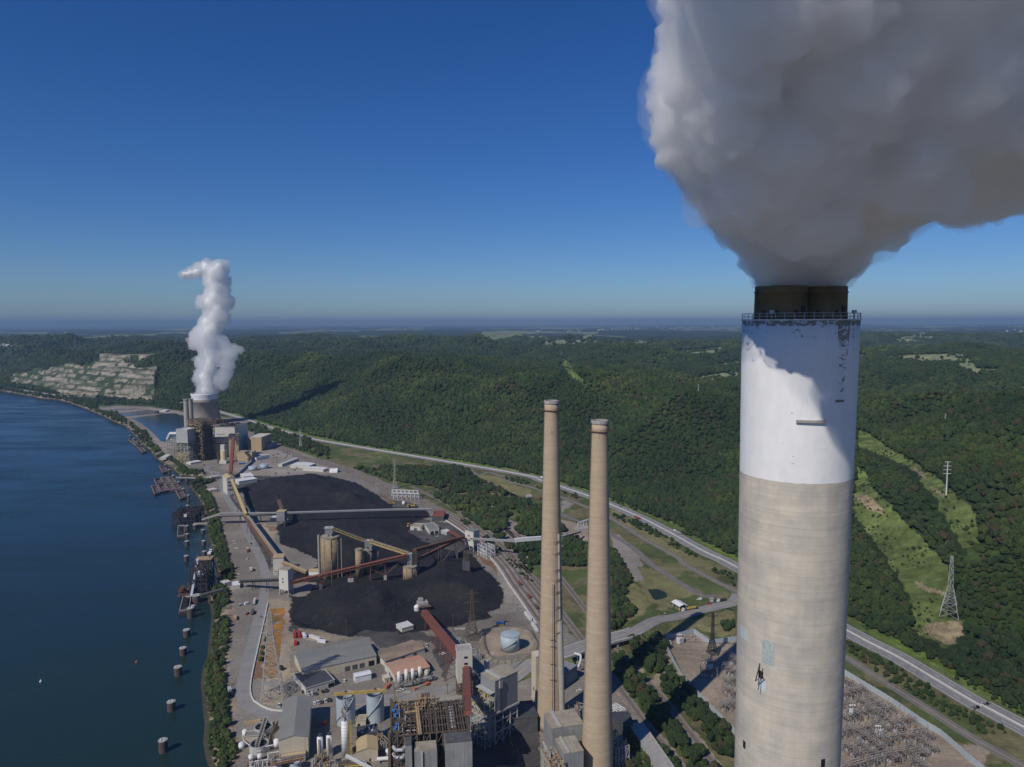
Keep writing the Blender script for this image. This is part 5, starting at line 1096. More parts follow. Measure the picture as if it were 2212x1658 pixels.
# open-topped blue silos
sA = tank('open-topped pale blue tank behind the white scrubber column', 5,1333,1222,975,88,'blue_tank','open',rail=False)
sB = tank('open-topped pale blue tank with a stair winding round it, beside the boiler house', 8,520,835,415,138,'blue_tank','open',rail=False)
for lb, x, y, yt in (('open-topped blue tank at the bottom edge, left of its pair',7,960,1505),('open-topped blue tank at the bottom edge, right of its pair',7,1245,1490)): 
    tank(lb, 7, y, 1660 if y < 1000 else 1640, yt, 72 if y < 1000 else 95,'blue_tank','open',rail=False,stair=False)
p, q = Vector((sA[1].x,sA[1].y,sA[3]+1)), Vector((sB[1].x,sB[1].y,sB[3]+1)); d = (q-p).normalized()
t = thing('gantry', 'yellow-brown steel gantry laid across the tops of both open blue tanks', 'gantry', (p.x,p.y,0)); obj('girder', MB().truss(p-d*sA[2]*1.15,q+d*sB[2]*1.15,1.6,1.5,.3,18), MATS['yellow_paint'], t); obj('deck', MB().beam(p-d*sA[2]*1.15+Vector((0,0,.2)),q+d*sB[2]*1.15+Vector((0,0,.2)),1.3,.25), MATS['tan_roof'], t)
for c_ in (p,q): obj('drive_unit', MB().box(c_+Vector((0,0,1.9)),(1.8,1.4,1.2)).cyl(c_+Vector((.2,0,2.4)),.4,1.0,8), MATS['rust'], t)
p, q = GP(7,880,1545,9), GP(7,1380,1450,9); t = thing('gantry','tan steel gantry across the bottom-edge blue tanks','gantry',(p.x,p.y,0)); obj('girder', MB().truss(p,q,2.4,1.2,.3,10), MATS['rust'], t); obj('deck', MB().beam(p+Vector((0,0,.2)),q+Vector((0,0,.2)),2.4,.3), MATS['tan_roof'], t)
# scrubber column
t, g, r, h = tank('tall white scrubber column with ducts and ladders on its head, in front of a blue tank', 7,2048,1385,870,57,'white_tank','dome',name='scrubber_column',cat='tower',rail=False,stair=False)
ht = HT(7,2048,1385,575); hd = MB(); rr_ = random.Random(3)
for k in range(60):
    z = rr_.uniform(h, ht); w = (1-.5*(z-h)/(ht-h))*r*1.2; p_ = Vector((g.x+rr_.uniform(-w,w), g.y+rr_.uniform(-w,w), z)); q_ = p_+Vector(rr_.choice([(rr_.uniform(-3,3),0,0),(0,rr_.uniform(-3,3),0),(0,0,rr_.uniform(1,5)),(0,0,rr_.uniform(1,4))])); hd.beam(p_, q_, rr_.uniform(.2,.55))
hd.cyl((g.x,g.y,h+r*.4),r*.45,(ht-h)*.75,14); obj('head_gear', hd, MATS['galv_steel'], t); hd = MB().rev((g.x+r*.5,g.y,h+(ht-h)*.55),[(r*.5,0),(r*.6,1.4),(r*.4,2.6)],14); obj('hopper', hd, MATS['weathered_roof'], t)
st = MB().lattice((g.x+r+1.1, g.y+.3), 1.9, 1.9, h*1.02, .2, 16); obj('stair_tower', st, MATS['yellow_paint'], t)
bd = MB(); [bd.rev((g.x,g.y,z),[(r+.01,0),(r+.1,0),(r+.1,.15),(r+.01,.15)],32,cap=False) for z in np.linspace(4,h-1,9)]; obj('band', bd, MATS['galv_steel'], t)
for x, lb in ((1648,'left of the two slim white silos with dark filters on top'),(1795,'right of the two slim white silos with dark filters on top')):
    t, g, r, h = tank(lb, 7,x,1425 if x < 1700 else 1408,1118 if x < 1700 else 1095,46,'white_tank','dome',name='silo',cat='silo',rail=False,stair=False,group='slim white silos')
    obj('filter', MB().cyl((g.x,g.y,h+.4),r*.45,2.4,10).cyl((g.x+r*.5,g.y,h+.3),r*.3,2.6,8).box((g.x-r*.4,g.y,h+1),(r*.5,r*.5,2)), MATS['dark_clad'], t); obj('ladder', MB().lattice((g.x,g.y-r-.6),.9,.9,h,.12,14).beam((g.x,g.y-r-.5,h*.5),(g.x,g.y-r+.1,h*.5),.3), MATS['tan_roof'], t)
# beige gabled building and neighbours
h = HT(8,553,1410,1305); f = F(8,(553,1305),(220,1350),(228,1140),h+2); f = F(8,(553,1305),(220,1350),(228,1140),8.5)
building('beige gabled building with bright tan roof beside the white scrubber column', f, 'beige_clad', 'tan_roof', 'gable', 1.8, 'V', doors=[('n',.62,1.4,.1,2.4,'dark_grey')])
f = F(8,(555,1048),(226,1092),(232,958),9.0); t = building('dark flat-roofed building between the open blue tank and the bright tan roof', f, 'dark_grey', 'dark_clad', 'flat'); roof_bits(t, f, 8, m='white_tank', seed=4, s=1.2)
f = F(8,(362,848),(202,858),(206,775),4.5); building('small brown-roofed shed between the two open blue tanks', f, 'beige_clad', 'weathered_roof', 'flat', name='shed', cat='shed', doors=[('n',.3,2,.1,2.2,'black_hole')])
# horizontal bottom-edge clutter
g = GP(8,650,1470,2.4); t = thing('pressure_vessel','white horizontal pressure vessel on saddles at the bottom edge','tank',(g.x,g.y,0)); obj('shell', MB().tube([(g.x-4.6,g.y,2.6),(g.x+4.6,g.y+1.2,2.6)],1.25,16), MATS['white_tank'], t)
for k in (-1,1): obj('saddle', MB().box((g.x+k*3,g.y+k*.4,.8),(.7,2.2,1.7)), MATS['concrete'], t)
tank('small white upright tank beside the horizontal pressure vessel', 8,710,1395,1320,34,roof='dome',rail=False,stair=False)
a, b = GP(8,50,1420,11), GP(8,370,1590,11); conveyor('white truss pipe bridge slanting across the bottom edge', [a,b,b+(b-a)*.5], 1.2, 1.2, 'light_steel', truss='light_steel', walk=False, name='pipe_bridge', cat='pipe bridge')
g = GP(8,120,1640,2); t = thing('settling_tank','round brown tank cut off by the bottom edge','tank',(g.x,g.y,0)); obj('wall', MB().rev((g.x,g.y,0),[(11,0),(11,4),(10.5,4),(10.5,.5)],40,cap=False), MATS['concrete'], t); obj('water', MB().rev((g.x,g.y,3.2),[(10.5,0),(10.5,.05)],40), MATS['brown_steel'], t); obj('walkway', MB().beam((g.x-10,g.y,4.2),(g.x+10,g.y+2,4.2),1.2,.2).beam((g.x-10,g.y-.6,5.1),(g.x+10,g.y+1.4,5.1),.08).beam((g.x-10,g.y+.6,5.1),(g.x+10,g.y+2.6,5.1),.08), MATS['yellow_paint'], t)
# boiler house: open steel deck over blocks
ZB = 52.0; f = F(8,(2003,1000),(762,1108),(742,575),ZB)
t = thing('boiler_house','huge open steel-framed boiler house of rusty girders and pipes at the bottom edge','boiler house',(*f.P(.5,.5,0).xy,0))
fr = steel_frame(MB(), f, [0,13,26,36,44,ZB], 12, 5, .8, inner=True, seed=2); obj('frame', fr, MATS['brown_steel'], t)
gd = MB(); 
for k in range(17): gd.beam(f.P(.42+.56*k/16,.02,ZB+.1), f.P(.42+.56*k/16,.92,ZB+.1), .7 if k%2 else .4, .9)
for k in range(9): gd.beam(f.P(.40,.04+.11*k,ZB-1.2), f.P(1,.04+.11*k,ZB-1.2), .35, .6)
obj('roof_girders', gd, MATS['brown_steel'], t)
class SubF:
    def __init__(s, f, a0, a1, b0, b1): s.f, s.q, s.rot, s.LU, s.LV, s.h = f, (a0,a1,b0,b1), f.rot, f.LU*(a1-a0), f.LV*(b1-b0), f.h; s.o, s.u, s.v = f.P(a0,b0,0), f.u, f.v
    def P(s, a, b, z): q = s.q; return s.f.P(q[0]+(q[1]-q[0])*a, q[2]+(q[3]-q[2])*b, z)
    box = Frame.box
obj('pipework', tangle(SubF(f,0,.42,0,1), 40, ZB+2, 420, 5, (.2,.6)), MATS['brown_steel'], t); obj('pipework', tangle(SubF(f,.1,1,.0,1), 34, ZB-2, 360, 6, (.3,.8), .1), MATS['black_steel'], t)
obj('pipework', tangle(SubF(f,.02,.62,.72,1.02), 48, ZB+3.5, 110, 7, (.25,.55), .5), mat('tan_steel',(.40,.29,.17),.3,.6,.8), t); obj('pipework', tangle(SubF(f,.02,.42,.02,.9), 46, ZB+1.5, 70, 8, (.3,.6), .1), MATS['galv_steel'], t)
obj('floor', f.box(MB(), .01,.99,.01,.99, 38, 38.4), MATS['black_steel'], t); obj('casing', f.box(MB(), .03,.97,.3,.97,2,37.5), MATS['dark_grey'], t)
obj('header_pipe', MB().tube([f.P(.335,.86,ZB+1.5), f.P(.36,-.05,ZB+1.5)], .75, 8).tube([f.P(.36,.86,ZB+1.5), f.P(.385,-.05,ZB+1.5)], .6, 8).tube([f.P(.19,.6,ZB+1.2), f.P(.34,.62,ZB+1.2)], .8, 8), MATS['tan_steel'], t)
for k in range(8): obj('cooler_drum', MB().tube([f.P(.775,.12+.085*k,ZB-.6), f.P(.825,.12+.085*k,ZB-.6)], .95, 10), MATS['galvanised'], t)
for (a_, b_) in ((.055,.82),(.035,.70),(.10,.66),(.06,.55),(.08,.26),(.055,.17)):
    p = f.P(a_, b_, ZB+.4); obj('fan', MB().cyl(p, 1.25, 1.5, 16), MATS['blue_paint'], t)
obj('roof_panel', f.box(MB(), .655,.985,.90,1.02,ZB+.5,ZB+1), MATS['weathered_roof'], t)
for k in range(5): p = f.P(.42+.025*k,.97,ZB); obj('vent_pipe', MB().cyl(p,.45,5.5,8), MATS['rust'], t)
obj('frame_column', MB().beam(f.P(-.005,1,0),f.P(-.005,1,ZB+3),1.2).beam(f.P(-.02,-.02,0),f.P(-.02,-.02,ZB+3),1.6), MATS['brown_steel'], t)
obj('bypass_duct', MB().tube([f.P(.03,-.03,ZB-6),f.P(.06,-.12,ZB-6),f.P(.14,-.13,ZB-6),f.P(.18,-.05,ZB-6)],1.0,10).tube([f.P(.03,-.05,ZB-10),f.P(.06,-.15,ZB-10),f.P(.14,-.16,ZB-10),f.P(.18,-.06,ZB-10)],1.0,10), MATS['galvanised'], t)
for (a0,a1,b0,b1,z1,m_,nm) in ((.175,.262,-.26,-.01,ZB-1,'grey_clad','stair_shaft'),(.29,.575,-.30,-.04,ZB-4,'grey_clad','bunker'),(.68,1.02,-.30,.0,ZB-1,'grey_clad','bunker')):
    o = obj(nm, f.box(MB(), a0,a1,b0,b1,4 if nm == 'bunker' else 0,z1), MATS['weathered_clad'] if 'weathered_clad' in MATS else mat('weathered_clad',(.27,.275,.27),.2,.1,.7,streak=.5), t)
    obj('roof', f.box(MB(), a0+.004,a1-.004,b0+.01,b1-.01,z1+.02,z1+.4), MATS['weathered_roof'] if a0 < .6 and a0 > .2 else MATS['dark_grey'], o if False else t)
obj('downpipe', MB().beam(f.P(.385,-.315,4),f.P(.385,-.315,ZB-4),.9), MATS['galv_steel'], t); obj('lower_frame', tangle(SubF(f,.02,.17,-.3,0), 5, ZB-8, 130, 12, (.25,.5)), MATS['brown_steel'], t)
obj('hoist_house', f.box(MB(), .87,.93,-.38,-.3,18,26), MATS['rust'], t)
# ground slab under the works and dark annexes seen between them
fg = F(9,(900,1000),(0,1080),(20,860),12); t = building('dark low turbine hall roof in the shade between boiler house and grey tower', fg, 'dark_grey', 'dark_clad', 'flat', name='turbine_hall')
# grey clad tower on legs
def legged_box(label, f, z0, z1, wall, roofm, name='precipitator_tower', legs=True, plat=None, nu=3, nv=2):
    cx = f.P(.5,.5,0); t = thing(name, label, 'building', (cx.x,cx.y,0)); obj('wall', f.box(MB(),0,1,0,1,z0,z1), MATS[wall], t); obj('roof', f.box(MB(),-.01,1.01,-.01,1.01,z1+.01,z1+.5), MATS[roofm], t)
    obj('roof_duct', f.box(MB(),-.01,1.01,.62,.70,z1+.51,z1+1.5) if name != 'precipitator_tower' else f.box(MB(),.2,.3,-.02,1.02,z1+.51,z1+1.3), MATS['galv_steel'], t)
    obj('base_ledge', f.box(MB(),-.04,1.05,-.05,1.04,z0-1.2,z0-.01), MATS['galv_steel'], t)
    if legs: obj('frame', steel_frame(MB(), SubF(f,.02,.98,.02,.98), [0,z0*.35,z0*.7,z0-1.3], nu, nv, .9, seed=4), MATS['galv_steel'], t)
    return t
ZG = 47.0; f = F(6,(1778,1165),(1530,1275),(1390,1178),ZG); zg0 = 24
t = legged_box('tall dark grey clad tower on steel legs, behind the boiler house', f, zg0, ZG, 'grey_clad', 'weathered_roof')
obj('downpipe', MB().tube([f.P(.22,-.03,ZG),f.P(.22,-.03,zg0)],.5,8), MATS['black_steel'], t); obj('inlet_hood', f.box(MB(),.17,.3,-.06,0,ZG-6,ZG-.5), MATS['galv_steel'], t)
pl = MB(); 
for z in (ZG-8,ZG-14,ZG-19,ZG-24,ZG-30): pl.prism([f.P(-.45,0,0),f.P(-.02,0,0),f.P(-.02,1,0),f.P(-.45,1,0)] if z < ZG-12 else [f.P(-.22,0,0),f.P(-.02,0,0),f.P(-.02,1,0),f.P(-.22,1,0)], z, z+.35)
obj('platform', pl, MATS['galv_steel'], t); fpl = SubF(f,-.45,-.02,0,1); obj('platform_frame', steel_frame(MB(), fpl, [0,8,16,ZG-24,ZG-19,ZG-12], 2, 4, .45, seed=9), MATS['galv_steel'], t)
obj('platform_gear', tangle(fpl, ZG-24, ZG-12, 90, 10, (.25,.8), .4), MATS['yellow_paint'], t); obj('platform_gear', tangle(fpl, ZG-24, ZG-13, 60, 11, (.3,.8)), MATS['red_steel'], t)
c_ = GP(6,1440,1255); hh = HT(6,1440,1255,1040); t = thing('vent_stack','short grey open vent stack behind the dark grey tower','chimney',(c_.x,c_.y,0)); r = rad_px(6,1440,1255,31); obj('shell', MB().rev((c_.x,c_.y,0),[(r,0),(r,hh),(r-.3,hh),(r-.3,hh-4)],24,cap=False), MATS['galvanised'], t); obj('opening', MB().rev((c_.x,c_.y,hh-3),[(r-.3,0),(r-.3,.1)],20), MATS['black_hole'], t)
f = F(9,(1503,1098),(1090,1158),(1000,955),34); t = legged_box('tan-topped grey box building in front of the further slim chimney', f, 14, 34, 'weathered_clad', 'weathered_roof'); 
f = F(9,(1500,1450),(1243,1492),(1142,1290),30); t2 = legged_box('second tan-topped grey box building, nearer and half hidden by the nearer slim chimney', f, 6, 30, 'weathered_clad', 'weathered_roof', legs=False)
fpl = SubF(f,-.75,-.05,-.6,1.0); t3 = thing('pipe_rack','crowded rack of rusty pipes and platforms left of the grey box buildings','pipe rack',(*fpl.P(.5,.5,0).xy,0)); obj('frame', steel_frame(MB(), fpl, [0,8,16,24], 3, 5, .4), MATS['galv_steel'], t3); obj('pipe', tangle(fpl,10,26,160,21,(.25,.7),.3), MATS['tan_steel'], t3); obj('pipe', tangle(fpl,8,25,120,22,(.25,.7),.3), MATS['galv_steel'], t3); obj('pipe', tangle(fpl,8,25,70,23,(.25,.6),.3), MATS['rust'], t3)
# yellow narrow tower behind the further chimney
c_ = GP(9,915,800); f = F(9,(950,800),(878,815),(885,770),1,0); f.h = HT(9,878,815,215); f.LV = 9; f.LU = 13
t = building('tall narrow pale yellow building half hidden behind the further slim chimney', f, 'yellow_clad' if False else 'pale_yellow' if 'pale_yellow' in MATS else 'beige_clad', 'pale_clad', 'flat', name='stair_tower', windows=[('l',.5,2,8,3,'dark_grey'),('n',.2,1.2,20,2,'galv_steel')])
t.children[0].data.materials[0] = mat('pale_yellow',(.66,.56,.33),.1,.1,.7,ribs=.5,rib_dir=3)
# clutter between the two slim chimneys and right of them
def yard_rack(label, c, A, B, C_, h, n, seed, mats_=('tan_steel','galv_steel','rust'), name='pipe_rack', cat='pipe rack', fr=True):
    f = F(c, A, B, C_, h); t = thing(name, label, cat, (*f.P(.5,.5,0).xy,0))
    if fr: obj('frame', steel_frame(MB(), f, [0,h*.5,h], 4, 2, .4, seed=seed), MATS['galv_steel'], t)
    for i, m_ in enumerate(mats_): obj('pipe', tangle(f, 1, h+1, n, seed+i, (.2,.6), .3), MATS[m_], t)
    return t
yard_rack('rusty pipe rack tucked between the two slim chimneys', 9,(1530,840),(1380,1000),(1330,830),16,60,31); yard_rack('pipe rack with yellow platforms right of the nearer slim chimney', 9,(2100,1380),(1925,1420),(1925,1180),16,80,41,('yellow_paint','galv_steel','brown_steel'))
f = F(9,(2150,1080),(1925,1090),(1925,950),12); building('dark low building right of the nearer slim chimney', f, 'dark_grey', 'dark_clad', 'flat'); f = F(9,(1420,330),(1290,420),(1290,180),12)
building('dark grey duct building between the two slim chimneys beneath the bridge', f, 'grey_clad', 'grey_clad', 'flat'); pipes('white elbowed duct leading from the bridge down between the chimneys', [[GP(9,1390,165,14),GP(9,1470,190,14),GP(9,1470,260,10),GP(9,1440,340,5)]], 1.0)
f = F(9,(2050,900),(1960,940),(1920,830),8); t = thing('pipe_rack','white steel frame right of the nearer slim chimney','pipe rack',(*f.P(.5,.5,0).xy,0)); obj('frame', steel_frame(MB(), f, [0,4,8], 3, 2, .6), MATS['white_tank'], t)
# bottom centre of picture: low annexes so that the deck of the works is closed
f = F(20,(320,530),(205,552),(450,924),9); f.v = -Vector((-f.u.y,f.u.x,0)) if (GP(20,450,924,9)-GP(20,205,552,9)).dot(Vector((-f.u.y,f.u.x,0))) < 0 else Vector((-f.u.y,f.u.x,0)); d_ = GP(20,450,924,9)-GP(20,205,552,9); d_.z = 0; f.v = d_.normalized(); f.LV = d_.length*1.6; building('long pale flat-roofed gallery running out of the frame right of the nearer slim chimney', f, 'galv_steel', 'concrete', 'flat', name='gallery', cat='conveyor')
f = F(9,(1850,1100),(1560,1130),(1540,1010),6) if False else None
# beige transfer tower with its red conveyors
h = HT(6,1118,1480,950); f = F(6,(1283,935),(1118,950),(1095,878),h); z0 = h*.36
t = thing('transfer_tower','tall beige coal transfer tower on brown steel legs with red conveyors','transfer tower',(*f.P(.5,.5,0).xy,0))
obj('wall', f.box(MB(),0,1,0,1,z0,h), MATS['pale_clad'], t); obj('roof', f.box(MB(),.03,.97,.03,.97,h+.01,h+.25), MATS['concrete'], t)
pr = MB(); [f.box(pr,*q,h+.01,h+1) for q in ((0,1,0,.03),(0,1,.97,1),(0,.03,.03,.97),(.97,1,.03,.97))]; obj('parapet', pr, MATS['pale_clad'], t)
obj('frame', steel_frame(MB(), SubF(f,.03,.97,.03,.97), [0,z0*.33,z0*.66,z0], 2, 1, .8), MATS['brown_steel'], t)
for a0,a1,z in ((.45,.68,h*.86),(.45,.68,h*.73),(.32,.38,h*.64),(.48,.7,h*.645)): obj('window', f.box(MB(),a0,a1,-.02,0.0,z,z+1.6), MATS['glass_dark'], t)
fT = f
lo = GP(6,757,530,3.5); hi = f.P(.1,.6,h-7)
conveyor('long brick-red inclined coal conveyor climbing to the beige transfer tower', [lo,hi], 5.4, 4.6, 'red_steel', 'red_steel', 30, 'red_steel')
hb_ = MB(); g = GP(6,740,460); t = thing('reclaim_hopper','concrete reclaim hopper house at the foot of the red conveyor in the coal','hopper',(g.x,g.y,0)); obj('wall', MB().box((g.x,g.y,3.5),(11,8,7),.3).box((g.x-2,g.y+1,8.5),(5,5,3),.3), MATS['concrete'], t); obj('chute', MB().rev((g.x-5,g.y-6,0),[(3,0),(3.2,4),(1.2,6)],16), MATS['white_tank'], t); obj('platform', MB().box((g.x+3,g.y-6,4.2),(14,6,.4),.3).beam((g.x-2,g.y-8,0),(g.x-2,g.y-8,4),.4).beam((g.x+8,g.y-6,0),(g.x+8,g.y-6,4),.4), MATS['brown_steel'], t)
f9 = F(6,(640,655),(515,690),(530,620),3.5); t = building('low pale scale shed beside the foot of the red conveyor', f9, 'pale_clad', 'light_steel', 'flat', name='shed', cat='shed')
a = fT.P(.6,-.02,h*.62); b = GP(6,1235,1640,54); conveyor('steep red coal conveyor dropping from the transfer tower onto the boiler house', [a,b], 4.2, 3.2, 'red_steel', 'red_steel', 0, 'red_steel')
# steel trestle beside it
c_ = GP(6,1260,1500); t = thing('trestle','brown lattice trestle carrying the steep red conveyor','trestle',(c_.x,c_.y,0)); f = F(6,(1285,1480),(1190,1500),(1180,1440),1,0); f.h = 1; obj('frame', steel_frame(MB(), f, list(np.linspace(0,h*.55,8)), 2, 2, .6), MATS['brown_steel'], t)
# blue tank and its bund
tank('big pale blue cylindrical oil tank standing in its earth bund', 6,1697,915,755,104,'blue_tank','cone')
bp_ = [GP(6,x,y) for x,y in ((1400,720),(1560,700),(1870,705),(1965,830),(1990,900),(1900,1000),(1640,1060),(1470,1010),(1400,860),(1400,720))]
bq = resample(bp_, 5); mb = MB(); n = len(bq)
for i in range(n-1):
    d = (bq[i+1]-bq[i]).normalized(); s_ = Vector((d.y,-d.x,0)); u_ = Vector((0,0,1.8)); mb.add([bq[i]-s_*3.4, bq[i]-s_*.8+u_, bq[i]+s_*.8+u_, bq[i]+s_*3.4, bq[i+1]-s_*3.4, bq[i+1]-s_*.8+u_, bq[i+1]+s_*.8+u_, bq[i+1]+s_*3.4], [(0,4,5,1),(1,5,6,2),(2,6,7,3)])
tag(obj('earth_bund', mb, mat('bund_earth',(.24,.21,.16),.4,.15,.95)), 'low earth bund ringing the big blue oil tank', 'embankment')
# brown and red roofed sheds, white tanks
h = max(4.5, HT(6,760,945,903)); f = F(6,(762,903),(326,1046),(275,925),h); building('long brown-roofed shed behind the red-roofed one', f, 'pale_clad', 'brown_roof', 'gable', 1.5, 'U', name='shed', doors=[('n',p,3.4,.1,3.2,'dark_grey') for p in (.15,.45,.75)])
f = F(6,(815,1108),(432,1205),(350,1062),5.5); building('rusty red-roofed shed behind the row of white upright tanks', f, 'pale_clad', 'red_roof', 'gable', 1.6, 'U', name='shed', doors=[('l',.5,3,.1,3,'dark_grey')])
for i, (x, yb, yt) in enumerate(((480,1285,1165),(560,1265,1140),(630,1250,1132),(708,1225,1112))):
    t, g, r, hh = tank(['first of four white upright tanks before the red roof, nearest the beige cabin','second of four white upright tanks before the red roof','third of four white upright tanks before the red roof','fourth of four white upright tanks before the red roof, next to the squat cream one'][i], 6,x,yb,yt,21,'white_tank','dome',rail=False,stair=False,group='white upright tanks by the red-roofed shed')
    bd = MB(); [bd.rev((g.x,g.y,z),[(r+.01,0),(r+.1,0),(r+.1,.15),(r+.01,.15)],24,cap=False) for z in np.linspace(2,hh-1,5)]; obj('band', bd, MATS['galv_steel'], t)
tank('squat cream tank at the end of the row of white upright tanks', 6,780,1205,1150,27,'beige_clad','dome',rail=False,stair=False)
yard_rack('heap of grey steel frames and valves in front of the white upright tanks', 6,(880,1230),(440,1340),(430,1300),2.6,60,51,('galv_steel','dark_grey','concrete'),'scrap_rack','equipment',False)
f = F(6,(384,1222),(322,1238),(318,1195),3.4); building('small beige cabin at the end of the white upright tanks', f, 'beige_clad', 'pale_clad', 'flat', name='cabin', cat='cabin', doors=[('n',.5,1,.1,2,'dark_grey')])
f = F(8,(455,105),(200,160),(195,95),5); t = building('shed wrapped in white plastic sheeting in the yard behind the blue tanks', f, 'white_plastic', 'white_plastic', 'gable', .8, 'U', name='wrapped_shed', cat='shed')
yard_rack('low jumble of pipes and pumps at the foot of the two slim white silos', 7,(1880,1480),(1520,1560),(1500,1480),5,70,61,('tan_steel','galv_steel','brown_steel'))
yard_rack('pipe rack between the bright tan roof and the boiler house', 8,(730,1180),(570,1240),(560,930),7,70,64,('galv_steel','brown_steel','tan_steel'))
yard_rack('tangle of transformers and pipes left of the dark grey tower', 6,(1390,1240),(1300,1270),(1290,1130),9,70,67,('brown_steel','galv_steel','rust'))
yard_rack('small switch yard of posts and bars behind the beige transfer tower', 6,(1380,960),(1290,990),(1150,760),6,90,70,('brown_steel','galv_steel','galvanised'))
yard_rack('stacked pipework at the bottom edge beside the bottom blue tanks', 7,(1960,1620),(1480,1660),(1470,1590),7,80,73,('rust','galv_steel','tan_steel'))
yard_rack('pipes and valves in the gap between the settling tanks and the bottom edge', 7,(980,1560),(480,1600),(470,1540),3,60,76,('galv_steel','light_steel','rust'))
for k,(x,y,w,lb) in enumerate(((1300,745,9,'long grey stack of pipes in the yard behind the beige transfer tower'),(1150,705,10,'pale flatbed and pipe stack left of the brown lattice pylon'),(560,1400,6,'dark heap of scrap beside the white pickup'))): p_ = GP(6,x,y); t = thing('pipe_stack', lb, 'stack', (p_.x,p_.y,0)); obj('pipe', MB().tube([(p_.x-w/2,p_.y,.5),(p_.x+w/2,p_.y+1,.5)],.45,8).tube([(p_.x-w/2,p_.y+1,.5),(p_.x+w/2,p_.y+2,.5)],.45,8).tube([(p_.x-w/2,p_.y+.5,1.25),(p_.x+w/2,p_.y+1.5,1.25)],.45,8), MATS['galv_steel'], t)
# ================================================================== coal store
cm = bpy.data.materials.new('coal_heap'); cm.use_nodes = True; N = cm.node_tree.nodes; L = cm.node_tree.links; b = N['Principled BSDF']; b.inputs['Roughness'].default_value = .9; b.inputs['Specular IOR Level'].default_value = .25
tc = N.new('ShaderNodeTexCoord')
def tex_noise(scale, sc3, det, rg, rotz=0, dist=0):
    mp = N.new('ShaderNodeMapping'); mp.inputs['Scale'].default_value = sc3; mp.inputs['Rotation'].default_value = (0,0,rotz); L.new(tc.outputs['Object'], mp.inputs[0]); n = N.new('ShaderNodeTexNoise'); n.inputs['Scale'].default_value = scale; n.inputs['Detail'].default_value = det; n.inputs['Roughness'].default_value = rg; n.inputs['Distortion'].default_value = dist; L.new(mp.outputs[0], n.inputs['Vector']); return n.outputs['Fac']
def ramp_(src, stops):
    r = N.new('ShaderNodeValToRGB'); e = r.color_ramp.elements
    while len(e) < len(stops): e.new(.5)
    for q, (p_, c_) in zip(e, stops): q.position = p_; q.color = (*c_, 1)
    L.new(src, r.inputs[0]); return r.outputs[0]
def mixc(f, a, c, mode='MIX'):
    x = N.new('ShaderNodeMix'); x.data_type = 'RGBA'; x.blend_type = mode
    if isinstance(f, (int, float)): x.inputs[0].default_value = f
    else: L.new(f, x.inputs[0])
    L.new(a, x.inputs[6]); L.new(c, x.inputs[7]); return x.outputs[2]
base_ = ramp_(tex_noise(.02, (1,1,1), 6, .7), [(.3,(.012,.012,.014)),(.7,(.025,.024,.025))])
trk = ramp_(tex_noise(.55, (1,.045,1), 4, .7, .5, .3), [(.55,(0,0,0)),(.68,(.6,.6,.6))]); lt_ = ramp_(tex_noise(.02, (1,1,1), 3, .6), [(.35,(.036,.034,.034)),(.65,(.060,.056,.052))])
c1 = mixc(trk, base_, lt_); sp_ = ramp_(tex_noise(.16, (1,.35,1), 6, .8, .5, 1.2), [(.60,(0,0,0)),(.67,(.7,.7,.7))]); wh = ramp_(tex_noise(1, (1,1,1), 2, .5), [(.3,(.07,.07,.075)),(.7,(.16,.165,.18))])
L.new(mixc(sp_, c1, wh), b.inputs['Base Color']); bp = N.new('ShaderNodeBump'); bp.inputs['Strength'].default_value = .6; bp.inputs['Distance'].default_value = 1.2; L.new(tex_noise(.25, (1,.4,1), 6, .75, .5), bp.inputs['Height']); L.new(bp.outputs[0], b.inputs['Normal']); MATS['coal_heap'] = cm
def mound(label, pts, H, wedge, seed, step=3.0, m='coal_heap', name='coal_heap', cat='coal heap', rough=.42, kind=None):
    P = [(p.x, p.y) for p in pts]; xs = [p[0] for p in P]; ys = [p[1] for p in P]
    gx = np.arange(min(xs)-4, max(xs)+4, step); gy = np.arange(min(ys)-4, max(ys)+4, step); X, Y = np.meshgrid(gx, gy); sh_ = X.shape; X = X.ravel(); Y = Y.ravel()
    ins = inpoly(X, Y, P); d = np.abs(seg_dist(X, Y, P+[P[0]]))*np.where(ins, 1, -1); nz = fbm(X/38, Y/38, 4, seed)
    h = H*smooth(0, wedge, d+wedge*.5*(nz-.5)*smooth(0,wedge*.6,d))*(1-rough+rough*2*nz)+ 1.6*(fbm(X/14+Y/40, Y/9, 3, seed+3)-.5)+2.2*smooth(.5,.56,fbm(X/60, Y/60, 3, seed+8))*smooth(2,20,d)
    Z = np.where(d > -2, np.maximum(h, .05)*smooth(-2, 2, d), -3)
    idx = np.arange(len(X)).reshape(sh_); f = np.stack([idx[:-1,:-1], idx[:-1,1:], idx[1:,1:], idx[1:,:-1]], -1).reshape(-1,4); keep = (d[f] > -5).all(1); f = f[keep]
    u = np.unique(f); mp_ = -np.ones(len(X), int); mp_[u] = np.arange(len(u)); cx, cy_ = float(X[u].mean()), float(Y[u].mean())
    me = bpy.data.meshes.new(name); me.from_pydata(np.stack([X[u]-cx, Y[u]-cy_, Z[u]], 1).tolist(), [], mp_[f].tolist()); me.materials.append(MATS[m]); me.polygons.foreach_set('use_smooth', [True]*len(me.polygons)); me.update()
    o = bpy.data.objects.new(name, me); C.objects.link(o); o.location = (cx, cy_, 0); return tag(o, label, cat, None, kind)
mound('far coal heap, a broad black dome beyond the long crossing conveyor', line(3,(500,190),(640,130),(800,100),(1050,78),(1240,82),(1400,98),(1650,165),(1880,300),(2040,420),(2100,455),(1500,478),(900,490),(560,470),(480,400),(455,300)), 17, 95, 2, 4)
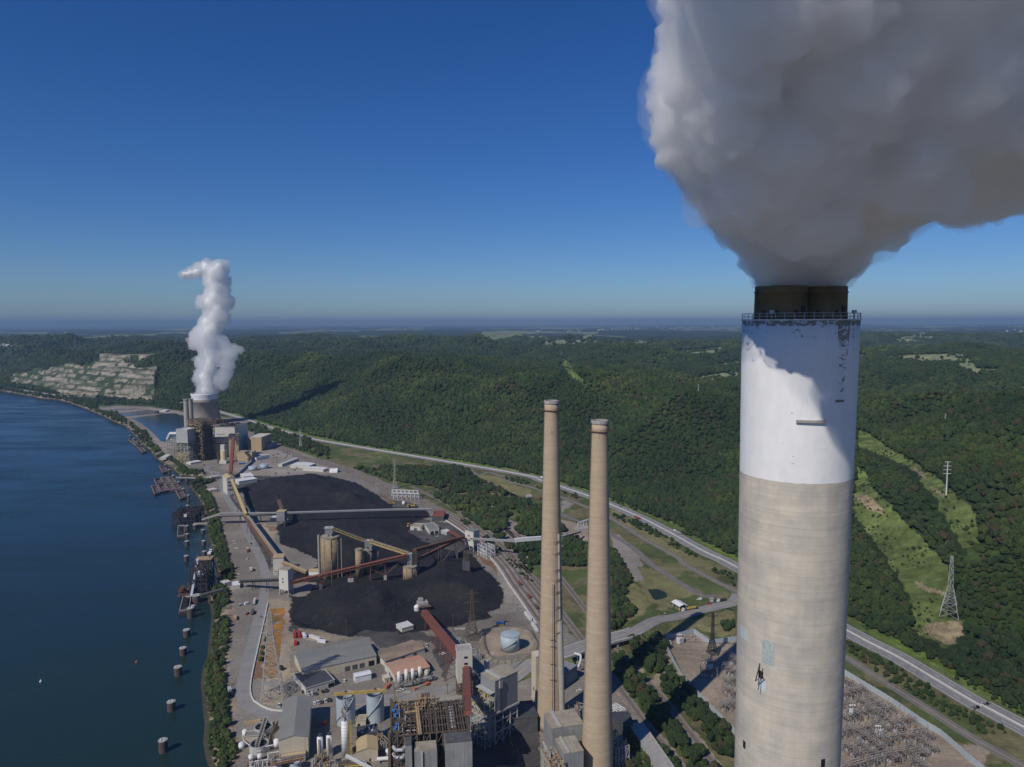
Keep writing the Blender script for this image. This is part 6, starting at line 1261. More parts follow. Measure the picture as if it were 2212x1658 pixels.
mound('middle coal heap behind the concrete silos', line(3,(900,600),(1100,560),(1700,545),(2211,540))+line(4,(1050,560),(930,600),(860,700),(1000,810),(900,860),(740,900),(480,960),(130,1020))+line(3,(1500,1050),(1280,1090),(1240,1000),(1120,900),(1100,760),(1180,650),(1000,640)), 8, 50, 5, 4)
mound('near coal heap stretching from the river road to the rail yard', line(4,(960,1010),(1300,960),(1540,1010),(1700,1130),(1830,1260),(1900,1380),(1860,1520),(1700,1600))+line(6,(1400,560),(1150,600),(1000,500),(700,420),(640,500),(520,640),(300,690),(60,690))+line(5,(1380,400),(1240,390),(1060,330),(900,280),(860,200),(930,120))+line(3,(1160,1390),(1300,1260),(1500,1240),(1750,1220),(2000,1200),(2150,1230)), 12, 60, 9, 3.5)
for lb, c, x, yb, yt, rx in (('tallest concrete coal silo, broad and brown-stained, left of the group',3,1397,1195,750,97),):
    pass
def silo(label, c, x, yb, yt, rx, m='silo_concrete', pil=True):
    h = HT(c, x, yb, yt); g = GP(c, x, yb); r = rad_px(c, x, yb, rx); t = thing('coal_silo', label, 'silo', (g.x,g.y,0)); s = MB().rev((g.x,g.y,-.5), [(r,0),(r,h+.5)], 40); o = obj('shell', s, MATS[m], t); o.data.polygons.foreach_set('use_smooth', [len(p.vertices) == 4 for p in o.data.polygons])
    obj('cap', MB().rev((g.x,g.y,h+.01), [(r+.5,0),(r+.5,.8),(r-.2,.82)], 40), MATS['weathered_roof'], t)
    if pil:
        pb = MB()
        for k in range(8): a = k*math.pi/4+.35; pb.beam((g.x+(r+.15)*math.cos(a), g.y+(r+.15)*math.sin(a), 0), (g.x+(r+.15)*math.cos(a), g.y+(r+.15)*math.sin(a), h), .7)
        obj('pilaster', pb, MATS[m], t)
    rl = MB(); 
    for hh in (1.3,1.9): rl.rev((g.x,g.y,h+hh), [(r+.3,0),(r+.4,0),(r+.4,.08),(r+.3,.08),(r+.3,0)], 32, cap=False)
    for k in range(16): a = k*math.pi/8; rl.beam((g.x+(r+.35)*math.cos(a), g.y+(r+.35)*math.sin(a), h+.7), (g.x+(r+.35)*math.cos(a), g.y+(r+.35)*math.sin(a), h+2), .1)
    obj('railing', rl, MATS['brown_steel'], t); return t, g, r, h
def headhouse(t, g, h, w, d, hh, ox=0, oy=0, rot=.15):
    fr = MB(); lift = 4.5
    for a in (-1,1):
        for b_ in (-1,1): fr.beam((g.x+ox+a*w*.4,g.y+oy+b_*d*.4,h), (g.x+ox+a*w*.4,g.y+oy+b_*d*.4,h+lift), .6)
    fr.beam((g.x+ox-w*.4,g.y+oy-d*.4,h),(g.x+ox+w*.4,g.y+oy-d*.4,h+lift),.4); fr.tube([(g.x+ox+w*.2,g.y+oy-d*.5,h+lift),(g.x+ox+w*.5,g.y+oy-d*.5,h+.5)], .8, 8)
    obj('headhouse_frame', fr, MATS['galv_steel'], t); o = obj('headhouse', MB().box((g.x+ox,g.y+oy,h+lift+hh/2), (w,d,hh), rot), MATS['grey_clad'], t)
    obj('headhouse_roof', MB().box((g.x+ox,g.y+oy,h+lift+hh+.3), (w*1.15,d*1.15,.5), rot).box((g.x+ox-w*.1,g.y+oy,h+lift+hh+1.1), (w*.3,d*.3,1.1), rot), MATS['galv_steel'], t)
t1, g1, r1, h1 = silo('broad brown-stained concrete coal silo, tallest of the group', 3,1397,1190,752,97); headhouse(t1, g1, h1, 9, 8, 6, -1, 1)
for xo in (-r1-2.6, r1+3.0): obj('leg_pipe', MB().tube([(g1.x+xo,g1.y-1,0),(g1.x+xo,g1.y-1,h1+(2 if xo < 0 else -2))], 1.3 if xo < 0 else .5, 12), MATS['concrete'], t1)
t2_, g2, r2, h2 = silo('front cylinder of the triple concrete silo with a pale headhouse on top', 3,1805,1150,905,50,pil=False); headhouse(t2_, g2, h2, 9, 7, 7, 1, 2)
silo('left cylinder of the triple concrete silo', 3,1708,1190,895,38,pil=False); silo('right cylinder of the triple concrete silo, in shade', 3,1888,1120,888,42,pil=False)
t3_, g3, r3, h3 = silo('short rust-streaked concrete silo nearest the camera, below the red conveyors', 4,885,1218,1082,74); headhouse(t3_, g3, h3, 5, 5, 10, -.5, 2); silo('dark round silo close behind the short rust-streaked one', 4,945,1165,1050,44,pil=False)
za, zb, zc = h1+8, h2+9.5, h3+13
pa = Vector((g1.x+4,g1.y,za)); pb_ = Vector((g2.x-2,g2.y+1,zb)); pc = Vector((g3.x-2,g3.y+2,zc))
conveyor('ochre truss conveyor between the tallest silo and the triple silo', [pa,pb_], 3.6, 3.4, 'yellow_clad', 'brown_roof', 0, 'yellow_clad', truss='yellow_clad')
conveyor('ochre truss conveyor between the triple silo and the short rust-streaked silo', [pb_+Vector((4,0,0)),pc], 3.6, 3.4, 'yellow_clad', 'brown_roof', 0, 'yellow_clad', truss='yellow_clad')
# pale transfer tower on legs by the river road and its conveyors
h = HT(3,880,1390,1112); f = F(3,(926,1122),(826,1106),(874,1076),h); t = thing('transfer_tower','pale grey transfer tower on legs beside the river road where the long rusty conveyor starts','transfer tower',(*f.P(.5,.5,0).xy,0))
f = F(3,(982,1088),(926,1122),(874,1076),h) if False else f
obj('wall', f.box(MB(),0,1,0,1,h*.22,h), MATS['pale_clad'], t); obj('roof', f.box(MB(),-.02,1.02,-.02,1.02,h+.01,h+.5), MATS['weathered_roof'], t); obj('frame', steel_frame(MB(), SubF(f,.03,.97,.03,.97), [0,h*.22], 1, 1, .9), MATS['galv_steel'], t)
for z in (.5,.62): obj('window', f.box(MB(),.35,.5,-.02,0,h*z,h*z+1.4), MATS['glass_dark'], t)
fW = f; zr0 = h*.42; zr1 = zc-1
pr0 = f.P(1.0,.5,zr0); pr1 = Vector((g3.x-3,g3.y-1,zr1))
conveyor('long rusty truss conveyor rising over the coal from the pale transfer tower past the silos', [pr0,pr1], 4.2, 3.0, 'red_steel', 'red_steel', 62, 'rust', truss='rust')
for (c,x,yb,w) in ((3,1287,1330,3.4),(3,1615,1290,6.5),(3,1962,1195,3.4)):
    g = GP(c,x,yb); dq = pr1-pr0; tt = ((g-pr0).x*dq.x+(g-pr0).y*dq.y)/(dq.x**2+dq.y**2); p = pr0+dq*tt; zt_ = p.z; lb = {1287:'first slim concrete pier under the long rusty conveyor',1615:'broad concrete pier under the long rusty conveyor, in the near coal heap',1962:'pier with splayed rusty struts under the upper end of the long conveyor'}[x]
    t = thing('conveyor_pier', lb, 'pier', (p.x,p.y,0)); zz = zt_*(.5 if x != 1962 else .35); obj('base', MB().box((p.x,p.y,zz/2),(w,w*.7,zz)), MATS['concrete'] if x != 1287 else MATS['dark_grey'], t); st = MB(); dn = dq.normalized()*(10 if x != 1962 else 24); 
    for s_ in (-1,1): st.beam((p.x,p.y-1*s_,zz), p+Vector((0,-1.6*s_,0)), .5); st.beam((p.x,p.y-s_,zz), (p+dn*s_)+Vector((0,0,0)), .5); st.beam((p.x,p.y+s_,zz), (p+dn*s_)+Vector((0,0,0)), .5)
    obj('strut', st, MATS['rust'], t)
# upper red galleries to the right transfer tower
h = HT(4,1550,905,690); f = F(4,(1622,700),(1488,700-20),(1540,668),h); f = F(4,(1624,686),(1560,702),(1540,668),h) if False else F(4,(1560,706),(1487,688),(1540,668),h)
f.LU = max(f.LU, 15); f.LV = max(f.LV, 12)
t = thing('transfer_tower','pale grey square transfer tower on a steel frame beside the rail yard','transfer tower',(*f.P(.5,.5,0).xy,0)); obj('wall', f.box(MB(),0,1,0,1,h*.25,h), MATS['pale_clad'], t); obj('roof', f.box(MB(),-.02,1.02,-.02,1.02,h+.01,h+.5), MATS['grey_roof'], t); obj('frame', steel_frame(MB(), SubF(f,.03,.97,.03,.97), [0,h*.25], 2, 1, .9), MATS['galv_steel'], t)
for (a0,a1,z) in ((.35,.55,.72),(.6,.8,.6),(.35,.6,.5)): obj('window', f.box(MB(),a0,a1,-.02,0,h*z,h*z+1.6), MATS['glass_dark'], t)
fR = f; zg = zc+4; q0 = Vector((g3.x+6,g3.y+2,zg)); q1 = fR.P(.1,-.3,h*.62)
conveyor('upper red gallery from the short silo to the pale tower by the rail yard', [q0,q1], 3.6, 3.2, 'red_steel', 'rust', 0, 'red_steel'); 
conveyor('lower rusty gallery sagging beneath the upper red one', [Vector((g3.x+8,g3.y+6,zg-12)), fR.P(-.3,.0,h*.55)], 3.0, 2.6, 'rust', 'red_steel', 0, 'rust', truss='rust')
obj_t = thing('headhouse_tower','dark steel stair tower standing on the short rust-streaked silo','tower',(g3.x+5,g3.y+3,h3)); obj('frame', MB().lattice((g3.x+5,g3.y+3),4.5,4.5,zg-h3+3,.5,5,0,h3), MATS['brown_steel'], obj_t)
for (x,yb,w,lb) in ((1208,1120,4,'first splayed steel pier under the red galleries'),(1500,1170,9,'massive concrete pier under the red galleries beside the pale tower'),(1388,1000,5,'small concrete pier behind the splayed one')):
    g = GP(4,x,yb); t = thing('conveyor_pier', lb, 'pier', (g.x,g.y,0)); zz = {1208:5,1500:17,1388:9}[x]; obj('base', MB().box((g.x,g.y,zz/2),(w,w*.8,zz)), MATS['concrete'] if x == 1208 else MATS['dark_grey'], t); st = MB(); ztop = zg-4 if x != 1388 else zg-14
    sx_ = 17 if x == 1208 else 2.2
    for s_ in (-1,1): st.beam((g.x,g.y+s_,zz),(g.x+sx_*s_,g.y+2+s_,ztop),.6); st.beam((g.x,g.y-s_,zz),(g.x+sx_*s_,g.y+2-s_,ztop),.6); st.beam((g.x+s_*1.5,g.y,zz),(g.x+s_*1.5,g.y+2,ztop),.5)
    if x == 1500: st.lattice((g.x,g.y),6,6,ztop-zz,.5,4,0,zz)
    obj('strut', st, MATS['brown_steel'], t)
# long level conveyor over the tracks towards the slim chimneys
e0 = fR.P(.9,-.1,h*.62); e1 = GP(4,2030,822,22); e2 = GP(10,322,1412,22); e3 = GP(10,500,1395,19); e4 = GP(10,650,1352,8)
conveyor('thin pipe-like conveyor crossing high over the rail yard towards the chimneys', [e0,e1], 2.4, 2.2, 'grey_clad', 'galv_steel', 0, 'galv_steel')
conveyor('white-clad box gallery ending behind the further slim chimney', [e1,e2], 3.6, 4.2, 'light_steel', 'white_tank', 60, 'brown_steel', walk=False)
conveyor('thin pipe conveyor running from behind the further chimney to the loading frames', [e2,e3,e4], 2.2, 2.0, 'grey_clad', 'galv_steel', 30, 'brown_steel')
for x, lb in ((1745,'A-shaped steel bent under the high thin conveyor at the yard edge'),(1985,'A-shaped steel bent under the high thin conveyor beyond the tracks')):
    p = e0+(e1-e0)*((x-1600)/430); t = thing('trestle', lb, 'trestle', (p.x,p.y,0)); b_ = MB()
    for s_ in (-1,1):
        for q_ in (-1,1): b_.beam(p+Vector((s_,q_*.8,0)), (p.x+s_*3.2,p.y+q_*3,-.2), .45)
    obj('strut', b_, MATS['rust'], t)
f = F(4,(1725,940),(1625,900),(1640,850),8); t = thing('truss_frame','white lattice steel frame at the foot of the pale tower by the rail yard','steel frame',(*f.P(.5,.5,0).xy,0)); obj('frame', steel_frame(MB(), f, [0,5,10,15], 3, 2, .6, seed=3), MATS['light_steel'], t)
f = F(4,(1205,680),(1095,690),(1010,620),5.5); building('grey-roofed open garage in the coal yard office group', f, 'pale_clad', 'grey_roof', 'flat', name='garage', doors=[('n',.3,5,.1,3.6,'black_hole'),('n',.75,5,.1,3.6,'black_hole')])
f = F(4,(1040,620),(1000,655),(955,592),5); building('pale low office block beside the open garage in the coal yard', f, 'pale_clad', 'weathered_roof', 'flat', name='office', doors=[('l',.5,5,.1,3,'dark_grey')])
f = F(4,(1208,645),(1120,600),(1075,585),4.5); building('dark-roofed shed behind the open garage in the coal yard', f, 'concrete', 'dark_clad', 'flat', name='shed', cat='shed')
f = F(4,(1255,540),(1130,540),(1160,475),7); building('dark rust-red roofed shed at the end of the long crossing conveyor', f, 'dark_grey', 'red_steel', 'gable', 1.2, 'U', name='shed', cat='shed')
conveyor('short red conveyor feeding the pale tower by the rail yard', [GP(4,1320,710,3), fR.P(0,.5,h*.3)], 4, 2.6, 'red_steel', 'rust', 0)
f = F(4,(1345,700),(1285,715),(1275,680),4); building('small grey drive house at the foot of the short red conveyor', f, 'galv_steel', 'light_steel', 'flat', name='drive_house')
# white portal frame
a, b = GP(4,705,345), GP(4,985,355); t = thing('portal_frame','long white steel portal frame at the edge of the rail yard','steel frame',(a.x,a.y,0)); mb = MB(); hh = 11
off_ = Vector((-6,22,0))
for p in [a+(b-a)*k/6 for k in range(7)]:
    if 0 < (p-a).length/(b-a).length < .999 and int((p-a).length/(b-a).length*6+.5) in (2,5) : pass
    mb.beam(p,p+Vector((0,0,hh)),.9); mb.beam(p+off_,p+off_+Vector((0,0,hh)),.9); mb.beam(p+Vector((0,0,hh)),p+off_+Vector((0,0,hh)),.9)
mb.beam(a+Vector((0,0,hh)),b+Vector((0,0,hh)),1.4); mb.beam(a+off_+Vector((0,0,hh)),b+off_+Vector((0,0,hh)),1.2); mb.beam(a+Vector((0,0,hh*.6)),b+Vector((0,0,hh*.6)),.5)
for k in range(6): mb.beam(a+(b-a)*k/6, a+(b-a)*(k+1)/6+Vector((0,0,hh*.6)), .45)
obj('frame', mb, MATS['light_steel'], t)
# double conveyor along the river road
zt1 = 15; tw = HT(3,290,235,62); f = F(3,(355,100),(265,110),(265,68),tw)
t = thing('transfer_tower','cream transfer tower with gabled roof at the far end of the long ochre conveyor','transfer tower',(*f.P(.5,.5,0).xy,0)); obj('wall', walls_gable(f,2.5,'V',0), MATS['pale_clad'], t); obj('roof', roof_gable(f,2.5,'V'), MATS['tan_roof'], t); 
for z in (.3,.55,.75): obj('window', f.box(MB(),.1,.85,-.02,0,tw*z,tw*z+1.5), MATS['dark_grey'], t)
x1 = GP(3,470,520,zt1); p0c = f.P(.6,.0,tw*.78)
conveyor('long ochre conveyor running from the cream tower to the crossing of conveyors', [p0c,x1], 4, 3.2, 'yellow_clad', 'yellow_clad', 45, 'brown_steel', truss='tan_steel')
f = F(3,(498,470),(447,475),(445,438),HT(3,470,560,470)); t = building('small cream transfer house where the ochre conveyor crosses the grey ones', f, 'pale_clad', 'weathered_roof', 'flat', name='transfer_house'); f2 = f
h = HT(3,780,1150,985); f = F(3,(880,978),(765,985),(750,945),h); t = thing('transfer_tower','narrow cream transfer tower with tan sloping roof above the river road','transfer tower',(*f.P(.5,.5,0).xy,0)); obj('wall', f.box(MB(),0,1,0,1,0,h), MATS['pale_clad'], t); obj('roof', f.box(MB(),-.03,1.03,-.05,1.03,h+.01,h+.6), MATS['tan_roof'], t)
fB = f; y0_, y1_ = x1+Vector((2,-4,-1)), f.P(.1,1,h*.75)
for o_, lb in ((-2.6,'left one of the twin covered conveyors beside the river road'),(2.6,'right one of the twin covered conveyors beside the river road')):
    d = (y1_-y0_).normalized(); s_ = Vector((d.y,-d.x,0))*o_; conveyor(lb, [y0_+s_,y1_+s_], 2.6, 2.3, 'tan_steel' if o_ < 0 else 'brown_steel', 'weathered_roof' if o_ < 0 else 'rust', 40 if o_ > 0 else 0, 'brown_steel', walk=False)
y2_ = GP(3,1130,1150,2.5); conveyor('ochre conveyor descending from the narrow cream tower to the foot of the tallest silo', [fB.P(.9,.0,h*.62), y2_], 5, 2.4, 'yellow_clad', 'tan_roof', 30, 'tan_steel', truss='tan_steel')
f = F(3,(1262,1132),(1155,1130),(1160,1100),5); building('cream drive house with ochre roof at the foot of the tallest silo', f, 'white_tank', 'tan_roof', 'gable', 1, 'U', name='drive_house')
f = F(3,(818,1125),(775,1130),(778,1105),5); building('little tan-roofed cabin against the narrow cream tower', f, 'pale_clad', 'tan_roof', 'flat', name='cabin', cat='cabin')
# long level crossing conveyor
zx = 14; w0 = GP(3,0,560,9); w1 = GP(3,190,505,zx); w2 = GP(3,850,500,zx); w3 = GP(4,720,470,zx); w4 = GP(4,1120,468,zx)
conveyor('long dark level conveyor crossing the whole coal yard from the river', [w1,w2,w3,w4], 3.2, 2.4, 'grey_clad', 'galv_steel', 44, 'black_steel', bw=4)
conveyor('second grey gallery running beside the long level conveyor near the river', [GP(3,150,530,zx-2),GP(3,840,512,zx-2)], 2.8, 2.2, 'dark_grey', 'weathered_roof', 50, 'black_steel')
conveyor('inclined pale gallery rising from the far barge unloader to the river road', [GP(3,-5,565,6),w1], 4.5, 2.4, 'galv_steel', 'weathered_roof', 30, 'brown_steel')
f = F(3,(893,478),(806,478),(815,458),zx+9); t = thing('transfer_house','tan boxy transfer house on the long level conveyor with a stacker boom behind it','transfer house',(*f.P(.5,.5,0).xy,0)); f.LV = max(f.LV, 12); obj('wall', f.box(MB(),0,1,0,1,zx-5,zx+9), MATS['weathered_clad'], t); obj('roof', f.box(MB(),-.03,1.03,-.03,1.03,zx+9.01,zx+9.5), MATS['tan_roof'], t); obj('frame', steel_frame(MB(), SubF(f,.05,.95,.05,.95), [0,zx-5], 1, 1, .8), MATS['brown_steel'], t)
sb_, se = f.P(.5,1,zx+2), GP(3,830,350,26); t = thing('stacker_boom','rusty coal stacker boom pointing up over the far coal heap','stacker',(sb_.x,sb_.y,0)); obj('boom', MB().truss(sb_,se,4,3.5,.6,8), MATS['rust'], t); obj('belt', MB().beam(sb_+Vector((0,0,1)),se+Vector((0,0,1)),2,.6), MATS['galv_steel'], t); obj('head', MB().beam(se,se+Vector((-14,6,10)),.8).beam(se,se+Vector((-16,2,-6)),1.0).beam(se+Vector((0,0,4)),se+Vector((-14,6,10)),.5).lattice((se.x,se.y),4,2,14,.5,3,0,se.z-4), MATS['black_steel'], t)
f = F(3,(820,545),(735,545),(735,520),5); yard_t = building('low pale equipment platform below the tan transfer house', f, 'galv_steel', 'light_steel', 'flat', name='platform', cat='platform')
# dark conveyor over the river road to the pale tower
k0 = GP(3,400,1245,6.5); k1 = fW.P(0,.5,HT(3,880,1390,1112)*.5); conveyor('dark truss conveyor crossing the river road into the pale transfer tower', [k0,k1], 3.4, 2.2, 'black_steel', 'dark_grey', 28, 'black_steel', truss='black_steel')
f = F(3,(298,1240),(232,1258),(228,1225),HT(3,265,1305,1258)); building('small white control cabin on stilts at the river end of the dark conveyor', f, 'pale_clad', 'pale_clad', 'flat', name='control_cabin', cat='cabin', windows=[('n',.3,1.2,2.5,1.2,'glass_dark'),('n',.7,1.2,2.5,1.2,'glass_dark')])
conveyor('dark jetty conveyor from the near barge unloader to the white control cabin', [GP(16,1120,1350,3), GP(16,1430,1265,5)], 4.5, 2.0, 'brown_steel', 'dark_grey', 20, 'black_steel')
f = F(3,(402,1278),(318,1290),(310,1245),3.6); building('flat white-roofed trailer beside the white control cabin', f, 'pale_clad', 'white_tank', 'flat', name='site_trailer', cat='trailer')
# ================================================================== far power plant
f_ = 2
def GT(c, x, y):
    """the picked point on the sloping land"""
    d = Vector(ray(*PV(c, x, y))); t0, prev = 300.0, 300.0
    ts = np.geomspace(350, 30000, 1500)/d.y; X, Y, Z = d.x*ts, d.y*ts, CAM_H+d.z*ts; hh = terrain_h(X, Y); k = int(np.argmax(Z < hh)); return Vector((X[k], Y[k], float(hh[k])))
g = GP(2,866,470); k_ = rad_px(2,866,470,1); dep_r = lambda px: px*k_
Ht = HT(2,866,470,140); t = thing('cooling_tower','big concrete cooling tower with white rim band, steam rising from it','cooling tower',(g.x,g.y,0))
pf = [(170,0),(160,.12),(146,.3),(134,.55),(129,.74),(130,.82),(136,.93),(141,1.0)]
pz = np.linspace(0,1,30); pr = np.interp(pz,[q[1] for q in pf],[q[0] for q in pf])
def tower_band(z0,z1,m,nm,inner=True):
    zz = [z0]+[z for z in pz if z0 < z < z1]+[z1]; P_ = [(dep_r(np.interp(z,pz,pr)), z*Ht) for z in zz]
    o = obj(nm, MB().rev((g.x,g.y,0), P_+([(P_[-1][0]-1.2,P_[-1][1]),(dep_r(np.interp(z0,pz,pr))-1.2,z0*Ht)] if inner else []), 64, cap=False), MATS[m], t); o.data.polygons.foreach_set('use_smooth',[True]*len(o.data.polygons))
mat('tower_concrete',(.36,.315,.27),.12,.05,.9); tower_band(.03,.81,'tower_concrete','shell'); tower_band(.8101,1.0,'white_paint','rim_band')
sf = MB(); 
for k in range(36): a = k*math.pi/18; r0 = dep_r(172); sf.beam((g.x+r0*math.cos(a),g.y+r0*math.sin(a),-1),(g.x+dep_r(166)*math.cos(a+.09),g.y+dep_r(166)*math.sin(a+.09),.035*Ht),1)
obj('strut', sf, MATS['concrete'], t); CTW = (g.x,g.y,Ht,dep_r(138))
for x, yb, yt, rx, m_, lb in ((664,560,203,26,'grey_concrete','pale concrete chimney left of the far cooling tower'),(712,545,200,26,'tower_concrete','darker concrete chimney between the pale one and the far cooling tower')):
    q = GP(2,x,yb); hh = HT(2,x,yb,yt); r = rad_px(2,x,yb,rx); t = thing('chimney', lb, 'chimney', (q.x,q.y,0)); o = obj('shell', MB().rev((q.x,q.y,0),[(r*1.08,0),(r*.96,hh)],36), MATS[m_], t); obj('rim', MB().rev((q.x,q.y,hh+.01),[(r*1.06,-3),(r*1.12,-2),(r*1.12,0),(r*.8,0)],36), MATS['rim_concrete'], t)
# boiler steelwork
zb2 = HT(2,790,885,440); f = F(2,(1000,385),(700,430),(690,395),zb2); f = F(2,(835,445),(690,430),(1000,340),zb2); 
b0 = GP(2,690,865); f = F(2,(835,885),(690,868),(900,700),1,0); f.h = zb2; f.LV = 34; f.v = Vector((-f.u.y, f.u.x, 0))
t = thing('boiler_house','dark open steel-framed boiler tower of the far plant in front of the cooling tower','boiler house',(*f.P(.5,.5,0).xy,0))
obj('frame', steel_frame(MB(), f, list(np.linspace(0,zb2,11)), 3, 6, 1.1, seed=8), MATS['brown_steel'], t); obj('casing', f.box(MB(),.1,.9,.08,.98,3,zb2*.82), MATS['black_steel'], t); obj('pipework', tangle(f, 6, zb2+1, 300, 61, (.6,1.5), .2), MATS['brown_steel'], t); obj('pipework', tangle(SubF(f,-.05,1.05,-.12,.15), 8, zb2, 260, 62, (.5,1.2), .2), MATS['tan_steel'], t)
ff = SubF(f,1.0,1.8,.3,1.0); obj('upper_deck', steel_frame(MB(), ff, [zb2*.9,zb2*1.0], 6, 3, 1.0, seed=10), MATS['brown_steel'], t); obj('upper_deck_gear', tangle(ff, zb2*.92, zb2*1.02, 80, 63, (.7,1.8), .15), MATS['brown_steel'], t); pass
# grey box on frame, duct, yellow process structure
h = HT(2,600,870,515); f = F(2,(665,540),(540,535),(560,512),h); f.LV = max(f.LV, 20); t = legged_box('pale grey box building on an open frame at the left of the far plant', f, h*.62, h, 'galv_steel', 'light_steel', nu=3, nv=2); obj('gear', tangle(f, 3, h*.6, 160, 71, (.5,1.3)), MATS['galv_steel'], t); obj('gear', tangle(SubF(f,0,1,-.3,.3), 2, h*.3, 90, 72, (.5,1.2)), MATS['yellow_paint'], t)
pipes('fat grey duct bending down beside the pale grey box building', [[GP(2,545,580,h*.72)+Vector((0,0,0)), GP(2,480,580,h*.72), GP(2,450,640,h*.55)]], 4.0, 'galvanised', sup=True, name='duct', cat='duct')
f = F(2,(540,790),(440,775),(440,690),1,0); f.h = h*.42; f.LV = 40; t = thing('process_rack','crowded grey and yellow process rack at the pond end of the far plant','pipe rack',(*f.P(.5,.5,0).xy,0)); obj('frame', steel_frame(MB(), f, [0,h*.14,h*.28,h*.42], 4, 3, .9), MATS['galv_steel'], t); obj('gear', tangle(f, 1, h*.42, 150, 73, (.6,1.5)), MATS['pale_clad'], t); obj('gear', tangle(f, 1, h*.3, 60, 74, (.6,1.5)), MATS['yellow_paint'], t); obj('gear', tangle(f, 1, h*.35, 40, 75, (.6,1.2)), MATS['red_steel'], t)
# buildings
hb = HT(2,1200,800,515); f = F(2,(1185,516),(945,516),(1100,466),hb); f = F(2,(1312,478),(1183,516),(1080,466),hb) if False else f
f = F(2,(1183,516),(945,514),(1085,466),hb); t = building('tallest pale box building of the far plant with dark roof machinery', f, 'pale_clad', 'dark_grey', 'flat', windows=[('n',.35,20,hb*.72,1.2,'dark_grey'),('r',.3,4,hb*.4,5,'dark_grey')]); roof_bits(t, f, 12, m='dark_steel', seed=6, s=6)
hm = HT(2,925,842,645); f = F(2,(1120,640),(920,645),(925,625),hm); f.LV = 30; t = building('tan lower building in front of the tallest pale box', f, 'beige_clad', 'weathered_roof', 'flat', windows=[('n',.5,52,hm*.72,1.5,'dark_grey')]); t.children[0].data.materials[0] = mat('tan_clad',(.46,.35,.22),.08,.1,.7)
h2_ = HT(2,1165,850,604); f = F(2,(1222,600),(1115,604),(1118,588),h2_); f.LV = 24; t = building('tan stair block at the right end of the tan building', f, 'tan_clad', 'weathered_roof', 'flat')
f = F(2,(1370,795),(1200,795),(1205,770),HT(2,1280,888,795)); f.LV = 26; building('low tan annex at the foot of the far plant', f, 'tan_clad', 'weathered_roof', 'flat', doors=[('n',.8,6,.1,7,'dark_grey')])
f = F(2,(1475,630),(1322,628),(1330,605),HT(2,1400,775,628)); f.LV = 60; building('brown shaded block at the right rear of the far plant', f, 'tan_clad', 'pale_clad', 'flat')
f = F(2,(1545,715),(1485,712),(1490,695),10); f.LV = 40; building('grey shed right of the brown shaded block', f, 'concrete', 'galv_steel', 'flat')
f = F(2,(1400,775),(1355,780),(1358,768),18); f.LV=12; building('slim pale lift shaft at the end of the tan annex', f, 'concrete', 'concrete', 'flat', name='lift_shaft')
f = F(2,(1560,820),(1420,850),(1440,815),7); building('white and grey stores huts beside the far plant car park', f, 'white_tank', 'galv_steel', 'flat', name='stores_hut', cat='hut')
q = GP(2,1065,905); hh = HT(2,1065,905,800); t = thing('silo','pale yellow silo on a square base in front of the far plant','silo',(q.x,q.y,0)); r = rad_px(2,1065,905,33); zq = hh*.02; obj('shell', MB().rev((q.x,q.y,6),[(r,0),(r,hh),(r*.3,hh+2)],24), MATS['pale_yellow'], t); obj('base', MB().box((q.x+1,q.y-2,3),(r*2.3,r*2.3,6)), MATS['pale_clad'], t); obj('top_house', MB().box((q.x-1,q.y,hh+12),(r*1.3,r*1.2,14)).beam((q.x-3,q.y,hh+6),(q.x-3,q.y,hh+8),.5), MATS['pale_clad'], t); obj('ladder_tower', MB().lattice((q.x-r-4,q.y-2),4,4,hh*1.15,.5,6), MATS['brown_steel'], t)
# red conveyor up to the far plant
ra = GP(2,1132,1015,tw*.95); rb_ = GP(2,1160,690,0); q = GP(2,1175,895); zt_ = HT(2,1160,895,650); rb_ = Vector((q.x, q.y, zt_)); conveyor('steep dark-red conveyor tower climbing from the cream tower to the far plant', [GP(2,1132,1030,8), rb_], 5.5, 4.5, 'red_steel', 'red_steel', 40, 'red_steel', truss='red_steel')
for x, yb, yt, rx, lb in ((1382,988,945,47,'left of two squat blue tanks by the white canopies'),(1505,968,922,44,'right of two squat blue tanks beside the far car park')): tank(lb, 2, x, yb, yt, rx, 'blue_tank', 'cone', rail=False, stair=False, group='squat blue tanks')
for (A,B_,C_,h,lb,rf,nm) in (((1430,1082),(1225,1112),(1220,1080),6,'white-roofed canopy with ribbed top nearest the cream tower','white_tank','canopy'),((1395,1048),(1285,1060),(1278,1022),6,'smaller white-roofed canopy behind the ribbed one','white_tank','canopy'),
    ((1882,858),(1700,925),(1690,912),5,'long narrow white shed in the far car park','light_steel','shed'),((2065,915),(1995,945),(1915,885),5,'left white-roofed warehouse beside the rail yard','white_tank','warehouse'),((2200,968),(2150,985),(2050,930),5,'right white-roofed warehouse beside the rail yard','white_tank','warehouse'),
    ((490,810),(430,845),(415,815),4,'small white-roofed pump house on the bank below the far plant','light_steel','pump_house'),((1025,1048),(940,1070),(920,1038),4,'low white-sided shed beside the river road','concrete','shed'),((985,1192),(912,1205),(908,1185),4,'small pale hut in the gravel beside the river','pale_clad','hut'),
    ((820,885),(700,905),(705,885),3.5,'white tanker shed at the foot of the far boiler tower','white_tank','shed'),((430,330),(360,330),(355,318),4,'small white pump house on the pond dam','white_tank','pump_house')):
    f = F(2,A,B_,C_,h); f.LV = max(f.LV, 8); building(lb, f, 'pale_clad', rf, 'gable' if nm == 'warehouse' else 'flat', 1.5, name=nm, cat=nm.replace('_',' '))
a, b = GP(3,1400,45), GP(3,1500,52); t = thing('quonset_hut','white half-round hut at the top of the far coal heap','hut',(a.x,a.y,0)); mb = MB(); n=12; d = Vector((1,.1,0)); L_ = (b-a).length*.75; w = 9
